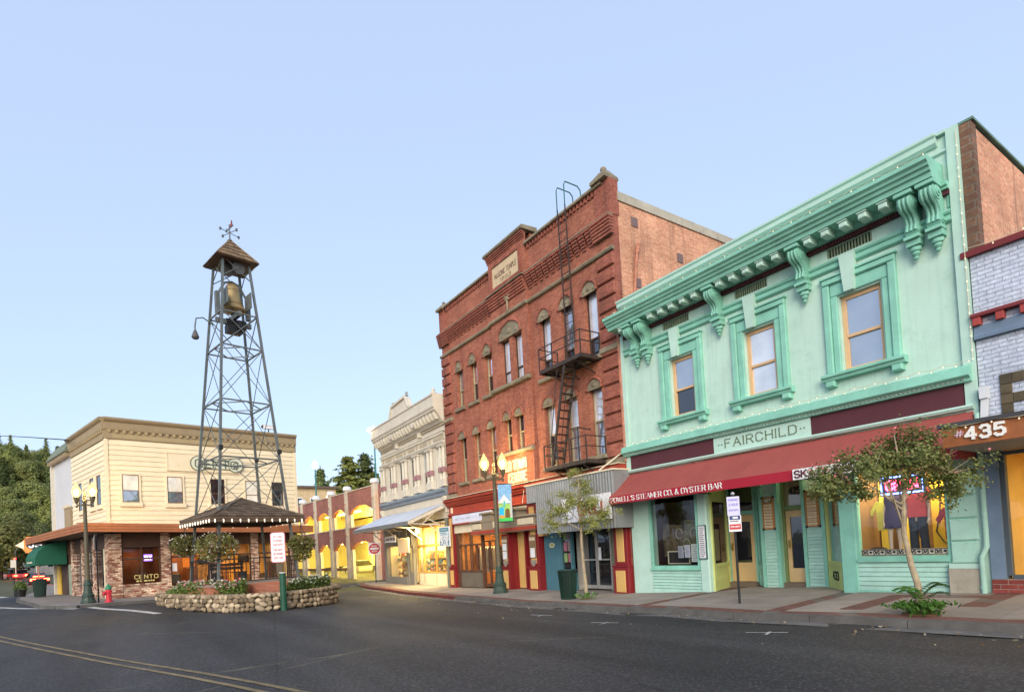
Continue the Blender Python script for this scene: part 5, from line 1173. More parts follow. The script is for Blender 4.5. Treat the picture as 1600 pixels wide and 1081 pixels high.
RL.part('rails', m, M_fe); RL.part('handrail', t, mat('teal_iron', (.03,.12,.12), .5), smooth=True)
for i in range(16): z = 8.95+i*.3; RL.part('rung', MB().tube([(xx[0],-.2-.1*(z-8.8)/4.95,z),(xx[1],-.2-.1*(z-8.8)/4.95,z)], .014, 5), M_fe)
# ------------------------------------------------------------------ white Italianate building
M_wh = mat('ivory_painted_wood', (.60,.56,.47), .7, .1, 1.5, .08, 30, streak=.15)
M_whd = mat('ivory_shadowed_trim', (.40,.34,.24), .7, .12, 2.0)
M_bluegrey = mat('blue_grey_ledge', (.20,.24,.28), .65, .12, 2.0)
M_mauve = mat('mauve_block', (.30,.16,.17), .7, .1)
M_doveg = mat('dove_grey_wood', (.20,.19,.17), .7, .15, 2.0)
Wb = Thing('white_building', 'ivory Italianate two-storey building with heavy cornice and paired half-columns', 'building', (-25.88,14.02,-.2), math.radians(-1.99), (0,0,-.2))
WL = -9.42
wc = [-8.0,-6.24,-4.45,-2.75,-.95]
Wb.part('wall', wall(WL, -.02, 3.3, 8.2, [(c-.31,c+.31,4.86,6.98) for c in wc], 0, .25), M_wh)
Wb.part('side_wall', MB().box(WL+.002, WL+.22, .256, 15, -.3, 8.6), M_wh); Wb.part('side_wall', MB().box(-.24, -.022, .256, 15, -.3, 8.6), M_wh)
Wb.part('back_wall', MB().box(WL+.225, -.245, 14.7, 15, -.3, 8.6), M_wh); Wb.part('roof', MB().box(WL+.225, -.245, .3, 14.69, 8.3, 8.4), M_roof)
cw0, cw1 = WL+.06, -.03
Wb.part('cornice', MB().prism([(-.003,8.14),(-.10,8.16),(-.16,8.25),(-.20,8.32),(-.42,8.62),(-.50,8.70),(-.56,8.74),(-.56,8.82),(-.62,8.86),(-.64,8.95),(-.60,9.0),(-.60,9.42),(-.66,9.46),(-.66,9.52),(-.50,9.56),(.2,9.56),(.2,8.14)], 'x', cw0, cw1), M_wh)
for i in range(22):
    x = cw0+.25+i*(cw1-cw0-.5)/21; Wb.part('modillion', MB().add([(x-.07,-.22,8.33),(x+.07,-.22,8.33),(x+.07,-.48,8.70),(x-.07,-.48,8.70),(x-.07,-.42,8.30),(x+.07,-.42,8.30),(x+.07,-.54,8.52),(x-.07,-.54,8.52)],[(0,1,2,3),(5,4,7,6),(0,4,5,1),(3,2,6,7),(0,3,7,4),(1,5,6,2)]), M_wh)
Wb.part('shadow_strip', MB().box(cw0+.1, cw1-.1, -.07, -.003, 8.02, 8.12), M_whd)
for k in (-6.35,-3.0): Wb.part('cornice_block', MB().cham(k-.14,k+.14,-.20,-.003,7.86,8.13,.02).cham(k-.12,k+.12,-.5,-.18,8.40,8.66,.02), M_wh)
pd = MB(); pd.prism([(-5.95,9.53),(-3.15,9.53),(-3.55,10.22),(-5.6,10.10)], 'y', -.58, -.30)
ped = Wb.part('pediment', pd, M_wh)
Wb.part('pediment_frame', MB().bar((-5.98,-.62,9.55),(-5.62,-.62,10.14),.10).bar((-5.64,-.62,10.12),(-3.53,-.62,10.24),.12).bar((-3.55,-.62,10.24),(-3.12,-.62,9.56),.10), M_wh, ped)
for x, z in ((-5.62,10.16),(-3.55,10.28)): Wb.part('finial', MB().lathe([(.10,z),(.12,z+.05),(.05,z+.1),(.09,z+.18),(.0,z+.28)], (x,-.5,0), 8), mat('ivory_grey', (.36,.36,.33), .7), ped)
Wb.part('finial', MB().lathe([(.16,9.56),(.18,9.64),(.08,9.72),(.11,9.8),(.0,9.92)], (-.35,-.4,0), 8), M_wh)
Wb.part('frieze_moulding', MB().prism([(-.003,7.80),(-.09,7.80),(-.12,7.76),(-.09,7.70),(-.003,7.70)], 'x', WL+.05, -.04), M_wh)
dn = MB(); x = WL+.15
while x < -.2: dn.box(x, x+.07, -.09, -.003, 7.60, 7.69); x += .14
Wb.part('dentil_row', dn, M_wh, stuff=True)
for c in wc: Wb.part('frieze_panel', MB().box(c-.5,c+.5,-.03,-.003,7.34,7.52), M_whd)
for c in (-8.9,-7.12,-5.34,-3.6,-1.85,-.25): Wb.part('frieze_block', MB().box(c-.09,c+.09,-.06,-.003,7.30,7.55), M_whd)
def column():
    m = MB(); m.box(-.15,.15,-.22,.03,0,.36); m.lathe([(.13,.36),(.14,.40),(.10,.44),(.095,.48),(.085,1.95),(.10,2.0),(.12,2.04)], (0,-.09,0), 10); m.box(-.15,.15,-.24,.03,2.04,2.10); return m.mesh('column', M_wh, smooth=False)
ME_col = column(); ME_mv = MB().cham(-.115,.115,-.235,.02,.0,.26,.02).mesh('column_block', M_mauve)
for c in (-7.12,-5.34,-3.6,-1.85):
    for d in (-.2,.2):
        o = Wb.inst('column', ME_col, (c+d,0,4.90)); Wb.inst('column_block', ME_mv, (c+d,0,5.62))
for c in (-8.78,-9.2,-.18,-.52): Wb.inst('column', ME_col, (c,0,4.90)); Wb.inst('column_block', ME_mv, (c,0,5.62))
Wb.part('entablature', MB().prism([(-.003,7.24),(-.16,7.24),(-.20,7.18),(-.12,7.06),(-.003,7.04)], 'x', WL+.05, -.04), M_wh)
for i, c in enumerate(wc): window(Wb, c-.29, c+.29, 4.88, 6.96, .08, M_wh, M_gl_dk if i < 4 else M_gl_cur, .05, 5.95, gm2=[M_gl_dk,M_gl_dk,M_gl_dk,M_gl_up,M_gl_cur][i])
Wb.part('ledge', MB().prism([(-.003,4.85),(-.22,4.83),(-.28,4.76),(-.26,4.66),(-.16,4.60),(-.14,4.46),(-.003,4.44)], 'x', WL+.05, -.04), M_bluegrey)
n = 60
gm = MB()
for i in range(n): x = WL+.1+i*(9.2/n); gm.box(x, x+.13, -.035, -.003, 3.75, 4.43)
Wb.part('grooved_panel', gm, M_wh, stuff=True)
for x in (WL+.12,-.16): Wb.part('console', MB().prism([(-.003,4.43),(-.26,4.40),(-.24,4.2),(-.12,3.9),(-.10,3.6),(-.003,3.55)], 'x', x-.1, x+.1), M_wh)
# sloping sheet-metal awning with its braces
WA = Thing('metal_awning', 'sloping white corrugated sheet awning on braces over the lit bead shop', 'awning', (-30.4,13.9,3.2), math.radians(-1.99), (-4.5,-.2,3.2))
M_sheet = mat('white_sheet_metal', (.55,.60,.68), .5, .08, 1.0, metal=.3, streak=.2, rnd=.08)
for i in range(9):
    a, b = -9.0+i*.96, -9.0+(i+1)*.96-.006; m = MB(); k = 14
    for j in range(k):
        xa, xb = a+(b-a)*j/k, a+(b-a)*(j+1)/k; za, zb = .012*(j % 2), .012*((j+1) % 2)
        m.quad((xa,-2.03,3.20+za),(xb,-2.03,3.20+zb),(xb,-.05,4.02+zb),(xa,-.05,4.02+za))
    WA.part('roof_sheet', m, M_sheet)
WA.part('fascia', MB().box(-9.0,-.36,-2.06,-2.035,2.98,3.20), mat('slate_fascia', (.16,.17,.17), .6))
WA.part('rake_board', MB().bar((-.36,-2.03,3.10),(-.36,-.05,3.90),.05,.15).bar((-9.0,-2.03,3.10),(-9.0,-.05,3.90),.05,.15), M_wh)
for x in (-.40,-3.3,-6.2,-8.95):
    m = MB(); m.bar((x,-1.95,3.08),(x,-.02,2.95),.05); m.bar((x,-1.3,3.02),(x,-.5,3.68),.04); m.bar((x,-.9,2.99),(x,-.05,2.3),.05); m.bar((x,-.3,2.96),(x,-1.2,3.42),.04)
    WA.part('brace', m, M_wh)
# shopfront
f = MB(); f.box(WL+.02,-9.02,-.06,.2,-.3,3.3); f.box(-5.90,-5.72,.0,.15,-.3,2.1); f.box(-5.08,-4.95,.0,.15,-.3,2.1); f.box(-9.02,-5.08,-.02,.18,2.08,3.3)
Wb.part('shopfront_frame', f, M_doveg)
Wb.part('corner_post', MB().box(-.36,-.03,-.14,.25,-.3,3.3), mat('sage_post', (.17,.19,.15), .7, .2))
Wb.part('panel', MB().box(-8.98,-5.92,-.05,-.021,2.15,3.2), M_doveg)
Wb.part('stall_riser', MB().box(-9.0,-5.92,-.03,.1,-.3,.24), M_doveg)
Wb.part('shop_window', MB().quad((-9.0,.04,.25),(-5.9,.04,.25),(-5.9,.04,2.06),(-9.0,.04,2.06)), M_gl)
M_wf = mat('honey_wood', (.50,.28,.07), .55, .15, 3.0)
d = MB(); d.box(-5.71,-5.62,.05,.1,-.25,2.05); d.box(-5.18,-5.09,.05,.1,-.25,2.05); d.box(-5.62,-5.18,.05,.1,-.25,.5); d.box(-5.62,-5.18,.05,.1,1.95,2.05)
d = Wb.part('door', d, M_doveg); Wb.part('pane', MB().quad((-5.62,.07,.5),(-5.18,.07,.5),(-5.18,.07,1.95),(-5.62,.07,1.95)), M_gl_dk, d)
f = MB()
for x in (-4.92,-4.15,-2.55,-1.25,-.45): f.box(x-.05,x+.05,.3,.4,-.2,3.1)
f.box(-4.92,-.4,.29,.41,1.92,2.06); f.box(-4.92,-.4,.29,.41,3.0,3.1); f.box(-4.92,-.4,.28,.42,.48,.56)
Wb.part('shop_window_frame', f, M_wf)
Wb.part('shop_window', MB().quad((-4.9,.35,.55),(-.42,.35,.55),(-.42,.35,3.0),(-4.9,.35,3.0)), M_gl)
for i in range(4): Wb.part('stall_riser_board', MB().box(-4.9,-.42,.30,.4,-.2+i*.17,-.2+i*.17+.16), M_cream)
Wb.part('soffit', MB().box(-4.94,-.37,.02,.45,3.11,3.2), M_cream)
M_litw = mat('lit_cream_room', (.78,.68,.45), .8, .15, 2.0)
room(Wb, -9.1,-5.4,.2,2.6,-.1,2.5, M_litw, M_wf, M_cream); room(Wb, -4.95,-.3,.45,3.4,-.1,3.2, M_litw, M_wf, M_cream)
def shelf_goods(T, x0, x1, y, zs, rng, names='shelf'):
    for z in zs:
        s_ = T.part(names, MB().box(x0,x1,y,y+.3,z-.03,z), M_wf); gm_ = {}
        x = x0+.04
        while x < x1-.1:
            w = rng.uniform(.05,.16); h = rng.uniform(.08,.3); k = rng.randrange(5)
            mb_ = gm_.setdefault(k, MB())
            if rng.random() < .5: mb_.box(x,x+w,y+.03,y+.2,z+.001,z+h)
            else: mb_.lathe([(w*.5,z+.001),(w*.5,z+h*.7),(w*.25,z+h)], (x+w/2,y+.12,0), 8)
            x += w+.03
        for k, mb_ in gm_.items(): T.part('goods', mb_, mat('goods_%d' % k, [(.6,.08,.05),(.7,.5,.1),(.75,.68,.5),(.12,.25,.3),(.25,.10,.05)][k], .6), s_)
rg = random.Random(12)
SH = Thing('display_shelves', 'shelves of small colourful goods in the bright right window of the bead shop', 'shelves', (-25.88,14.02,-.1), math.radians(-1.99), (0,0,-.1))
shelf_goods(SH, -4.8,-.6,.6,(.62,.95,1.3),rg); SH.part('back', MB().box(-4.8,-.6,.92,.94,-.1,1.7), M_litw)
SH2 = Thing('display_shelves', 'shelves of goods in the left window of the bead shop under the hanging signs', 'shelves', (-25.88,14.02,-.1), math.radians(-1.99), (0,0,-.1))
shelf_goods(SH2, -8.9,-6.0,.55,(.35,.75,1.15,1.5),rg); SH2.part('back', MB().box(-8.9,-6.0,.86,.88,-.1,1.9), M_litw)
light('shop_lamp', 'AREA', (-28.5,15.9,3.1), 340, (1,.78,.36), 1.6); light('shop_lamp', 'AREA', (-33.2,15.4,2.4), 110, (1,.72,.3), 1.2)
light('awning_lamp', 'AREA', (-28.6,13.2,3.05), 150, (1,.75,.35), .5)
lt = solid('awning_light', MB().ball((0,0,0), .12, 12, 8), emit('lamp_warm', (1,.72,.32), 14), 'round glowing lamp under the awning of the bead shop', 'lamp', (-28.2,13.3,2.75), smooth=True)
link('stem', MB().tube([(0,0,.1),(0,.1,.45)], .015, 6).mesh('stem', M_black), lt)
bp = Thing('hanging_sign', 'teal and white BEADS PLUS sign at right end of the awning', 'sign', (-25.75,13.6,1.86), math.radians(8), (0,0,0))
bp.part('board', MB().box(-.44,.44,-.03,.03,0,.98), M_white_p)
bp.part('field', MB().box(-.38,.38,-.036,-.031,.05,.93), mat('sign_teal', (.06,.20,.27), .5))
bp.part('band', MB().box(-.36,.36,-.041,-.037,.52,.74), mat('sign_pale', (.50,.60,.66), .5))
bp.part('lettering', letters('BEADS', -.33,.33,.32,.19,-.0365,.006,.24,gap=.2), M_white_p); bp.part('lettering', letters('PLUS', -.26,.27,.08,.19,-.0365,.006,.26,gap=.2), M_white_p)
bp.part('print', scribble(-.3,.3,.79,.88,-.0365,1,rg,.004), MATS['sign_pale']); bp.part('print', scribble(-.32,.32,.55,.71,-.0415,2,rg,.003), MATS['sign_teal'])
bp.part('hanger', MB().tube([(-.3,0,.98),(-.3,0,1.25)], .01, 5).tube([(.3,0,.98),(.3,0,1.25)], .01, 5), M_black)
h1 = Thing('hanging_sign', 'small white hanging sign with black script under the awning', 'sign', (-31.9,13.3,2.30), math.radians(6), (0,0,0))
h1.part('board', MB().add([(-.62,-.02,.02),(.62,-.02,0),(.62,-.02,.42),(-.62,-.02,.32),(-.62,.02,.02),(.62,.02,0),(.62,.02,.42),(-.62,.02,.32)],[(0,1,2,3),(5,4,7,6),(0,4,5,1),(3,2,6,7),(0,3,7,4),(1,5,6,2)]), M_white_p)
h1.part('lettering', letters('BEADS FOR YOU', -.54,.54,.11,.15,-.0205,.005,.18,slant=.25,gap=.22), M_ink)
h1.part('hanger', MB().tube([(-.4,0,.33),(-.1,0,.75)], .012, 5).tube([(.4,0,.38),(-.1,0,.75)], .012, 5), M_wh)
h2 = solid('hanging_sign', MB().cham(-.62,.62,-.03,.03,0,.82,.03), mat('blank_cream_board', (.66,.52,.32), .6, .05), 'blank cream board hanging in the middle under the awning', 'sign', (-29.75,13.15,1.65), math.radians(4))
link('hanger', MB().tube([(-.4,0,.82),(-.4,0,1.2)], .01, 5).tube([(.4,0,.82),(.4,0,1.2)], .01, 5).mesh('hanger', M_black), h2)

# ------------------------------------------------------------------ two-level arched parking garage
M_gbr = brickmat('garage_brick', (.31,.11,.09), (.38,.15,.12), (.28,.19,.16), .21, .075, .01, .2, stain_amt=.3)
M_gcon = mat('garage_concrete', (.54,.48,.39), .85, .15, 1.2, .2, 30, dirt=(.28,.24,.19))
M_gin = mat('garage_inner_paint', (.74,.66,.30), .8, .12, 1.0)
Pg = Thing('parking_garage', 'two-level brick and concrete parking garage with arched openings lit yellow inside', 'garage', (-47.31,16.56,-.3), math.radians(3.34), (0,0,-.3))
gp = [4.55,-.9,-4.65,-8.5,-12.35,-16.2,-20.0]
for x in gp:
    z1 = 7.16
    f = Pg.part('pillar', MB().cham(x-.27,x+.27,-.26,.17,-.45,z1,.05), M_gcon)
    Pg.part('pillar_cap', MB().lathe([(.33,z1+.001),(.36,z1+.06),(.34,z1+.28),(.22,z1+.36),(.0,z1+.38)], (x,-.05,0), 12), M_white_p, f)
    for z in (5.9,3.3): Pg.part('bolt', MB().box(x-.06,x+.06,-.31,-.261,z,z+.16), M_rust, f)
def archpanel(x0, x1, z0, zs, zc, z1, y=-.12, t=.3):
    P = [(x0,z1),(x0,z0),(x0+.001,zs)]; c = (x0+x1)/2; w = (x1-x0)/2
    P = [(x0,z1),(x0,z0)]; n = 14
    for i in range(n+1):
        u = -1+2*i/n; P.append((c+u*(w-.12), z0+(zc-z0)*(1-abs(u)**2.2)))
    P += [(x1,z0),(x1,z1)]
    m = MB(); N_ = len(P)//2
    top = z1; L = P[1:-1]
    for (a, za), (b, zb) in zip(L, L[1:]):
        if abs(b-a) < 1e-6: continue
        m.add([(a,y,za),(b,y,zb),(b,y,top),(a,y,top),(a,y+t,za),(b,y+t,zb),(b,y+t,top),(a,y+t,top)], [(0,1,2,3),(5,4,7,6),(0,4,5,1),(3,2,6,7)])
    return m
for xr, xl in zip(gp, gp[1:]):
    x0, x1 = xl+.27, xr-.27
    Pg.part('arch_panel', archpanel(x0,x1,5.12,5.2,5.72,6.98), M_gbr); Pg.part('arch_panel', archpanel(x0,x1,2.18,2.3,2.80,3.96), M_gbr)
    Pg.part('coping', MB().box(x0-.001,x1+.001,-.18,.25,6.985,7.06), M_gcon); Pg.part('coping', MB().box(x0,x1,-.18,.25,3.965,4.06), M_gcon)
    for b in (x0-.02,): 
        Pg.part('corbel', MB().prism([(b,4.061),(b+.34,4.061),(b+.34,4.9),(b+.42 if b<x0 else b+.34,5.1),(b if b<x0 else b-.08,5.1)] if False else [(b,4.061),(b+.34,4.061),(b+.34,5.13),(b,5.13)], 'y', -.05, .18), M_gcon)
        Pg.part('corbel', MB().prism([(b,-.4),(b+.34,-.4),(b+.34,2.19),(b,2.19)], 'y', -.05, .18), M_gcon)
    if xr < 4: Pg.part('guard_rail', MB().box(x0+.33,x1-.33,-.02,.06,.45,.68), mat('brown_rail', (.16,.08,.035), .6))
for z in (3.55,6.45):
    Pg.part('deck', MB().box(-22,5.2,.3,24,z,z+.3), M_gin)
    for i in range(7): Pg.part('beam', MB().box(-22,5.2,1.2+i*3.2,1.7+i*3.2,z-.45,z-.001), M_gin)
Pg.part('garage_floor', MB().box(-22,5.2,.3,24,-.6,-.28), mat('garage_floor', (.40,.30,.12), .8, .2))
Pg.part('back_wall', MB().box(-22,5.2,23.7,24,-.28,6.4), M_gin); Pg.part('end_wall', MB().box(-22.3,-22.01,-.1,24,-.5,7.0), M_gbr); Pg.part('end_wall', MB().box(5.21,5.5,-.1,24,-.5,7.0), M_gbr)
ivy = mat('stained_bounce_wall', (.60,.50,.16), .9, .4, 2.0, dirt=(.16,.10,.02))
Pg.part('bounce_wall', MB().box(-1.0,5.1,9.0,9.2,-.28,3.09), ivy); Pg.part('bounce_wall', MB().box(-22,-1.1,8.6,8.8,-.28,3.09), M_gin); Pg.part('bounce_wall', MB().box(-22,5.2,9.2,9.4,3.86,5.99), M_gin)  # yellow walls added close behind the arches to brighten the garage inside
for x in (-2.5,-6.5,-10.5,-14.5): Pg.part('inner_column', MB().box(x-.25,x+.25,8,8.5,-.28,3.09), M_gin)
Pg.part('end_wall', MB().box(-22.0,-21.95,.31,9.0,-.28,6.4), M_gin, label='yellow inner end wall')
c3, s3 = math.cos(math.radians(3.34)), math.sin(math.radians(3.34))
def gw(x, y, z): return (-47.31+x*c3-y*s3, 16.56+x*s3+y*c3, z)
M_tubeY = emit('sodium_tube', (1,.70,.16), 25)
for x in (2,-2.8,-6.6,-10.4,-14.3):
    for z in (3.0,5.95):
        Pg.part('ceiling_light', MB().box(x-.6,x+.6,3.1,3.3,z-.1,z-.02), M_tubeY)
for x in (2.0,-5.0,-12.0):
    for z in (2.0,5.0):
        light('garage_lamp', 'POINT', gw(x,2.0,z), 480, (1,.76,.24), .25); light('garage_lamp', 'POINT', gw(x-1.5,6.2,z), 480, (1,.76,.24), .25)

# ------------------------------------------------------------------ cream corner building
M_sid = mat('cream_siding', (.75,.65,.46), .75, .06, 1.5, .05, 30, rnd=.03, dirt=(.64,.53,.36))
M_tan = mat('tan_cornice', (.30,.235,.14), .75, .12, 1.2)
M_tanl = mat('tan_frieze', (.36,.285,.16), .75, .1, 1.2)
M_eave = mat('rust_brown_fascia', (.33,.125,.055), .7, .15, 1.0, rnd=.05)
M_pale = brickmat('mixed_used_brick', (.20,.06,.04), (.78,.62,.47), (.26,.19,.14), .24, .09, .012, .5, stain_amt=.3)
M_brn = mat('dark_brown_wood', (.07,.035,.02), .6, .2, 3.0)
Cb = Thing('cream_building', 'cream clapboard two-storey corner building with tan cornice above a brick restaurant front', 'building', (-37.2,-.12,.1), math.radians(99.75), (0,0,.1))
CL = 10.2; SD = 7.3; SK = math.radians(-85.76)   # front length, side depth, side direction in the front's frame
def side_part(name, mb, mt, label=None, parent=None):
    o = link(name, mb.mesh(name, mt), parent or Cb.o, (0,0,-.1), (0,0,SK))
    if label: o['label'] = label
    return o
Cb.part('wall', MB().box(.0,CL,.03,.25,3.7,8.6), M_sid)
side_part('wall', MB().box(-SD,-.02,.03,.25,3.7,8.6), M_sid)
nb_ = 17; zz = lin(3.95,8.52,nb_+1)
for a, b in zip(zz, zz[1:]):
    P6 = [(0,1,2,3),(5,4,7,6),(0,4,5,1),(3,2,6,7),(0,3,7,4),(1,5,6,2)]
    Cb.part('siding_board', MB().add([(.09,-.035,a),(CL-.09,-.035,a),(CL-.09,.0,b+.01),(.09,.0,b+.01),(.09,.03,a),(CL-.09,.03,a),(CL-.09,.03,b),(.09,.03,b)], P6), M_sid)
    side_part('siding_board', MB().add([(-SD,-.035,a),(-.09,-.035,a),(-.09,.0,b+.01),(-SD,.0,b+.01),(-SD,.03,a),(-.09,.03,a),(-.09,.03,b),(-SD,.03,b)], P6), M_sid)
Cb.part('corner_board', MB().box(-.06,.088,-.06,.2,3.8,8.55), M_sid); Cb.part('corner_board', MB().box(CL-.088,CL+.06,-.06,.2,3.8,8.55), M_sid)
Cb.part('side_wall', MB().box(CL-.25,CL,.252,14,-.2,9.0), M_sid); Cb.part('roof', MB().box(.3,CL-.26,.26,13.9,8.8,8.9), M_roof)
cprof = [(.25,8.56),(-.06,8.56),(-.06,8.98),(-.14,9.02),(-.16,9.12),(-.16,9.42),(-.24,9.48),(-.30,9.56),(-.30,9.66),(.25,9.70)]
Cb.part('cornice', MB().prism(cprof, 'x', -.10, CL+.08), M_tan); side_part('cornice', MB().prism(cprof, 'x', -SD-.1, .10), M_tan)
for i in range(30): Cb.part('cornice_dentil', MB().lathe([(.09,-.14),(.09,-.061)], (.15+i*.341,0,8.96), 8, 'y'), M_tanl)
for i in range(20): side_part('cornice_dentil', MB().lathe([(.09,-.14),(.09,-.061)], (-SD+.2+i*.36,0,8.96), 8, 'y'), M_tanl)
Cb.part('frieze', MB().box(.0,CL,-.07,-.061,8.6,8.86), M_tanl)
cw = [(.66,1.44),(2.8,3.57),(5.04,5.82),(7.02,7.74),(8.6,9.32)]
M_blind = glassmat('blind_behind_glass', (.75,.72,.62), .12, False); M_bz = mat('bronze_sash', (.12,.07,.035), .5)
def boxwin(T, a, b, z0, z1, mid, gtop, gbot, partf):
    m = MB(); m.box(a-.09,a,-.075,.02,z0-.02,z1+.09); m.box(b,b+.09,-.075,.02,z0-.02,z1+.09); m.box(a,b,-.075,.02,z1,z1+.09); m.box(a-.14,b+.14,-.13,.02,z0-.24,z0-.021)
    f = partf('window', m, M_sid)
    s_ = MB(); s_.box(a,a+.035,-.06,.0,z0,z1); s_.box(b-.035,b,-.06,.0,z0,z1); s_.box(a+.035,b-.035,-.06,.0,mid-.02,mid+.02); s_.box(a+.035,b-.035,-.06,.0,z0,z0+.04); s_.box(a+.035,b-.035,-.06,.0,z1-.03,z1)
    partf('sash', s_, M_bz, parent=f)
    for (za, zb), g in (((z0+.04,mid-.02),gbot),((mid+.02,z1-.03),gtop)): partf('pane', MB().quad((a+.035,-.04,za),(b-.035,-.04,za),(b-.035,-.04,zb),(a+.035,-.04,zb)), g, parent=f)
for i, (a, b) in enumerate(cw):
    z0, z1 = 5.2-.03*i, 6.68-.03*i
    boxwin(Cb, a, b, z0, z1, z0+.62, [M_blind,M_blind,M_gl_dk,M_blind,M_gl_dk][i], [M_gl_up,M_gl_up,M_gl_dk,M_blind,M_gl_dk][i], lambda n, m, mt, parent=None: Cb.part(n, m, mt, parent))
for u in (-1.3,-2.7,-5.2): boxwin(Cb, u-.42, u+.42, 5.15, 6.75, 5.95, M_gl_dk, M_gl_dk, lambda n, m, mt, parent=None: (side_part(n, m, mt) if parent is None else link(n, m.mesh(n, mt), parent)))
sb = MB(); sb.box(2.78,5.3,-.07,-.036,7.08,7.94)
bd_ = solid('sign_panel', MB().box(-1.9,1.9,-.075,-.037,7.06-7,7.98-7), M_sid, 'long blank cream panel behind the round script sign on the cream building', 'sign panel', (-37.2-.1693*4.75,-.12+.9856*4.75,7.0), math.radians(99.75))
link('frame', MB().box(-1.96,-1.9,-.10,-.037,0,1.04).box(1.9,1.96,-.10,-.037,0,1.04).box(-1.9,1.9,-.10,-.037,.98,1.04).box(-1.9,1.9,-.10,-.037,0,.06).mesh('frame', M_sid), bd_)
ct = Thing('script_sign', 'pale green Cento sign in outlined letters between two circles on the cream building', 'sign', (-37.2-.1693*5.45,-.12+.9856*5.45,7.1), math.radians(99.75), (0,0,0))
M_pg = mat('pale_green_letters', (.62,.64,.50), .5, .05); M_grl = mat('grey_outline', (.10,.12,.09), .5)
def ring(x, z, r, w, y0, y1): 
    n = 22; m = MB()
    for i in range(n):
        a, b = 2*PI*i/n, 2*PI*(i+1)/n
        m.prism([(x+(r-w)*math.cos(a),z+(r-w)*math.sin(a)),(x+r*math.cos(a),z+r*math.sin(a)),(x+r*math.cos(b),z+r*math.sin(b)),(x+(r-w)*math.cos(b),z+(r-w)*math.sin(b))], 'y', y0, y1)
    return m
ct.part('backing', MB().box(-.75,.75,-.13,-.08,.12,.62), M_pg); ct.part('edge', MB().box(-.77,.77,-.125,-.085,.62,.66).box(-.77,.77,-.125,-.085,.08,.12), M_grl)
for x in (-1.02,1.02): ct.part('disc', ring(x,.38,.40,.4,-.14,-.085), M_pg); ct.part('ring', ring(x,.38,.44,.04,-.15,-.08), M_grl)
ct.part('ring', ring(1.02,.38,.16,.05,-.16,-.141), M_grl)
ct.part('lettering', letters('CENTO', -1.2,1.15,.16,.44,-.131,.03,.12,gap=.2), M_grl)
# eave over the restaurant, dropping a little to the right
ev = MB()
def slab8(m, A, B, C, D, h): return m.add([A,B,C,D]+[(p[0],p[1],p[2]+h) for p in (A,B,C,D)], [(0,3,2,1),(4,5,6,7),(0,1,5,4),(1,2,6,5),(2,3,7,6),(3,0,4,7)])
zl, zr = 3.58, 3.30
for k in range(3): Cb.part('eave_fascia', slab8(MB(), (-1.35,-1.35-.02*k,zl+.14*k),(CL+.4,-1.35-.02*k,zr+.14*k),(CL+.4,-1.28,zr+.14*k),(-1.35,-1.28,zl+.14*k),.132), M_eave)
Cb.part('eave_roof', slab8(MB(), (-1.35,-1.275,zl+.36),(CL+.4,-1.275,zr+.36),(CL+.4,-.02,zr+.50),(-1.35,-.02,zl+.50),.04), M_eave)
Cb.part('eave_soffit', slab8(MB(), (-1.3,-1.275,zl+.02),(CL+.4,-1.275,zr+.02),(CL+.4,.4,zr+.02),(-1.3,.4,zl+.02),.03), M_brn)
for k in range(3): side_part('eave_fascia', MB().box(-SD-6,1.30,-1.40-.02*k,-1.33,zl+.14*k,zl+.14*k+.132), M_eave)
side_part('eave_roof', MB().box(-SD-6,1.26,-1.325,-.02,zl+.38,zl+.42), M_eave); side_part('eave_soffit', MB().box(-SD-6,1.2,-1.325,.3,zl+.0,zl+.03), M_brn)
# ground floor
def brickpier(T, x0, x1, y0, y1, z0, z1, nm='brick_pier', side=False):
    (side_part if side else lambda n, m, t: T.part(n, m, t))(nm, MB().box(x0,x1,y0,y1,z0,z1), M_pale)
for a, b in ((-.05,.52),(2.36,2.82),(4.85,5.25),(7.2,7.62),(9.62,10.1)): brickpier(Cb, a, b, -.08, .35, -.3, 3.5)
brickpier(Cb, .521, 2.359, -.04, .3, -.3, .72, 'brick_dado'); brickpier(Cb, 7.621, 9.619, -.04, .3, -.3, .6, 'brick_dado')
Cb.part('dado_sill', MB().box(.52,2.36,-.10,.3,.722,.80), M_pale)
Cb.part('lintel', MB().box(.5,9.7,.02,.3,2.75,3.6), M_brn)
f = MB()
for a, b in ((.53,2.35),(5.26,7.19),(7.63,9.61),(2.83,4.84)):
    f.box(a,a+.07,.03,.12,.1,2.75); f.box(b-.07,b,.03,.12,.1,2.75); f.box((a+b)/2-.04,(a+b)/2+.04,.03,.12,.1,2.75); f.box(a,b,.025,.125,2.1,2.2)
Cb.part('window_frame', f, M_brn)
for a, b in ((.55,2.33),(5.3,7.15),(7.65,9.6),(2.85,4.8)): Cb.part('restaurant_window', MB().quad((a,.08,.1),(b,.08,.1),(b,.08,2.7),(a,.08,2.7)), M_gl)
M_orr = mat('orange_room', (.62,.33,.07), .8, .3, 1.2, dirt=(.20,.06,.02)); M_bnr = mat('brown_room', (.16,.06,.025), .8, .4, 1.0)
room(Cb, .3,2.6,.3,3.0,0,2.9, M_bnr); room(Cb, 2.61,10,.3,4.5,0,2.9, M_orr, M_brn, M_cream)
for i, (x, y, w, h, mtx) in enumerate(((3.3,1.6,.9,1.2,M_brn),(4.4,2.2,.5,1.5,M_bnr),(5.6,1.3,.8,.95,M_brn),(6.5,2.6,.5,1.7,M_bnr),(7.0,1.2,.4,1.1,M_brn),(8.2,1.6,1.1,.9,M_brn),(9.3,2.0,.5,1.6,M_bnr))):
    Cb.part('counter', MB().cham(x-w/2,x+w/2,y,y+.5,0,h,.05), mtx)
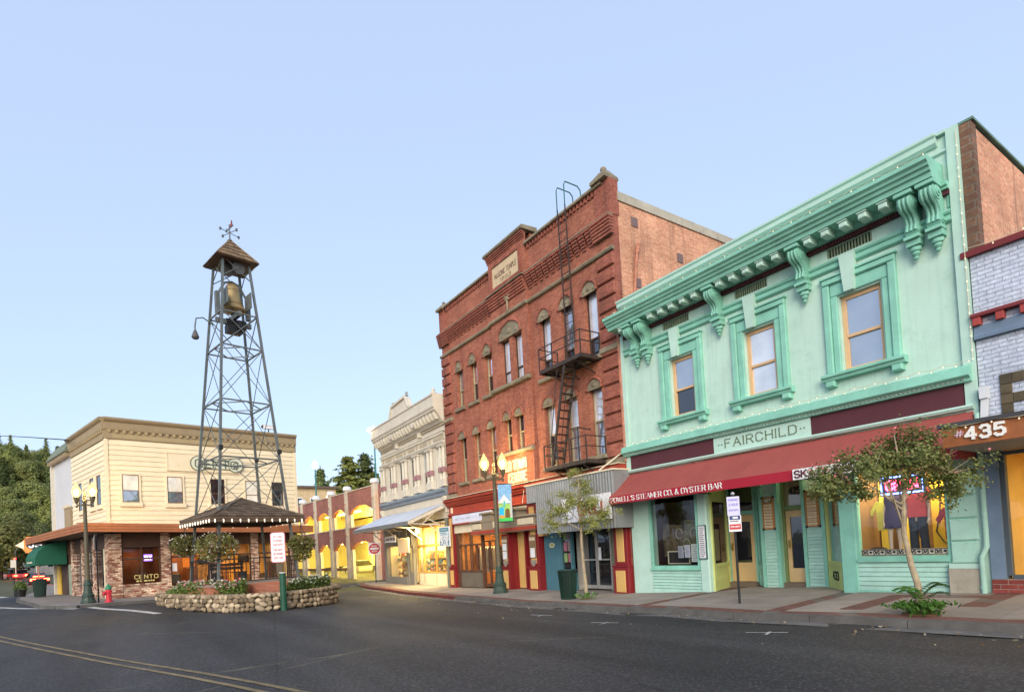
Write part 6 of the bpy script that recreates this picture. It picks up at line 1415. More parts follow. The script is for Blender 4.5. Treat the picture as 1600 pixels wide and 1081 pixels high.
for x, z, w, h in ((3.2,1.9,.5,.4),(4.2,1.8,.35,.5),(5.8,1.9,.6,.45),(6.8,1.7,.4,.5),(8.3,1.9,.7,.5),(9.2,1.8,.4,.5)): Cb.part('picture', MB().box(x-w/2,x+w/2,4.40,4.44,z-h/2,z+h/2), M_dark)
Cb.part('dark_panelling', MB().box(2.62,5.0,2.9,3.0,0,2.85), M_bnr)
ca, sa = math.cos(math.radians(99.75)), math.sin(math.radians(99.75))
def cwp(x, y, z): return (-37.2+x*ca-y*sa, -.12+x*sa+y*ca, z)
light('restaurant_lamp', 'AREA', cwp(6.4,2.0,2.8), 150, (1,.62,.2), 1.4); light('restaurant_lamp', 'AREA', cwp(3.6,2.0,2.8), 30, (1,.55,.2), .8); light('restaurant_lamp', 'AREA', cwp(1.5,2.2,2.8), 10, (1,.5,.2), .6)
o_ = solid('neon_window_sign', MB().box(-.2,.2,-.02,0,0,.36), emit('violet_panel', (.30,.18,.9), 1.1), 'small violet lit panel high in the corner restaurant window', 'neon sign', cwp(1.75,.06,2.0), math.radians(99.75))
link('lettering', letters('OLY', -.15,.15,.09,.17,-.0205,.006,.2).mesh('lettering', emit('pink_neon', (1,.55,.9), 2.5)), o_)
nw = MB(); letters('CENTO', -.55,.55,.2,.2,-.0,.012,.14,m=nw); scribble(-.5,.5,.0,.16,-.0,1,random.Random(3),.01,m=nw)
solid('window_lettering', nw, mat('gold_letters', (.70,.62,.25), .4), 'yellow lettering low in the corner restaurant window', 'lettering', cwp(1.65,.075,.86), math.radians(99.75))
solid('window_poster', MB().box(-.3,.3,-.01,0,0,.75), mat('orange_poster', (.75,.20,.02), .6, .2, 6.0), 'orange poster in the restaurant window behind the left flower basket', 'poster', cwp(3.75,.07,1.55), math.radians(99.75))
solid('notice', MB().box(-.15,.15,-.01,0,0,.45), M_white_p, 'white notice beside the restaurant entrance pier', 'notice', cwp(3.0,.06,1.35), math.radians(99.75))
for k, (u, lab) in enumerate(((-.1,''),(-2.6,''),(-5.0,''),(-7.4,''))): side_part('brick_pier', MB().box(u-.5 if k else u-.45,u+.0 if k else u+.1,-.08,.3,-.3,3.5), M_pale)
side_part('brick_dado', MB().box(-7.0,-.56,-.04,.28,-.3,.7), M_pale); side_part('lintel', MB().box(-13,-.5,.0,.3,2.75,3.6), M_brn)
for a, b in ((-2.59,-.56),(-4.99,-3.11),(-7.39,-5.51)): side_part('restaurant_window', MB().quad((a,.1,.7),(b,.1,.7),(b,.1,2.75),(a,.1,2.75)), M_gl_dk)
side_part('corner_plank', MB().box(-.75,-.62,-.1,.1,-.1,2.75), M_cream)
cam_ = Thing('security_camera', 'white security camera on the roof edge of the cream building', 'camera', cwp(8.6,.0,9.7), math.radians(99.75), (0,0,0))
cam_.part('body', MB().box(-.35,.35,-.10,.10,.22,.42), M_white_p); cam_.part('hood', MB().box(-.42,.42,-.12,.12,.421,.45), M_white_p); cam_.part('lens', MB().lathe([(.07,-.43),(.07,-.35)], (0,0,.32), 10, 'x'), M_black); cam_.part('bracket', MB().tube([(0,0,0),(0,0,.22)], .04, 8), M_black)
# white neighbour up the left street, green awning on it
dS = Vector((-.9705,-.2413)); nS = Vector((.2413,-.9705))
def sp(u, v, z): p = Vector((-37.2,-.12))+dS*u-nS*v; return (p.x, p.y, z)
Nb = Thing('white_building', 'plain white building with bracketed tile eave up the left street behind the cream one', 'building', sp(7.4,0,.1), math.radians(99.75)+SK, (0,0,.1))
Nb.part('wall', MB().box(-4.9,-.05,.05,10,3.6,9.1), mat('grey_white_wall', (.52,.53,.55), .8, .08, .8))
Nb.part('wall', MB().box(-4.9,-.05,.05,10,-.3,3.59), M_brn)
Nb.part('tile_roof', MB().prism([(-.32,9.05),(.2,9.9),(5,10.2),(5,9.2),(-.30,8.98)], 'x', -5.2, -.06), mat('green_grey_tiles', (.16,.19,.14), .8, .3, 6.0))
for i in range(16): Nb.part('eave_bracket', MB().box(-5.1+i*.32,-5.1+i*.32+.12,-.26,.05,8.72,8.96), mat('tan_bracket', (.33,.26,.17), .7))
Nb.part('window_louvre', MB().box(-1.7,-.2,-.1,.04,4.35,5.6), M_tan)
for i in range(8): Nb.part('dentil', MB().box(-1.7+i*.19,-1.7+i*.19+.1,-.18,-.1,5.6,5.75), M_cream)
Nb.part('pilaster', MB().box(-5.15,-4.9,-.12,.3,-.3,8.8), M_wh)
ga = Thing('fabric_awning', 'dark green rounded fabric awning over the side door up the left street', 'awning', sp(10.6,0,2.15), math.radians(99.75)+SK, (0,0,0))
q = [(-.05,1.45),(-.6,1.40),(-1.1,1.2),(-1.45,.85),(-1.6,.45),(-1.62,0),(-1.58,0),(-.05,0)]
m = MB()
for (a, b), (c, d) in zip(q[:5], q[1:6]): m.quad((-1.5,a,b),(1.5,a,b),(1.5,c,d),(-1.5,c,d))
M_grn = mat('green_canvas', (.012,.10,.06), .8, .15, 1.5)
ga.part('canopy', m, M_grn); ga.part('end_panel', MB().prism([p for p in q], 'x', 1.48, 1.5), M_grn); ga.part('end_panel', MB().prism([p for p in q], 'x', -1.5, -1.48), M_grn)
ga.part('lettering', scribble(-1.1,1.1,.1,.3,-1.625,1,random.Random(6)), M_cream)
Cp = [8.0, 10.5]
for i, u in enumerate((8.4,11.6)):
    Nb.part('door', MB().box(-(u-7.4)-.5,-(u-7.4)+.5,-.02,.04,-.2,2.1), mat('yellow_door' if i else 'pale_green_door', (.62,.40,.06) if i else (.25,.30,.22), .6))
# ------------------------------------------------------------------ stone planter with bell tower and gazebo
TC = Vector((-26.61, 4.54)); TYAW = 1.76845
M_rock = mat('river_rock', (.20,.15,.095), .8, .35, 5.0, .3, 25, rnd=.45)
M_rock2 = mat('river_rock_pale', (.40,.32,.215), .8, .25, 5.0, .3, 25, rnd=.3)
M_mortar = mat('planter_mortar', (.05,.04,.03), .95, .3, 4.0, .5, 30)
M_bpave = brickmat('plaza_brick', (.36,.11,.06), (.44,.16,.09), (.27,.17,.11), .2, .1, .01, .2, bump=.4)
PP = [(-30.1,1.55),(-28.3,1.75),(-26.4,2.2),(-24.5,2.8),(-23.1,3.5),(-22.3,4.6),(-22.25,5.6),(-22.8,6.6),(-23.7,7.45),(-25.5,8.1),(-28.0,8.0),(-30.2,6.6),(-31.0,4.5),(-31.0,2.6)]
PT = .46
Pl_ = Thing('stone_planter', 'low kidney-shaped planter wall of rounded river stones round the bell tower', 'planter', (-26.6,4.5,-.2), 0, (-26.6,4.5,-.2))
cxy = Vector((-26.7,4.7))
def inset(p, d): v = Vector(p)-cxy; return tuple(Vector(p)-v.normalized()*d)
core = MB(); inn = [inset(p, .32) for p in PP]; n = len(PP)
for i in range(n):
    j = (i+1) % n; a, b, c, d = inset(PP[i],.05), inset(PP[j],.05), inn[j], inn[i]
    core.add([(a[0],a[1],rz_(*a)-.2),(b[0],b[1],rz_(*b)-.2),(b[0],b[1],PT-.03),(a[0],a[1],PT-.03),(d[0],d[1],PT-.03),(c[0],c[1],PT-.03)], [(0,1,2,3),(3,2,5,4)])
Pl_.part('mortar_core', core, M_mortar)
Pl_.part('soil', MB().prism(inn, 'z', -.2, PT-.10), mat('planter_soil', (.05,.035,.022), .95, .4, 6.0, .6, 30))
rk = random.Random(21)
def stone_mesh(k):
    m = MB(); r = random.Random(k); m.ball((0,0,0), 1.0, 9, 6, (1,1,1)); 
    vs = []
    for x, y, z in m.v:
        q = Vector((x,y,z)); f = 1+.22*noise.noise(q*1.1+Vector((k*3.7,0,0))); vs.append((x*f, y*f*.8, z*f))
    m.v = vs; return m
ME_st = [stone_mesh(k).mesh('stone', M_rock if k % 3 else M_rock2, smooth=True) for k in range(9)]
cnt = 0
per = []
for i in range(n):
    a, b = Vector(PP[i]), Vector(PP[(i+1) % n]); per.append((a, b, (b-a).length))
row_h = .165
for a, b, L in per:
    front = ((a+b)/2-Vector((0,0))).length < 29.5 and (a+b).y/2 < 7.6 and (a+b).x/2 > -30.6
    if not front: continue
    d = (b-a)/L; nrm = Vector((d.y, -d.x)); 
    if nrm.dot((a+b)/2-cxy) < 0: nrm = -nrm
    g = rz_((a.x+b.x)/2, (a.y+b.y)/2); nr = max(3, round((PT-g)/row_h))
    for r in range(nr):
        s = rk.uniform(0,.12)
        while s < L-.03 and cnt < 292:
            w = rk.uniform(.075,.135)*(1.6 if rk.random() < .10 else 1); s += w*.9; h = (PT-g)/nr*.56*rk.uniform(.85,1.25)
            if r == nr-1: h *= .85
            p = a+d*s+nrm*rk.uniform(-.02,.035); z = g+.02+(r+.5)*(PT-g)/nr+rk.uniform(-.02,.02)
            Pl_.inst('stone', rk.choice(ME_st), (p.x,p.y,z), (rk.uniform(-.25,.25), rk.uniform(-.5,.5), math.atan2(d.y,d.x)+rk.uniform(-.2,.2)), (w*.98,w*.75,min(h,.14)))
            cnt += 1; s += w*.95
capm = MB()
for i in range(n):
    a, b = Vector(PP[i]), Vector(PP[(i+1) % n]); L = (b-a).length; k = max(1, int(L/.24))
    for j in range(k):
        p = a.lerp(b, (j+.5)/k); v = (p-cxy).normalized(); p = p-v*.14; capm.ball((p.x,p.y,PT-.045), .155, 7, 5, (1,1,.55), .16, rk)
Pl_.part('cap_stones', capm, M_rock, smooth=True, stuff=True)
# raised brick floor under the tower
ex = Vector((math.cos(TYAW), math.sin(TYAW))); ey = Vector((-math.sin(TYAW), math.cos(TYAW)))
def tw(x, y): p = TC+ex*x+ey*y; return (p.x, p.y)
PLZ = .80
Pf = Thing('brick_platform', 'raised red brick floor under the bell tower inside the stone planter', 'platform', (TC.x,TC.y,.3), TYAW, (0,0,.3))
Pf.part('floor', MB().box(-1.95,1.95,-1.95,2.2,.30,PLZ-.04), M_bpave); Pf.part('nosing', MB().box(-2.0,2.0,-2.0,2.25,PLZ-.038,PLZ), mat('floor_slab', (.30,.24,.19), .85, .2))
Pf.part('ramp', MB().prism([(-2.0,.79),(-2.0,.36),(-3.4,.36)], 'x', -.6, 1.9), M_bpave)
T = Thing('bell_tower', 'tall open steel bell tower with shingled cap, bronze bell and weathervane', 'tower', (TC.x,TC.y,PLZ), TYAW, (0,0,PLZ))
M_steel = mat('tower_steel', (.13,.155,.155), .55, .3, 3.0, metal=.3, streak=.4, dirt=(.14,.09,.06))
AB, AT, ZB, ZT = 3.18, 1.09, .8, 14.0
def half(z): return (AB+(AT-AB)*(z-ZB)/(ZT-ZB))/2
CR = [(-1,-1),(1,-1),(1,1),(-1,1)]
def cp3(i, z): h = half(z); return Vector((CR[i % 4][0]*h, CR[i % 4][1]*h, z))
for i in range(4):
    m = MB(); a, b = cp3(i, ZB), cp3(i, 14.4); s = CR[i]
    m.bar(a, b, .088, .088) ; T.part('leg', m, M_steel); 
    T.part('foot_plate', MB().box(a.x-.14,a.x+.14,a.y-.14,a.y+.14,ZB,ZB+.03), M_steel)
lv = [3.55,5.85,8.2,10.5,11.95,14.3]
for z in lv[1:]:
    for i in range(4): T.part('ring_beam', MB().bar(cp3(i,z), cp3(i+1,z), .052), M_steel)
for z in lv[1:4]:
    for i in range(4):   # knee rods to the middle of each ring
        T.part('corner_tie', MB().bar(cp3(i,z).lerp(cp3(i+1,z),.5), cp3(i+1,z).lerp(cp3(i+2,z),.5), .036), M_steel)
for za, zb in ((3.55,5.85),(5.85,8.2),(8.2,10.5),(10.5,11.95),(13.45,14.3)):
    for i in range(4):
        T.part('brace', MB().tube([cp3(i,za),cp3(i+1,zb)], .016 if za < 10 else .02, 5), M_steel); T.part('brace', MB().tube([cp3(i+1,za),cp3(i,zb)], .016 if za < 10 else .02, 5), M_steel)
# heavy diagonal members just under the bell
T.part('bell_beam', MB().bar(cp3(0,11.9).lerp(cp3(1,11.9),.5)+Vector((0,0,.06)), cp3(3,11.9).lerp(cp3(2,11.9),.5)+Vector((0,0,.06)), .14, .2).bar(cp3(0,11.75).lerp(cp3(3,11.75),.5), cp3(1,11.75).lerp(cp3(2,11.75),.5), .14, .2), M_steel)
T.part('machinery', MB().box(-.3,.3,-.2,.2,11.3,11.62).lathe([(.16,-.3),(.16,.3)], (0,0,11.75), 10, 'x').box(.05,.4,-.35,-.1,11.45,11.8), M_black)
M_bronze = mat('bell_bronze', (.36,.26,.12), .45, .15, 3.0, metal=.35, dirt=(.26,.19,.09))
bl = T.part('bell', MB().lathe([(.50,12.27),(.515,12.30),(.475,12.37),(.41,12.50),(.35,12.68),(.305,12.90),(.28,13.12),(.265,13.28),(.20,13.38),(.08,13.43),(.0,13.44)], (0,0,0), 28), M_bronze, smooth=True)
T.part('rib', MB().lathe([(.415,12.50),(.43,12.52),(.405,12.54)], n=28).lathe([(.285,13.10),(.295,13.12),(.28,13.14)], n=28), M_bronze, bl, smooth=True)
T.part('clapper', MB().tube([(0,0,13.0),(0,0,12.2)], .03, 8).ball((0,0,12.12), .09, 10, 8), M_black, bl, smooth=True)
yk = MB(); yk.tube([(-.62,0,12.55),(-.55,0,12.95),(-.3,0,13.42),(0,0,13.52),(.3,0,13.42),(.55,0,12.95),(.62,0,12.55)], .05, 8); yk.box(-.70,-.54,-.10,.10,12.0,12.95); yk.box(.54,.70,-.10,.10,12.0,12.95)
T.part('yoke', yk, M_steel)
T.part('rocker', MB().box(-.50,-.46,-.75,-.1,12.3,12.95), M_steel); T.part('rocker', MB().box(.46,.50,-.75,-.1,12.3,12.95), M_steel)
wh = MB(); wh.lathe([(.27,-.03),(.27,.03)], (-.22,-.15,13.92), 16, 'y'); wh.tube([(.12+.17*math.cos(a),-.42,14.0+.17*math.sin(a)) for a in lin(PI*.95,PI*2.05,10)], .025, 6)
T.part('siren', wh, mat('dark_grey_iron', (.07,.07,.07), .6))
T.part('siren', MB().lathe([(.26,-.55),(.20,-.35),(.08,-.1),(.08,.1)], (.1,0,13.95), 16, 'y'), MATS['dark_grey_iron'])
# shingled cap
RZ0, RZ1, RH = 14.22, 15.28, .80
M_shake = mat('brown_shake', (.17,.115,.065), .9, .3, 6.0, .4, 30, rnd=.3)
T.part('roof_deck', MB().add([(-RH,-RH,RZ0),(RH,-RH,RZ0),(RH,RH,RZ0),(-RH,RH,RZ0),(0,0,RZ1),(-RH,-RH,RZ0-.03),(RH,-RH,RZ0-.03),(RH,RH,RZ0-.03),(-RH,RH,RZ0-.03)],[(0,1,4),(1,2,4),(2,3,4),(3,0,4),(5,8,7,6),(0,5,6,1),(1,6,7,2),(2,7,8,3),(3,8,5,0)]), M_brn)
def shingle(T_, C0, C1, apex, rows, w, mt, rng, top=.0, th=.03):
    """courses of shingles on one roof face from eave edge C0-C1 up to the apex (or to a ridge fraction)"""
    C0, C1, apex = Vector(C0), Vector(C1), Vector(apex); mid = (C0+C1)/2; up = apex-mid; nrm = (C1-C0).cross(up).normalized()
    if nrm.z < 0: nrm = -nrm
    for r in range(rows):
        t0, t1 = r/rows*(1-top), min(1.0, (r+1.25)/rows*(1-top)); a0, a1 = C0.lerp(apex,t0), C1.lerp(apex,t0); L = (a1-a0).length; k = max(1, round(L/w)); dr = (a1-a0)/L
        x = 0.0
        for j in range(k):
            wd_ = L/k; xa, xb = j*wd_+.006, (j+1)*wd_-.006; jit = rng.uniform(-.02,.02)
            p0, p1 = a0+dr*xa-up*jit*.3, a0+dr*xb-up*jit*.3; b0, b1 = C0.lerp(apex,t1), C1.lerp(apex,t1)
            def clampx(v):   # keep the upper edge on the face
                s0 = (b0-a0).dot(dr); s1 = (b1-a0).dot(dr); return max(s0, min(s1, v))
            q0 = a0+up*(t1-t0)+dr*clampx(xa); q1 = a0+up*(t1-t0)+dr*clampx(xb)
            lo = nrm*(th+.012+rng.uniform(0,.012)); hi = nrm*.012
            T_.part('shingle', MB().add([p0+lo,p1+lo,q1+hi,q0+hi,p0,p1,q1,q0],[(0,1,2,3),(0,4,5,1),(0,3,7,4),(1,5,6,2)]), mt)
sr = random.Random(31)
for i in range(4):
    a = (CR[i][0]*(RH+.03), CR[i][1]*(RH+.03), RZ0); b = (CR[(i+1)%4][0]*(RH+.03), CR[(i+1)%4][1]*(RH+.03), RZ0)
    shingle(T, a, b, (0,0,RZ1+.02), 5, .27, M_shake, sr)
for i in range(4): T.part('hip_cap', MB().tube([(CR[i][0]*(RH+.02),CR[i][1]*(RH+.02),RZ0+.04),(0,0,RZ1+.05)], .04, 6), M_shake)
wv = MB(); wv.tube([(0,0,RZ1),(0,0,RZ1+.72)], .03, 8); wv.lathe([(.12,RZ1),(.07,RZ1+.06),(.04,RZ1+.1)], n=8)
for a in (.3,.3+PI/2): wv.tube([(-.42*math.cos(a),-.42*math.sin(a),RZ1+.36),(.42*math.cos(a),.42*math.sin(a),RZ1+.36)], .014, 6)
for k in range(4): 
    a = .3+k*PI/2; c = Vector((.44*math.cos(a),.44*math.sin(a),RZ1+.36)); wv.box(c.x-.035,c.x+.035,c.y-.035,c.y+.035,c.z-.05,c.z+.05)
f = T.part('weathervane', wv, M_steel)
ar = MB(); ar.prism([(-.45,RZ1+.50),(.30,RZ1+.56),(.32,RZ1+.50),(.45,RZ1+.58),(.32,RZ1+.68),(.30,RZ1+.61),(-.20,RZ1+.57)], 'x', -.012, .012)
T.part('arrow', ar, M_steel, f)
rs = MB(); rs.prism([(-.42,RZ1+.52),(-.30,RZ1+.60),(-.26,RZ1+.80),(-.18,RZ1+.66),(-.05,RZ1+.62),(-.12,RZ1+.54)], 'x', -.02, .02)
T.part('figure', rs, mat('rusty_red_iron', (.22,.06,.05), .6), f)
ll = MB(); ll.tube([(-.62,.55,11.7),(-1.0,.62,11.95),(-1.25,.68,11.88),(-1.3,.7,11.55),(-1.3,.7,11.35)], .03, 8)
f = T.part('lamp_arm', ll, M_steel, smooth=True); T.part('lamp_shade', MB().lathe([(.04,11.38),(.07,11.32),(.15,11.09),(.14,11.05),(.09,11.0),(.0,10.99)], (-1.3,.7,0), 12), mat('lamp_grey', (.10,.10,.10), .5), f)
for i in range(3): c = cp3(i, 6.1); T.part('floodlight', MB().box(c.x-.07,c.x+.07,c.y-.14,c.y+.0,c.z,c.z+.17), M_black)
# gazebo roof carried by the tower legs
Gz = Thing('gazebo_roof', 'low shingled hip roof wrapped round the legs of the bell tower', 'roof', (TC.x,TC.y,3.4), TYAW, (0,0,3.4))
GH, GZ0, GZ1 = 1.84, 3.42, 4.26
M_shake2 = mat('dark_shake', (.115,.085,.06), .9, .35, 5.0, .4, 30, rnd=.35)
Gz.part('deck', MB().add([(-GH,-GH,GZ0),(GH,-GH,GZ0),(GH,GH,GZ0),(-GH,GH,GZ0),(0,0,GZ1),(-GH,-GH,GZ0-.05),(GH,-GH,GZ0-.05),(GH,GH,GZ0-.05),(-GH,GH,GZ0-.05)],[(0,1,4),(1,2,4),(2,3,4),(3,0,4),(5,8,7,6),(0,5,6,1),(1,6,7,2),(2,7,8,3),(3,8,5,0)]), M_brn)
for i in range(4):
    a = (CR[i][0]*GH, CR[i][1]*GH, GZ0+.005); b = (CR[(i+1)%4][0]*GH, CR[(i+1)%4][1]*GH, GZ0+.005)
    shingle(Gz, a, b, (0,0,GZ1+.01), 8 if i in (0,1) else 5, .30 if i in (0,1) else .6, M_shake2, sr, th=.035)
    Gz.part('hip_cap', MB().bar(Vector(a)+Vector((0,0,.05)), (0,0,GZ1+.06), .12, .04), M_shake2)
    Gz.part('fascia', MB().bar((CR[i][0]*(GH-.01),CR[i][1]*(GH-.01),GZ0-.11), (CR[(i+1)%4][0]*(GH-.01),CR[(i+1)%4][1]*(GH-.01),GZ0-.11), .04, .20), mat('gazebo_fascia', (.11,.075,.05), .8, .2, 3.0))
ic = MB(); rr = random.Random(4)
ME_ic = MB().lathe([(.005,-.12),(.012,-.09),(.020,-.04),(.016,0),(.02,.012)], n=6).mesh('bulb', emit('icicle_bulb', (1,.88,.66), 1.6))
Il = Thing('light_string', 'string of pale icicle bulbs round the gazebo eaves', 'string lights', (TC.x,TC.y,3.3), TYAW, (0,0,3.3), 'strings of small bulbs')
w_ = MB()
for i in range(4):
    a = Vector((CR[i][0]*(GH+.03), CR[i][1]*(GH+.03), GZ0-.10)); b = Vector((CR[(i+1)%4][0]*(GH+.03), CR[(i+1)%4][1]*(GH+.03), GZ0-.10)); w_.tube([a,b], .006, 4)
    for k in range(12 if i in (0,3) else 6): Il.inst('bulb', ME_ic, tuple(a.lerp(b,(k+.5)/(12 if i in (0,3) else 6))-Vector((0,0,.02))))
Il.part('wire', w_, M_black)
# railing
Ra = Thing('iron_railing', 'dark iron railing of thin balusters between the tower legs', 'railing', (TC.x,TC.y,PLZ), TYAW, (0,0,PLZ))
hr = AB/2
for i in range(4):
    a, b = Vector((CR[i][0]*hr,CR[i][1]*hr,0)), Vector((CR[(i+1)%4][0]*hr,CR[(i+1)%4][1]*hr,0))
    if i == 2: continue
    Ra.part('top_rail', MB().bar(a+Vector((0,0,PLZ+.98)), b+Vector((0,0,PLZ+.98)), .045), M_black); Ra.part('bottom_rail', MB().bar(a+Vector((0,0,PLZ+.10)), b+Vector((0,0,PLZ+.10)), .035), M_black)
    for k in range(1, 21):
        if i == 0 and 9 < k < 12: continue
        p = a.lerp(b, k/21); Ra.part('baluster', MB().bar(p+Vector((0,0,PLZ+.1)), p+Vector((0,0,PLZ+.98)), .022), M_black)
for x, y, lab in ((-.4,.6,'dark wooden bench under the gazebo beside the back railing'),):
    p = tw(x, y); bn = Thing('bench', lab, 'bench', (p[0],p[1],PLZ), TYAW, (0,0,0))
    for k in range(3): bn.part('slat', MB().box(-.7,.7,-.2+k*.14,-.08+k*.14,.42,.45), M_brn)
    for k in range(2): bn.part('back_slat', MB().box(-.7,.7,.24,.27,.55+k*.16,.67+k*.16), M_brn)
    for s in (-.6,.6): bn.part('leg', MB().box(s-.03,s+.03,-.2,.22,0,.42).box(s-.03,s+.03,.22,.28,0,.85), M_black)
# ------------------------------------------------------------------ plants
L_basket = leafmat('basket_leaf', (.10,.12,.03), (.26,.24,.08)); L_bed = leafmat('bed_leaf', (.06,.11,.02), (.17,.22,.06)); L_myr = leafmat('myrtle_leaf', (.12,.15,.03), (.33,.33,.10))
L_myr2 = leafmat('myrtle_leaf_dusk', (.12,.16,.04), (.33,.36,.12)); L_fl_w = leafmat('white_flower', (.65,.62,.55), (.8,.78,.7)); L_fl_p = leafmat('pink_flower', (.55,.12,.15), (.65,.28,.28)); L_con = leafmat('conifer_needles', (.09,.13,.045), (.20,.235,.08)); L_con2 = leafmat('conifer_needles_pale', (.15,.19,.05), (.30,.31,.11))
L_oak = leafmat('hill_leaf', (.18,.22,.05), (.36,.36,.11)); L_dk = leafmat('dark_tree_leaf', (.10,.115,.03), (.24,.23,.07)); L_wis = leafmat('weed_leaf', (.05,.14,.02), (.13,.28,.05))
def leaf(m, c, s, rng, el=1.6, out=None):
    if out is not None:   # spray that lies across the direction 'out'
        o = (Vector(out)+Vector((rng.gauss(0,.45),rng.gauss(0,.45),rng.gauss(0,.45)))).normalized(); u = o.cross(Vector((rng.uniform(-1,1),rng.uniform(-1,1),rng.uniform(-1,1)))).normalized(); v = o.cross(u)*s*.45; u = u*s*el*.5; c = Vector(c)
        m.add([c-u, c+v, c+u, c-v], [(0,1,2,3)]); return
    a = rng.uniform(0,2*PI); b = rng.uniform(-1.0,1.0); u = Vector((math.cos(a)*math.cos(b), math.sin(a)*math.cos(b), math.sin(b))); v = u.cross(Vector((rng.uniform(-1,1),rng.uniform(-1,1),rng.uniform(-1,1)))).normalized()*s*.5; u = u*s*el*.5
    c = Vector(c); m.add([c-u, c+v*.9, c+u, c-v*.9], [(0,1,2,3)])
def clump(m, c, r, n, s, rng, sq=(1,1,1), shell=.5):
    for _ in range(n):
        while True:
            q = Vector((rng.uniform(-1,1),rng.uniform(-1,1),rng.uniform(-1,1)))
            if shell < q.length < 1: break
        leaf(m, (c[0]+q.x*r*sq[0], c[1]+q.y*r*sq[1], c[2]+q.z*r*sq[2]), s*rng.uniform(.7,1.3), rng)
def basket(loc, label, seed, r=.55, white=60, trail=True, top=1.6):
    rng = random.Random(seed); B_ = Thing('hanging_basket', label, 'flower basket', loc, 0, (0,0,0))
    m = MB(); clump(m, (0,0,.0), r, 900, .075, rng, (1,1,.72), .55)
    if trail: clump(m, (0,0,-.4), r*.7, 350, .075, rng, (1,1,.9), .4)
    B_.part('foliage', m, L_basket, stuff=False)
    B_.part('bowl', MB().lathe([(.05,-.28),(.2,-.22),(.3,-.05),(.32,0)], n=14), mat('coir', (.10,.06,.03), .95))
    fl = MB(); clump(fl, (0,0,.02), r*1.06, white, .05, rng, (1,1,.75), .93); B_.part('flowers', fl, L_fl_w)
    if white < 80: pass
    fp = MB(); clump(fp, (-.1,0,.32), .25, 14, .09, rng, (1,1,.4), .3); B_.part('flowers', fp, L_fl_p)
    B_.part('hanger', MB().tube([(-.3,0,0),(0,0,.85),(0,0,top)], .01, 5).tube([(.3,0,0),(0,0,.85)], .01, 5).tube([(0,.3,0),(0,0,.85)], .01, 5), M_black); return B_
basket((-27.95,2.52,2.45), 'hanging flower basket at the left corner of the gazebo', 3, .62, 60, False, .85)
basket((-24.75,3.30,2.25), 'largest hanging flower basket with white and pink flowers at the front gazebo leg', 5, .78, 150, False, 1.05)
basket((-25.2,6.55,2.25), 'hanging basket with long trailing greenery at the right corner of the gazebo', 7, .56, 20, True, 1.0)
def bed(name_label, poly, h, n, fw, fp, seed):
    rng = random.Random(seed); m = MB(); f1 = MB(); f2 = MB(); xs_ = [p[0] for p in poly]; ys_ = [p[1] for p in poly]; k = 0
    while k < n:
        x, y = rng.uniform(min(xs_),max(xs_)), rng.uniform(min(ys_),max(ys_))
        if not in_poly(x,y,poly): continue
        k += 1; hh = h*(.55+.45*noise.noise(Vector((x*1.6,y*1.6,seed)))+.3); z = PT-.1+rng.random()*hh; leaf(m, (x,y,z), .085, rng)
        if rng.random() < fw and z > PT-.1+hh*.55: leaf(f1, (x,y,z+.05), .085, rng, 1.0, (.7,-.5,.6))
        if rng.random() < fp and z > PT-.1+hh*.55: leaf(f2, (x,y,z+.06), .11, rng, 1.0, (.7,-.5,.6))
    o = setting('flower_bed', m, L_bed, kind='stuff', fix=False); o['label'] = name_label
    if f1.v: setting('white_blossom', f1, L_fl_w, o, fix=False)
    if f2.v: setting('pink_blossom', f2, L_fl_p, o, fix=False)
bed('bed of low plants with white and pink flowers behind the left part of the stone wall', [(-28.4,2.0),(-26.3,2.45),(-24.3,3.1),(-23.3,3.9),(-24.0,4.2),(-24.6,3.7),(-27.0,3.1),(-28.9,2.7)], .62, 3600, .26, .10, 1)
bed('bed of low plants with white flowers behind the right part of the stone wall', [(-22.7,5.6),(-22.95,6.5),(-23.8,7.2),(-25.0,7.6),(-25.3,6.9),(-24.0,6.2),(-23.2,5.3)], .58, 2600, .16, .0, 2)
bed('tangle of dry brownish plants spilling over the left end of the stone wall', [(-30.2,1.9),(-28.5,1.9),(-28.9,2.9),(-30.4,3.2)], .22, 500, .02, .0, 3)

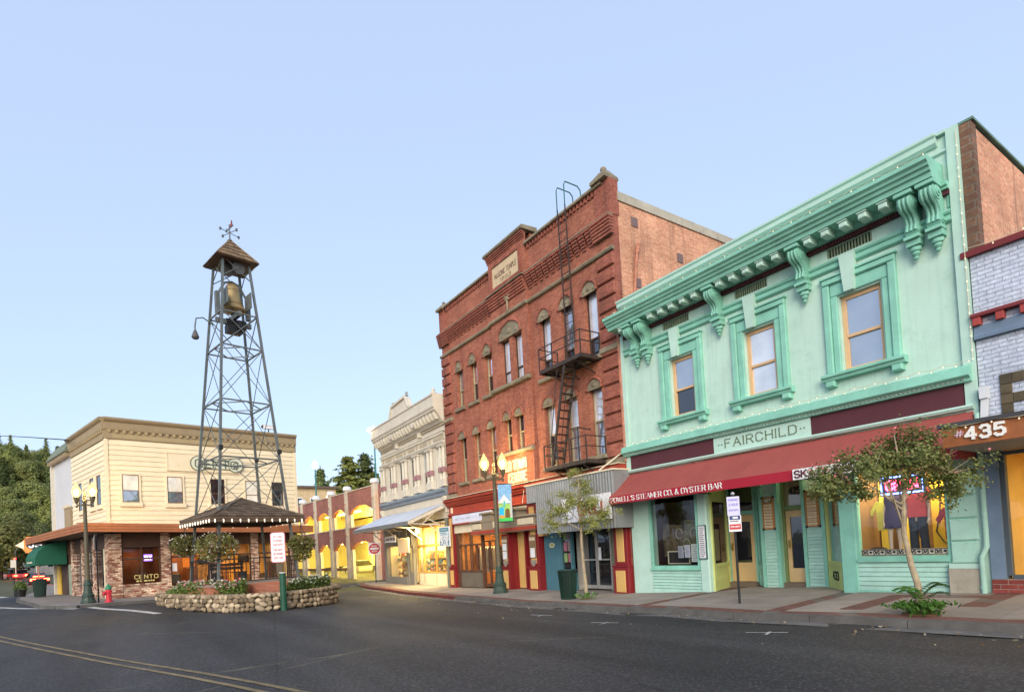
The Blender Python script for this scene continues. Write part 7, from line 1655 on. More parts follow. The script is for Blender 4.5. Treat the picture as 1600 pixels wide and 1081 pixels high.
# ------------------------------------------------------------------ street lamps
M_lampg = mat('lamp_green_iron', (.035,.06,.045), .5, .25, 4.0, .1, 40); M_lampb = mat('lamp_bronze_iron', (.10,.085,.05), .5, .25, 3.0, .1, 40)
def globemat():
    k = N('lamp_globe'); e = k.n('Emission', i_Strength=1.7); e.inputs[0].default_value = (1,.62,.20,1); t = k.n('BsdfTransparent'); t.inputs[0].default_value = (1,.93,.78,1)
    mx = k.n('MixShader', i_0=.5); k.l(t.outputs[0], mx.inputs[1]); k.l(e.outputs[0], mx.inputs[2]); k.l(mx.outputs[0], k.out.inputs['Surface']); return k.m
M_globe = globemat(); M_filament = emit('lamp_filament', (1.0,.70,.30), 420)
def street_lamp(loc, rz, label):
    T = Thing('street_lamp', label, 'street lamp', loc, rz, (0,0,0), 'twin-globe street lamps')
    T.part('base', MB().lathe([(.30,0),(.30,.10),(.27,.13),(.25,.22),(.24,.30),(.26,.33),(.26,.38),(.19,.44),(.165,.62),(.15,.80),(.17,.84),(.17,.89),(.125,.95),(.115,1.08)], n=12), M_lampg)
    T.part('post', MB().lathe([(.105,1.08),(.10,1.2),(.075,4.0),(.07,4.62),(.10,4.66),(.10,4.72),(.06,4.76),(.055,4.9)], n=12), M_lampb, smooth=True)
    m = MB()
    for s in (-1,1):
        m.tube([(0,0,4.62),(s*.12,0,4.52),(s*.28,0,4.52),(s*.36,0,4.60),(s*.36,0,4.78)], .035, 8); m.bar((s*.05,0,4.74),(s*.36,0,4.74),.05); m.lathe([(.03,4.42),(.05,4.46),(.035,4.52)], (s*.36,0,0), 8); m.lathe([(.05,4.62),(.09,4.74),(.11,4.84),(.12,4.90),(.09,4.92)], (s*.36,0,0), 12)
    T.part('arms', m, M_lampb); T.part('finial', MB().lathe([(.055,4.9),(.07,4.95),(.03,5.0),(.06,5.06),(.05,5.12),(.0,5.22)], n=10), M_lampb)
    for s in (-1,1):
        g = T.part('globe', MB().lathe([(.09,4.92),(.14,4.99),(.185,5.10),(.19,5.18),(.16,5.28),(.10,5.36)], (s*.36,0,0), 16), M_globe, smooth=True)
        T.part('bulb', MB().lathe([(.03,5.0),(.075,5.07),(.085,5.15),(.06,5.22),(.0,5.25)], (s*.36,0,0), 12), M_filament, g, smooth=True)
        T.part('globe_cap', MB().lathe([(.115,5.361),(.11,5.39),(.05,5.46),(.06,5.49),(.03,5.53),(.0,5.60)], (s*.36,0,0), 12), M_globe, g)
    return T
street_lamp((-19.45,12.61,walk_z(-19.45,12.61)-.01), math.radians(54), 'dark twin-globe street lamp with a banner in front of the brick building')
street_lamp((-33.25,-.98,pl_z(-33.25,-.98)-.01), math.radians(58), 'dark twin-globe street lamp at the kerb beside the cream corner building')
zb = walk_z(-19.45,12.61)
bn = Thing('street_banner', 'painted street banner of a snowy mountain and waterfall on the right lamp post', 'banner', (-19.45,12.61,zb), math.radians(50), (0,0,0))
bx0, bx1, bz0, bz1 = .12, .66, 2.82, 4.28
def bq(nm, pts, mt, k): bn.part(nm, MB().prism(pts, 'y', -.012-.003*k, -.010-.003*(k-1) if k else .0), mt)
bq('cloth', [(bx0,bz0),(bx1,bz0),(bx1,bz1),(bx0,bz1)], mat('banner_sky', (.20,.40,.62), .7, .25, 6.0), 0)
bq('picture', [(.13,3.55),(.65,3.50),(.65,2.95),(.13,2.95)], mat('banner_leaf', (.30,.52,.12), .7, .35, 9.0), 1)
bq('picture', [(.13,3.6),(.28,3.78),(.36,3.88),(.42,3.80),(.56,3.62),(.62,3.55),(.13,3.55)], mat('banner_snow', (.72,.70,.66), .7), 2)
bq('picture', [(.13,3.0),(.32,3.02),(.34,3.32),(.26,3.40),(.15,3.36)], mat('banner_water', (.02,.42,.70), .7), 2)
bq('picture', [(.30,3.38),(.37,3.36),(.40,3.62),(.34,3.66)], mat('banner_water2', (.08,.45,.45), .7), 3)
bq('picture', [(.36,2.96),(.56,2.96),(.55,3.25),(.48,3.34),(.38,3.28)], mat('banner_brown', (.16,.08,.02), .7), 3)
bq('picture', [(.57,2.93),(.655,2.93),(.655,3.9),(.60,3.9)], mat('banner_grey', (.50,.48,.46), .7), 4)
bq('picture', [(.14,2.95),(.35,2.95),(.35,3.05),(.14,3.08)], mat('banner_orange', (.62,.30,.05), .7), 3)
bq('picture', [(.125,2.825),(.655,2.825),(.655,2.95),(.125,2.95)], mat('banner_green', (.05,.50,.08), .7), 5)
bn.part('rod', MB().tube([(0,0,4.30),(.70,0,4.30)], .018, 6).tube([(0,0,2.80),(.70,0,2.80)], .018, 6), M_black)
# lamps on the garage roof deck
M_pole = mat('teal_pole', (.03,.16,.17), .5, .1); M_lg2 = emit('pale_globe', (1,.93,.75), 7)
for (x, y, z0, z1, lab) in ((-61.1,17.6,6.6,11.3,'tall teal lamp post on the garage roof, left of the trees'), (-55.1,21.8,6.6,14.0,'tall teal lamp post behind the white building cornice')):
    T = Thing('lamp_post', lab, 'lamp post', (x,y,z0), 0, (0,0,0), 'lamp posts on the garage roof'); h = z1-z0
    T.part('pole', MB().lathe([(.13,0),(.12,.2),(.09,.3),(.06,h-.35)], n=10), M_pole); T.part('globe', MB().lathe([(.10,h-.35),(.26,h-.1),(.26,h+.1),(.1,h+.35),(.03,h+.5)], n=12), M_lg2, smooth=True)
gl = Thing('wall_lamp', 'bright globe lamp at the left end of the white cornice', 'lamp', (-35.3,13.7,9.4), 0, (0,0,0)); gl.part('globe', MB().ball((0,0,.15), .16, 12, 8), emit('cornice_lamp', (1,.82,.5), 18), smooth=True); gl.part('bracket', MB().tube([(.35,.3,-.1),(.1,.05,-.1),(0,0,0)], .03, 6), M_black)
gl2 = Thing('lamp_post', 'short glowing globe lamp on the garage roof before the cone-shaped tree', 'lamp post', (-69.8,21.7,6.6), 0, (0,0,0), 'lamp posts on the garage roof'); gl2.part('globe', MB().ball((0,0,2.2), .45, 12, 8), emit('orange_globe', (1,.62,.25), 6), smooth=True); gl2.part('pole', MB().lathe([(.1,0),(.07,1.8)], n=8), M_pole)

# ------------------------------------------------------------------ kerbside furniture
def litter_bin(loc, label, k=1.0):
    T = Thing('litter_bin', label, 'litter bin', loc, 0, (0,0,0), 'slatted litter bins'); mt = mat('bin_green', (.012,.035,.026), .45, .2)
    T.part('liner', MB().lathe([(.20*k,.03),(.26*k,.88*k),(.24*k,.88*k),(.18*k,.05)], n=16), M_black)
    for i in range(20):
        a = 2*PI*i/20; T.part('slat', MB().bar((.215*k*math.cos(a),.215*k*math.sin(a),.02),(.285*k*math.cos(a),.285*k*math.sin(a),.90*k),.055*k,.02), mt)
    T.part('rim', MB().tube([(.30*k*math.cos(a),.30*k*math.sin(a),.91*k) for a in lin(0,2*PI,25)], .03*k, 6), mt); T.part('band', MB().lathe([(.235*k,.02),(.24*k,.06)], n=20), mt)
litter_bin((-14.33,11.85,walk_z(-14.33,11.85)), 'dark green slatted litter bin on the pavement beside the slender tree')
litter_bin((-45.0,-3.65,pl_z(-45.0,-3.65)), 'dark slatted litter bin at the far left pavement corner', 1.15)
hy = Thing('fire_hydrant', 'red fire hydrant with green cap beside the brick restaurant', 'fire hydrant', (-32.85,-.2,pl_z(-32.85,-.2)), math.radians(20), (0,0,0))
M_hyr = mat('hydrant_red', (.52,.03,.05), .5, .12, 4.0); M_hyg = mat('hydrant_green', (.02,.20,.10), .5, .1)
hy.part('barrel', MB().lathe([(.17,0),(.17,.05),(.115,.07),(.11,.10),(.11,.44),(.15,.46),(.15,.52),(.12,.53),(.12,.58)], n=14), M_hyr, smooth=True)
hy.part('bonnet', MB().lathe([(.14,.58),(.14,.62),(.12,.70),(.07,.76),(.04,.78),(.04,.83),(.0,.83)], n=14), M_hyg, smooth=True)
hy.part('outlet', MB().lathe([(.06,-.20),(.06,.20)], (0,0,.42), 10, 'x').lathe([(.085,-.22),(.07,-.1)], (0,0,.40), 12, 'y'), M_hyr)
def post_sign(name, label, cat, loc, rz, H, r=.03, mt=None):
    T = Thing(name, label, cat, loc, rz, (0,0,0)); T.part('post', MB().tube([(0,0,-.05),(0,0,H)], r, 8), mt or M_black); return T
# parking sign in front of the recess
ps = post_sign('parking_sign', 'narrow parking sign with white, blue and red plates on a thin black post', 'sign', (-8.14,11.75,walk_z(-8.14,11.75)-.02), math.radians(32), 2.5, .028)
ps.part('plate', MB().box(-.135,.135,-.05,-.035,2.03,2.46), mat('plate_lilac', (.55,.55,.75), .5)); ps.part('plate', MB().box(-.12,.15,-.052,-.037,1.86,2.028), mat('plate_white', (.70,.70,.74), .5)); ps.part('plate', MB().box(-.12,.15,-.054,-.039,1.66,1.858), M_white_p)
ps.part('pictogram', MB().box(-.10,.13,-.056,-.0525,1.93,2.02), mat('plate_navy', (.03,.06,.16), .5)); ps.part('pictogram', MB().box(-.03,.08,-.058,-.0565,1.955,1.995), M_white_p)
ps.part('red_field', MB().box(-.105,.135,-.058,-.0545,1.71,1.83), M_red_p); ps.part('lettering', letters('TOW-AWAY', -.085,.115,1.755,.035,-.0585,.002,.2), M_white_p)
ps.part('lettering', letters('PARKING', -.10,.10,2.36,.05,-.0505,.003,.2), mat('plate_violet', (.25,.22,.55), .5)); ps.part('lettering', letters('2 HOUR', -.10,.10,2.25,.05,-.0505,.003,.2), MATS['plate_violet']); ps.part('lettering', letters('9AM-6PM', -.10,.10,2.13,.04,-.0505,.003,.2), MATS['plate_violet'])
ps.part('print', scribble(-.10,.13,1.87,1.92,-.0525,1,random.Random(5),.002), M_ink); ps.part('cap', MB().lathe([(.035,2.5),(.05,2.52),(.03,2.56),(0,2.57)], n=8), mat('steel_cap', (.5,.5,.5), .4, metal=.6))
# white sign on green bollard before the planter
zz_ = rz_(-22.02,5.1)
ws = Thing('parking_sign', 'white rounded parking sign with red border above a thick green post before the planter', 'sign', (-21.95,5.0,zz_), math.radians(58), (0,0,0))
ws.part('post', MB().lathe([(.115,-.05),(.115,1.30),(.12,1.305),(.12,1.335),(.0,1.345)], n=14), mat('bollard_green', (.015,.075,.045), .45, .2, 3.0), smooth=True)
ws.part('cap', MB().lathe([(.118,1.336),(.118,1.36),(.0,1.365)], n=14), M_white_p); ws.part('bar', MB().box(-.20,.02,-.03,.03,1.30,1.75), mat('weathered_timber', (.10,.08,.05), .8))
rrp = lambda a, b, c, d, r: [(a+r,c),(b-r,c),(b,c+r),(b,d-r),(b-r,d),(a+r,d),(a,d-r),(a,c+r)]
ws.part('plate', MB().prism(rrp(-.36,.16,1.72,2.80,.06), 'y', -.06, -.045), mat('sign_pink_red', (.60,.20,.24), .5)); ws.part('face', MB().prism(rrp(-.335,.135,1.745,2.775,.05), 'y', -.063, -.0605), M_white_p)
for k, t in enumerate(('30 MIN','PARKING','9AM-6PM','TOW-AWAY','NO PARKING','2AM-5AM')):
    ws.part('lettering', letters(t, -.26,.06,2.60-.14*k-(.05 if k > 2 else 0),.075,-.0635,.003,.15), mat('sign_red_text', (.48,.20,.22), .6))
# do-not-enter sign at the garage corner, stop sign seen edge-on at the left
dn_ = post_sign('do_not_enter_sign', 'red and white do-not-enter sign on a post at the garage corner', 'sign', (-36.4,14.06,-.22), math.radians(58), 2.75, .03)
dn_.part('plate', MB().box(-.38,.38,-.05,-.035,1.90,2.66), M_white_p); dn_.part('disc', MB().prism([(.35*math.cos(2*PI*k/28),2.28+.35*math.sin(2*PI*k/28)) for k in range(28)], 'y', -.055, -.0505), M_red_p)
dn_.part('bar', MB().box(-.27,.27,-.059,-.0555,2.22,2.34), M_white_p); dn_.part('lettering', letters('DO NOT', -.17,.17,2.40,.09,-.0555,.003,.18), M_white_p); dn_.part('lettering', letters('ENTER', -.16,.16,2.07,.09,-.0555,.003,.18), M_white_p)
ss_ = post_sign('road_sign', 'round-topped road sign seen nearly edge-on beside the left street lamp', 'sign', (-33.7,-.60,pl_z(-33.7,-.6)), math.radians(58-68), 3.2, .035)
ss_.part('plate', MB().prism([(.38*math.cos(PI/8+2*PI*k/8),2.78+.38*math.sin(PI/8+2*PI*k/8)) for k in range(8)], 'y', -.06, -.04), mat('sign_back_grey', (.42,.40,.36), .5, metal=.3))
# dry leaves and bits of litter gathered in the gutter and against the kerb
gm_ = MB(); rl = random.Random(44)
for _ in range(420):
    x = rl.uniform(-30,2); y = kerb_y(x)-abs(rl.gauss(0,.22))-.03
    if rl.random() < .25: y -= rl.uniform(0,2.2)
    leaf(gm_, (x,y,rz_(x,y)+.018), rl.uniform(.025,.06), rl, 1.5, (0,0,1))
o = setting('gutter_litter', gm_, leafmat('dry_leaf', (.12,.08,.035), (.38,.33,.24)), kind='stuff', fix=False); o['label'] = 'dry leaves and small litter scattered along the gutter'
# ------------------------------------------------------------------ young street trees
def crape(loc, label, crown, seed, lean, H, mt, n, flowers, split):
    rng = random.Random(seed); T = Thing('street_tree', label, 'tree', loc, 0, (0,0,0), 'young trees along the pavement'); bark = mat('pale_bark', (.33,.265,.175), .85, .4, 8.0, .2, 30)
    tm = MB(); S_ = Vector((lean[0]*split, lean[1]*split, split)); tm.tube([(0,0,-.1),(lean[0]*.2,lean[1]*.2+.01,.5),(lean[0]*split*.6,lean[1]*split*.5,split*.6),tuple(S_)], [.062,.052,.045,.04], 9)
    T.part('trunk', tm, bark, smooth=True); br = MB(); ends = []
    top = Vector((S_.x*1.25, S_.y*1.25, H)); br.tube([tuple(S_), tuple(S_.lerp(top,.5)+Vector((.05,.04,0))), tuple(top)], [.04,.026,.008], 7)
    for c, r in crown:
        C_ = Vector(c); S0 = S_; tt = rng.uniform(0,.62); S_ = S0.lerp(top, tt); mid = S_.lerp(C_, .5)+Vector((rng.uniform(-.08,.08),rng.uniform(-.08,.08),.05)); br.tube([tuple(S_), tuple(mid+Vector((0,0,.10))), tuple(C_)], [.016,.012,.006], 6)
        S_ = S0
        for _ in range(6):
            e = C_+Vector((rng.uniform(-1,1),rng.uniform(-1,1),rng.uniform(-.6,1)))*r*.9; br.tube([tuple(mid.lerp(C_,rng.uniform(.3,.9))), tuple(e)], [.007,.003], 4)
    T.part('branches', br, bark, smooth=True); m = MB(); fl = MB(); tot = sum(r**2 for _, r in crown)
    for c, r in crown:
        k = int(n*r*r/tot); sub = [(Vector(c)+Vector((rng.gauss(0,.5),rng.gauss(0,.5),rng.gauss(0,.42)))*r) for _ in range(13)]
        for _ in range(k):
            s_ = rng.choice(sub); p = s_+Vector((rng.gauss(0,.2),rng.gauss(0,.2),rng.gauss(0,.17)))*r; leaf(m, p, .038, rng, 1.7, (p-Vector(c)).normalized()+Vector((0,0,.5)))
            if rng.random() < flowers and p.z > c[2]-.1*r: leaf(fl, p+Vector((0,0,.04)), .045, rng, 1.0)
    T.part('crown', m, mt)
    if fl.v: T.part('blossom', fl, L_fl_p)
    return T
Rv = Vector((cr[0], cr[1], 0)).normalized(); Dv = Vector((cf[0], cf[1], 0)).normalized()
def rd(r, d, z): v = Rv*r+Dv*d; return (v.x, v.y, z)
b1 = (-13.62,11.97,walk_z(-13.62,11.97))
crape(b1, 'slender street tree with a sparse yellow-green crown before the corrugated canopy', [(rd(-.75,0,2.75),.42),(rd(-.25,.2,3.05),.48),(rd(.35,-.1,2.85),.50),(rd(.05,.1,3.55),.40),(rd(.75,0,2.6),.36),(rd(-.95,-.1,2.35),.30),(rd(.2,-.2,2.35),.36),(rd(-.2,.2,3.9),.22)], 11, (-.05,.0), 4, L_myr, 6500, .01, 1.75)
b2 = (-4.23,11.01,walk_z(-4.23,11.01))
crape(b2, 'leaning street tree with a wide dark crown and pink blossom at the right', [(rd(-1.35,.1,2.30),.38),(rd(-.9,-.2,2.45),.40),(rd(-.45,.1,2.55),.42),(rd(0,-.1,2.62),.44),(rd(.4,.1,2.5),.44),(rd(.72,-.1,2.28),.38),(rd(-.15,.2,2.8),.34),(rd(.25,0,2.85),.3),(rd(.55,.2,2.05),.3),(rd(-1.05,0,2.15),.3)], 12, rd(-.14,-.0,0)[:2], 3, L_myr2, 10500, .035, 1.35)
def weed(loc, label, seed, big):
    rng = random.Random(seed); T = Thing('weed_tuft', label, 'plant', loc, 0, (0,0,0)); m = MB()
    for _ in range(60 if big else 14):
        a = rng.uniform(0,2*PI); L = rng.uniform(.15,.40)*(1 if big else .55); p = Vector((rng.gauss(0,.14),rng.gauss(0,.14),0)); 
        for k in range(7):
            q = p+Vector((math.cos(a)*L*k/7, math.sin(a)*L*k/7, .02+.16*math.sin(k/7*2.4)*rng.uniform(.7,1.2))); leaf(m, q, .05, rng, 2.4)
    if big:
        for st_ in range(7):
            a = rng.uniform(0,2*PI); base = Vector((0,0,rng.uniform(.02,.2)))
            for k in range(12):
                q = base+Vector((math.cos(a)*.036*k, math.sin(a)*.036*k, .12+.22*math.sin(k/12*2.3)))
                for s in (-1,1): 
                    w = Vector((-math.sin(a),math.cos(a),-.25))*s*.055; m.add([q, q+w*.9+Vector((.02,.01,.01)), q+w*2.0, q+w*.9-Vector((.02,.01,.01))], [(0,1,2,3)])
    T.part('leaves', m, L_wis); T.part('soil', MB().lathe([(.28 if big else .2,0),(.24 if big else .16,.02),(.0,.03)], n=10), mat('tree_pit_soil', (.12,.05,.03), .95)); return T
weed((b2[0],b2[1]-.02,b2[2]), 'tuft of fresh green weeds and ferny shoots at the foot of the leaning tree', 4, True)
weed((b1[0]+.05,b1[1]-.05,b1[2]), 'small grass tuft at the foot of the slender tree', 5, False)
# ------------------------------------------------------------------ trees on the slopes and up the left street
def conifer_mesh(seed, H, R, n, mt, pw=.75):
    rng = random.Random(seed); m = MB(); nl = int(H*2.2)
    for i in range(nl):
        t = (i+.5)/nl; z = H*(.10+.90*t); rr_ = R*(1-t)**pw*(.75+.5*rng.random()); nb = max(4, int(9*(1-t))+3)
        for b in range(nb):
            a = rng.uniform(0,2*PI); L = rr_*rng.uniform(.65,1.1); k = max(2, int(L/.55))
            for j in range(k+1):
                u = (j+.5)/(k+1); c = Vector((math.cos(a)*L*u, math.sin(a)*L*u, z-.22*L*u+rng.uniform(-.15,.15)))
                for _ in range(n): leaf(m, c+Vector((rng.gauss(0,.25),rng.gauss(0,.25),rng.gauss(0,.16))), .55*(1-.4*t), rng, 1.9, (math.cos(a)*.8,math.sin(a)*.8,.8))
    return m.mesh('crown', mt, fix=False)
def round_mesh(seed, H, R, n, mt, s=.55):
    rng = random.Random(seed); m = MB(); cl = []
    for _ in range(26):
        while True:
            q = Vector((rng.uniform(-1,1),rng.uniform(-1,1),rng.uniform(-1,1)))
            if .35 < q.length < 1: break
        cl.append(Vector((q.x*R*.8,q.y*R*.8,H*.6+q.z*H*.33)))
    for _ in range(n):
        c = rng.choice(cl); q = Vector((rng.gauss(0,1),rng.gauss(0,1),rng.gauss(0,.8))).normalized()*R*.36*rng.uniform(.6,1.05); leaf(m, c+q, s, rng, 1.4, (c+q-Vector((0,0,H*.5))).normalized()+q.normalized()+Vector((0,0,.4)))
    return m.mesh('crown', mt, fix=False)
M_trk = mat('tree_trunk', (.09,.065,.045), .9, .3, 2.0)
def trunk_mesh(H, r): return MB().tube([(0,0,-2),(.05*r,0,H*.4),(0,0,H)], [r*1.3,r,r*.2], 8).mesh('trunk', M_trk, smooth=True)
CM = [conifer_mesh(41,16,3.3,4,L_con,.6), conifer_mesh(42,15,3.2,4,L_con2,.5), conifer_mesh(43,18,3.6,3,L_con2,.6)]
RM = [round_mesh(51,9,4.2,5200,L_oak,.38), round_mesh(52,10,4.6,5200,L_con2,.38), round_mesh(53,8,4.4,5200,L_dk,.32)]
TM_ = [trunk_mesh(15,.28), trunk_mesh(6,.3)]
def plant_tree(x, y, crown, trunk, k, name, label, group=None, z=None, kz=1.0, kx=1.0):
    T = Thing(name, label, 'tree', (x,y,lz(x,y)-.2 if z is None else z), random.uniform(0,6.28), (0,0,0), group); T.o.scale = (k*kx,k*kx,k*kz); T.inst('crown', crown, (0,0,0)); T.inst('trunk', trunk, (0,0,0)); return T
big = conifer_mesh(61,17,3.9,9,L_oak,.42); plant_tree(-107,37.0,big,TM_[0],1.0,'pine_tree','tall dense evergreen, biggest of the trees behind the garage',kz=.92,kx=1.5)
plant_tree(-108,40.6,conifer_mesh(62,16,3.2,8,L_con,.45),TM_[0],1.0,'pine_tree','second dark evergreen close beside the biggest one behind the garage',kx=1.35)
plant_tree(-101,39.8,conifer_mesh(63,13,4.6,8,L_oak,.6),TM_[0],.95,'pine_tree','broad lower evergreen right of the biggest one behind the garage',kx=1.35)
plant_tree(-104,44.0,conifer_mesh(64,17,2.6,3,L_con),TM_[0],1.0,'pine_tree','thin evergreen partly behind the white building cornice')
plant_tree(-121,35.9,conifer_mesh(65,14,3.2,9,L_con,.9),TM_[0],1.0,'pine_tree','smooth cone-shaped tree left of the other evergreens behind the garage',kz=.95,kx=1.25)
for i in range(16): plant_tree(-128-random.uniform(0,40), 44+i*3.5, CM[i % 3], TM_[0], random.uniform(.6,.85), 'pine_tree', 'evergreen tree on the slope behind the garage', 'evergreens behind the garage')
rg = random.Random(77); spots = []
def hill_ok(x, y):
    return all((x-a)**2+(y-b)**2 > 20 for a, b in spots)
while len(spots) < 210:
    t = rg.random(); d = 185+150*t; th = rg.uniform(-.02,.19); x, y = -d*math.cos(th)*1.12, -d*math.sin(th)+6
    if hill_ok(x, y): spots.append((x, y))
for i, (x, y) in enumerate(spots):
    far = x < -255
    if rg.random() < (.55 if far else .25): plant_tree(x, y, CM[i % 3], TM_[0], rg.uniform(.55,.9), 'conifer', 'tall conifer among others on the wooded hill at the left', 'conifers on the wooded hill')
    else: plant_tree(x, y, RM[i % 2], TM_[1], rg.uniform(.8,1.35), 'broadleaf_tree', 'round-crowned tree among others on the wooded hill at the left', 'round-crowned trees on the wooded hill')
plant_tree(-104,-12.6,RM[2],TM_[1],1.15,'broadleaf_tree','dark round tree nearest the road at the far left edge',z=.4)
plant_tree(-110,-16.5,RM[2],TM_[1],1.0,'broadleaf_tree','dark round tree cut by the left edge of the view',z=.4)
plant_tree(-135,-9.5,RM[0],TM_[1],.75,'broadleaf_tree','small bright tree right of the dark tree at the far left',z=.6)
# ------------------------------------------------------------------ far left street: signs, signals, car, buildings
sgn = Thing('round_sign', 'orange and white sign with a round black emblem beyond the green awning', 'sign', (-77.0,-6.3,.3), math.radians(72), (0,0,0))
sgn.part('pole', MB().tube([(0,0,0),(0,0,4.2)], .06, 8), M_rust)
sgn.part('panel', MB().prism([(-1.6,4.4),(-1.0,3.55),(1.1,3.55),(1.1,5.2),(-.9,5.2)], 'y', -.05, .05), mat('sign_orange', (.80,.26,.05), .5)); sgn.part('disc', MB().prism([(.78*math.cos(2*PI*k/20)-.2,4.4+.55*math.sin(2*PI*k/20)) for k in range(20)], 'y', -.09, -.051), M_ink)
sgn.part('lettering', letters('JS', -.7,.35,4.1,.6,-.0905,.02,.26), M_white_p); sgn.part('arrow', MB().prism([(-1.9,4.35),(-1.15,4.8),(-1.15,3.95)], 'y', -.08, -.051), mat('sign_cream_glow', (.78,.68,.5), .5))
M_sig = emit('signal_red', (1,.03,.02), 14)
def signal(loc, label, H, arm):
    T = Thing('traffic_signal', label, 'traffic signal', loc, math.radians(70), (0,0,0), 'red traffic signals up the left street'); T.part('pole', MB().tube([(0,0,-.2),(0,0,H),(arm*.4,0,H+.5),(arm,0,H+.7)], .08, 8), mat('signal_pole', (.45,.42,.36), .6))
    T.part('housing', MB().box(-.2,.2,-.18,.12,H-1.9,H-.7), M_black)
    for k in range(3): T.part('lens', MB().lathe([(.13,-.22),(.15,-.181)], (0,0,H-.95-k*.38), 12, 'y'), M_sig if k == 0 else M_dark)
signal((-92.0,-7.7,.5), 'red traffic signal on a mast arm above the red-lit car', 4.9, 2.2); signal((-101,-10.6,.6), 'red traffic signal farther left before the dark trees', 4.2, .8)
car = Thing('parked_car', 'distant car with bright red tail lights up the left street', 'car', (-86.5,-7.35,rz_(-86.5,-7.35)), math.radians(14), (0,0,0))
M_carp = mat('car_paint_dark', (.10,.03,.04), .3, .1, coat=.6)
def carbody(T_, mt):
    T_.part('body', MB().prism([(-2.2,.35),(-2.25,.8),(-1.6,.95),(-.9,1.0),(1.4,1.0),(2.15,.92),(2.2,.5),(2.1,.3)], 'y', -.88, .88), mt); T_.part('cabin', MB().add([(-1.0,-.8,1.0),(1.7,-.8,1.0),(1.7,.8,1.0),(-1.0,.8,1.0),(-.4,-.62,1.45),(1.15,-.62,1.45),(1.15,.62,1.45),(-.4,.62,1.45)],[(0,3,2,1),(4,5,6,7),(0,1,5,4),(1,2,6,5),(2,3,7,6),(3,0,4,7)]), M_gl_dk)
    T_.part('roof', MB().box(-.38,1.13,-.61,.61,1.451,1.48), mt)
    for x in (-1.4,1.4):
        for y in (-.88,.88):
            w = T_.part('wheel', MB().lathe([(.31,-.1),(.33,-.05),(.33,.05),(.31,.1)], (x,y,.33), 16, 'y'), M_black); T_.part('rim', MB().lathe([(.18,-.115),(.18,.115)], (x,y,.33), 12, 'y'), mat('rim_grey', (.4,.4,.4), .4, metal=.7), w)
carbody(car, M_carp)
M_tail = emit('tail_lamp', (1,.03,.01), 40)
for y in (-.6,.6): car.part('tail_light', MB().box(2.2,2.25,y-.25,y+.25,.62,.84), M_tail)
car.part('brake_light', MB().box(1.66,1.7,-.5,.5,1.05,1.12), M_tail); car.part('number_plate', MB().box(2.2,2.225,-.25,.25,.45,.56), M_white_p)
for (x, y, col_, lab) in ((-112,-13.2,(.55,.55,.55),'white car farthest up the left street before the trees'), (-103,-10.6,(.35,.05,.05),'red car up the left street behind the red-lit one')):
    c_ = Thing('parked_car', lab, 'car', (x,y,rz_(x,y)), math.radians(14), (0,0,0)); carbody(c_, mat('car_far_%d' % -x, col_, .3, .05, coat=.5))
    for yy in (-.6,.6): c_.part('tail_light', MB().box(2.2,2.25,yy-.2,yy+.2,.62,.8), M_tail)
gc = Thing('parked_car', 'silver car parked inside the lower garage level', 'car', gw(-10.3,4.6,-.28), math.radians(3), (0,0,0)); carbody(gc, mat('car_silver', (.45,.43,.36), .3, .05, metal=.4, coat=.5))
gc2 = Thing('parked_car', 'dark car parked deep inside the lower garage level', 'car', gw(-4.2,5.2,-.28), math.radians(183), (0,0,0)); carbody(gc2, mat('car_dark', (.06,.05,.04), .3, .05, coat=.5))
def far_house(loc, rz, w, d, h, mt, rmt, name, label, cat='building', win=3, gable=False):
    T = Thing(name, label, cat, loc, rz, (0,0,0)); T.part('wall', MB().box(-w/2,w/2,-d/2,d/2,-2,h), mt)
    if gable: T.part('roof', MB().prism([(-d/2-.4,h-.05),(d/2+.4,h-.05),(0,h+d*.28)], 'x', -w/2-.4, w/2+.4), rmt)
    else: T.part('roof', MB().box(-w/2-.4,w/2+.4,-d/2-.4,d/2+.4,h+.01,h+.3), rmt)
    for i in range(win):
        x = -w/2+(i+.5)*w/win; f = T.part('window', MB().box(x-.5,x+.5,-d/2-.06,-d/2-.003,h*.35,h*.72), M_white_p); T.part('pane', MB().box(x-.42,x+.42,-d/2-.08,-d/2-.061,h*.38,h*.69), M_gl_dk, f)
    return T
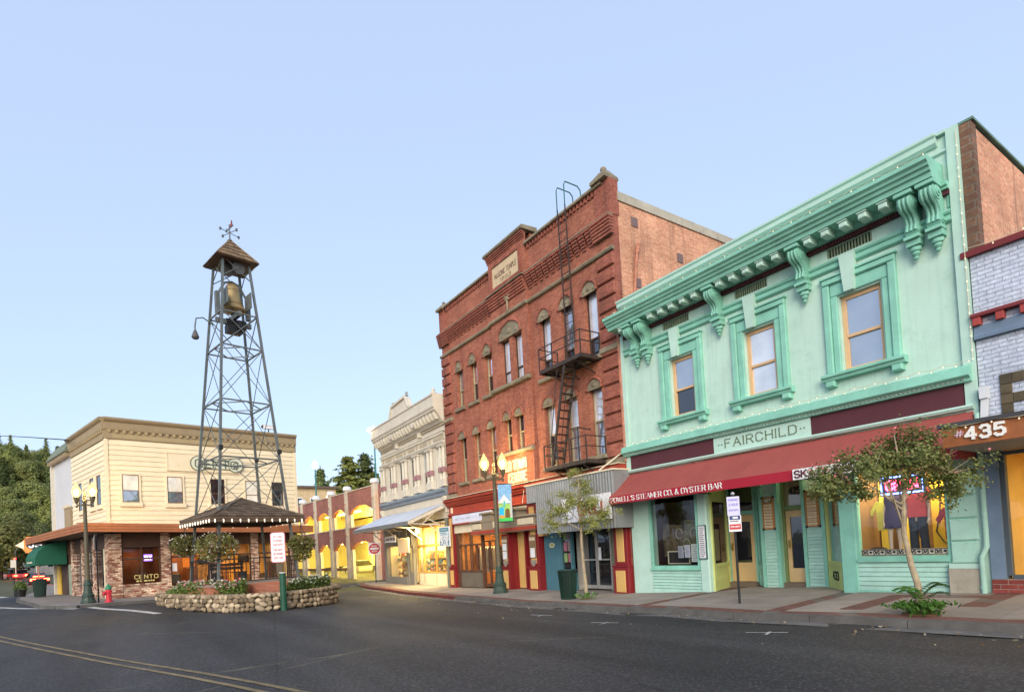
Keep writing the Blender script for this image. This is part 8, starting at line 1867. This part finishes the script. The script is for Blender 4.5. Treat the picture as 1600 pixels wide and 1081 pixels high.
far_house((-79,21.5,6.5), math.radians(95), 6,5,4.2, mat('far_cream', (.55,.42,.25), .8), mat('far_roof', (.12,.09,.07), .8), 'house', 'cream house with flat brown roof behind the right end of the cream building')
far_house((-262,-19.5,lz(-262,-19.5)-.5), math.radians(80), 5,5,3.4, mat('far_white', (.62,.62,.60), .8), mat('far_roof2', (.30,.31,.33), .8), 'house', 'small white house among the trees high on the hill', gable=True, win=2)
far_house((-120,-10.6,lz(-120,-10.6)), math.radians(97), 11,8,3.3, mat('far_shop', (.60,.54,.47), .8), mat('far_roof3', (.35,.33,.30), .8), 'shop', 'low pale shop at the far end of the left street', win=5)
far_house((-118,-22,lz(-118,-22)), math.radians(97), 9,8,3.0, mat('far_shop2', (.52,.36,.30), .8), MATS['far_roof3'], 'shop', 'low brownish shop behind the dark trees at the far left', win=4)
hg = MB(); clump(hg, (0,0,.6), 1.6, 900, .22, random.Random(9), (3.2,.8,.55), .5)
for i, (x, y) in enumerate(((-112,-20),(-110,-17.5),(-112,-23))): o = solid('hedge', hg, L_dk, ['low dark hedge behind the tree at the far left edge','low dark hedge at the foot of the dark tree','low dark hedge farthest left at the roadside'][i], 'hedge', (x,y,lz(x,y)), math.radians(100))
bar_ = Thing('plant_tub', 'dark tub of flowers at the kerb just left of the litter bin', 'plant tub', (-48.5,-4.9,pl_z(-48.5,-4.9)), 0, (0,0,0)); bar_.part('tub', MB().lathe([(.25,0),(.33,.45),(.28,.45)], n=12), M_black); m = MB(); clump(m, (0,0,.6), .34, 260, .1, random.Random(2)); bar_.part('plant', m, L_bed)
nosg = post_sign('road_sign', 'thin small road sign post at the far left kerb corner', 'sign', (-50.0,-5.35,pl_z(-50,-5.35)), math.radians(75), 2.4, .03); nosg.part('plate', MB().box(-.15,.15,-.05,-.03,1.9,2.4), MATS['sign_back_grey'])
wire = solid('overhead_wire', MB().tube([(-110,-14,18.2),(-95,-11.6,17.0),(-78.5,-9.1,16.0),(-60,-5.2,12.6),(-42.3,-1.9,9.3)], .035, 5), M_black, 'thin dark overhead wire sloping to the roof of the cream building', 'wire')
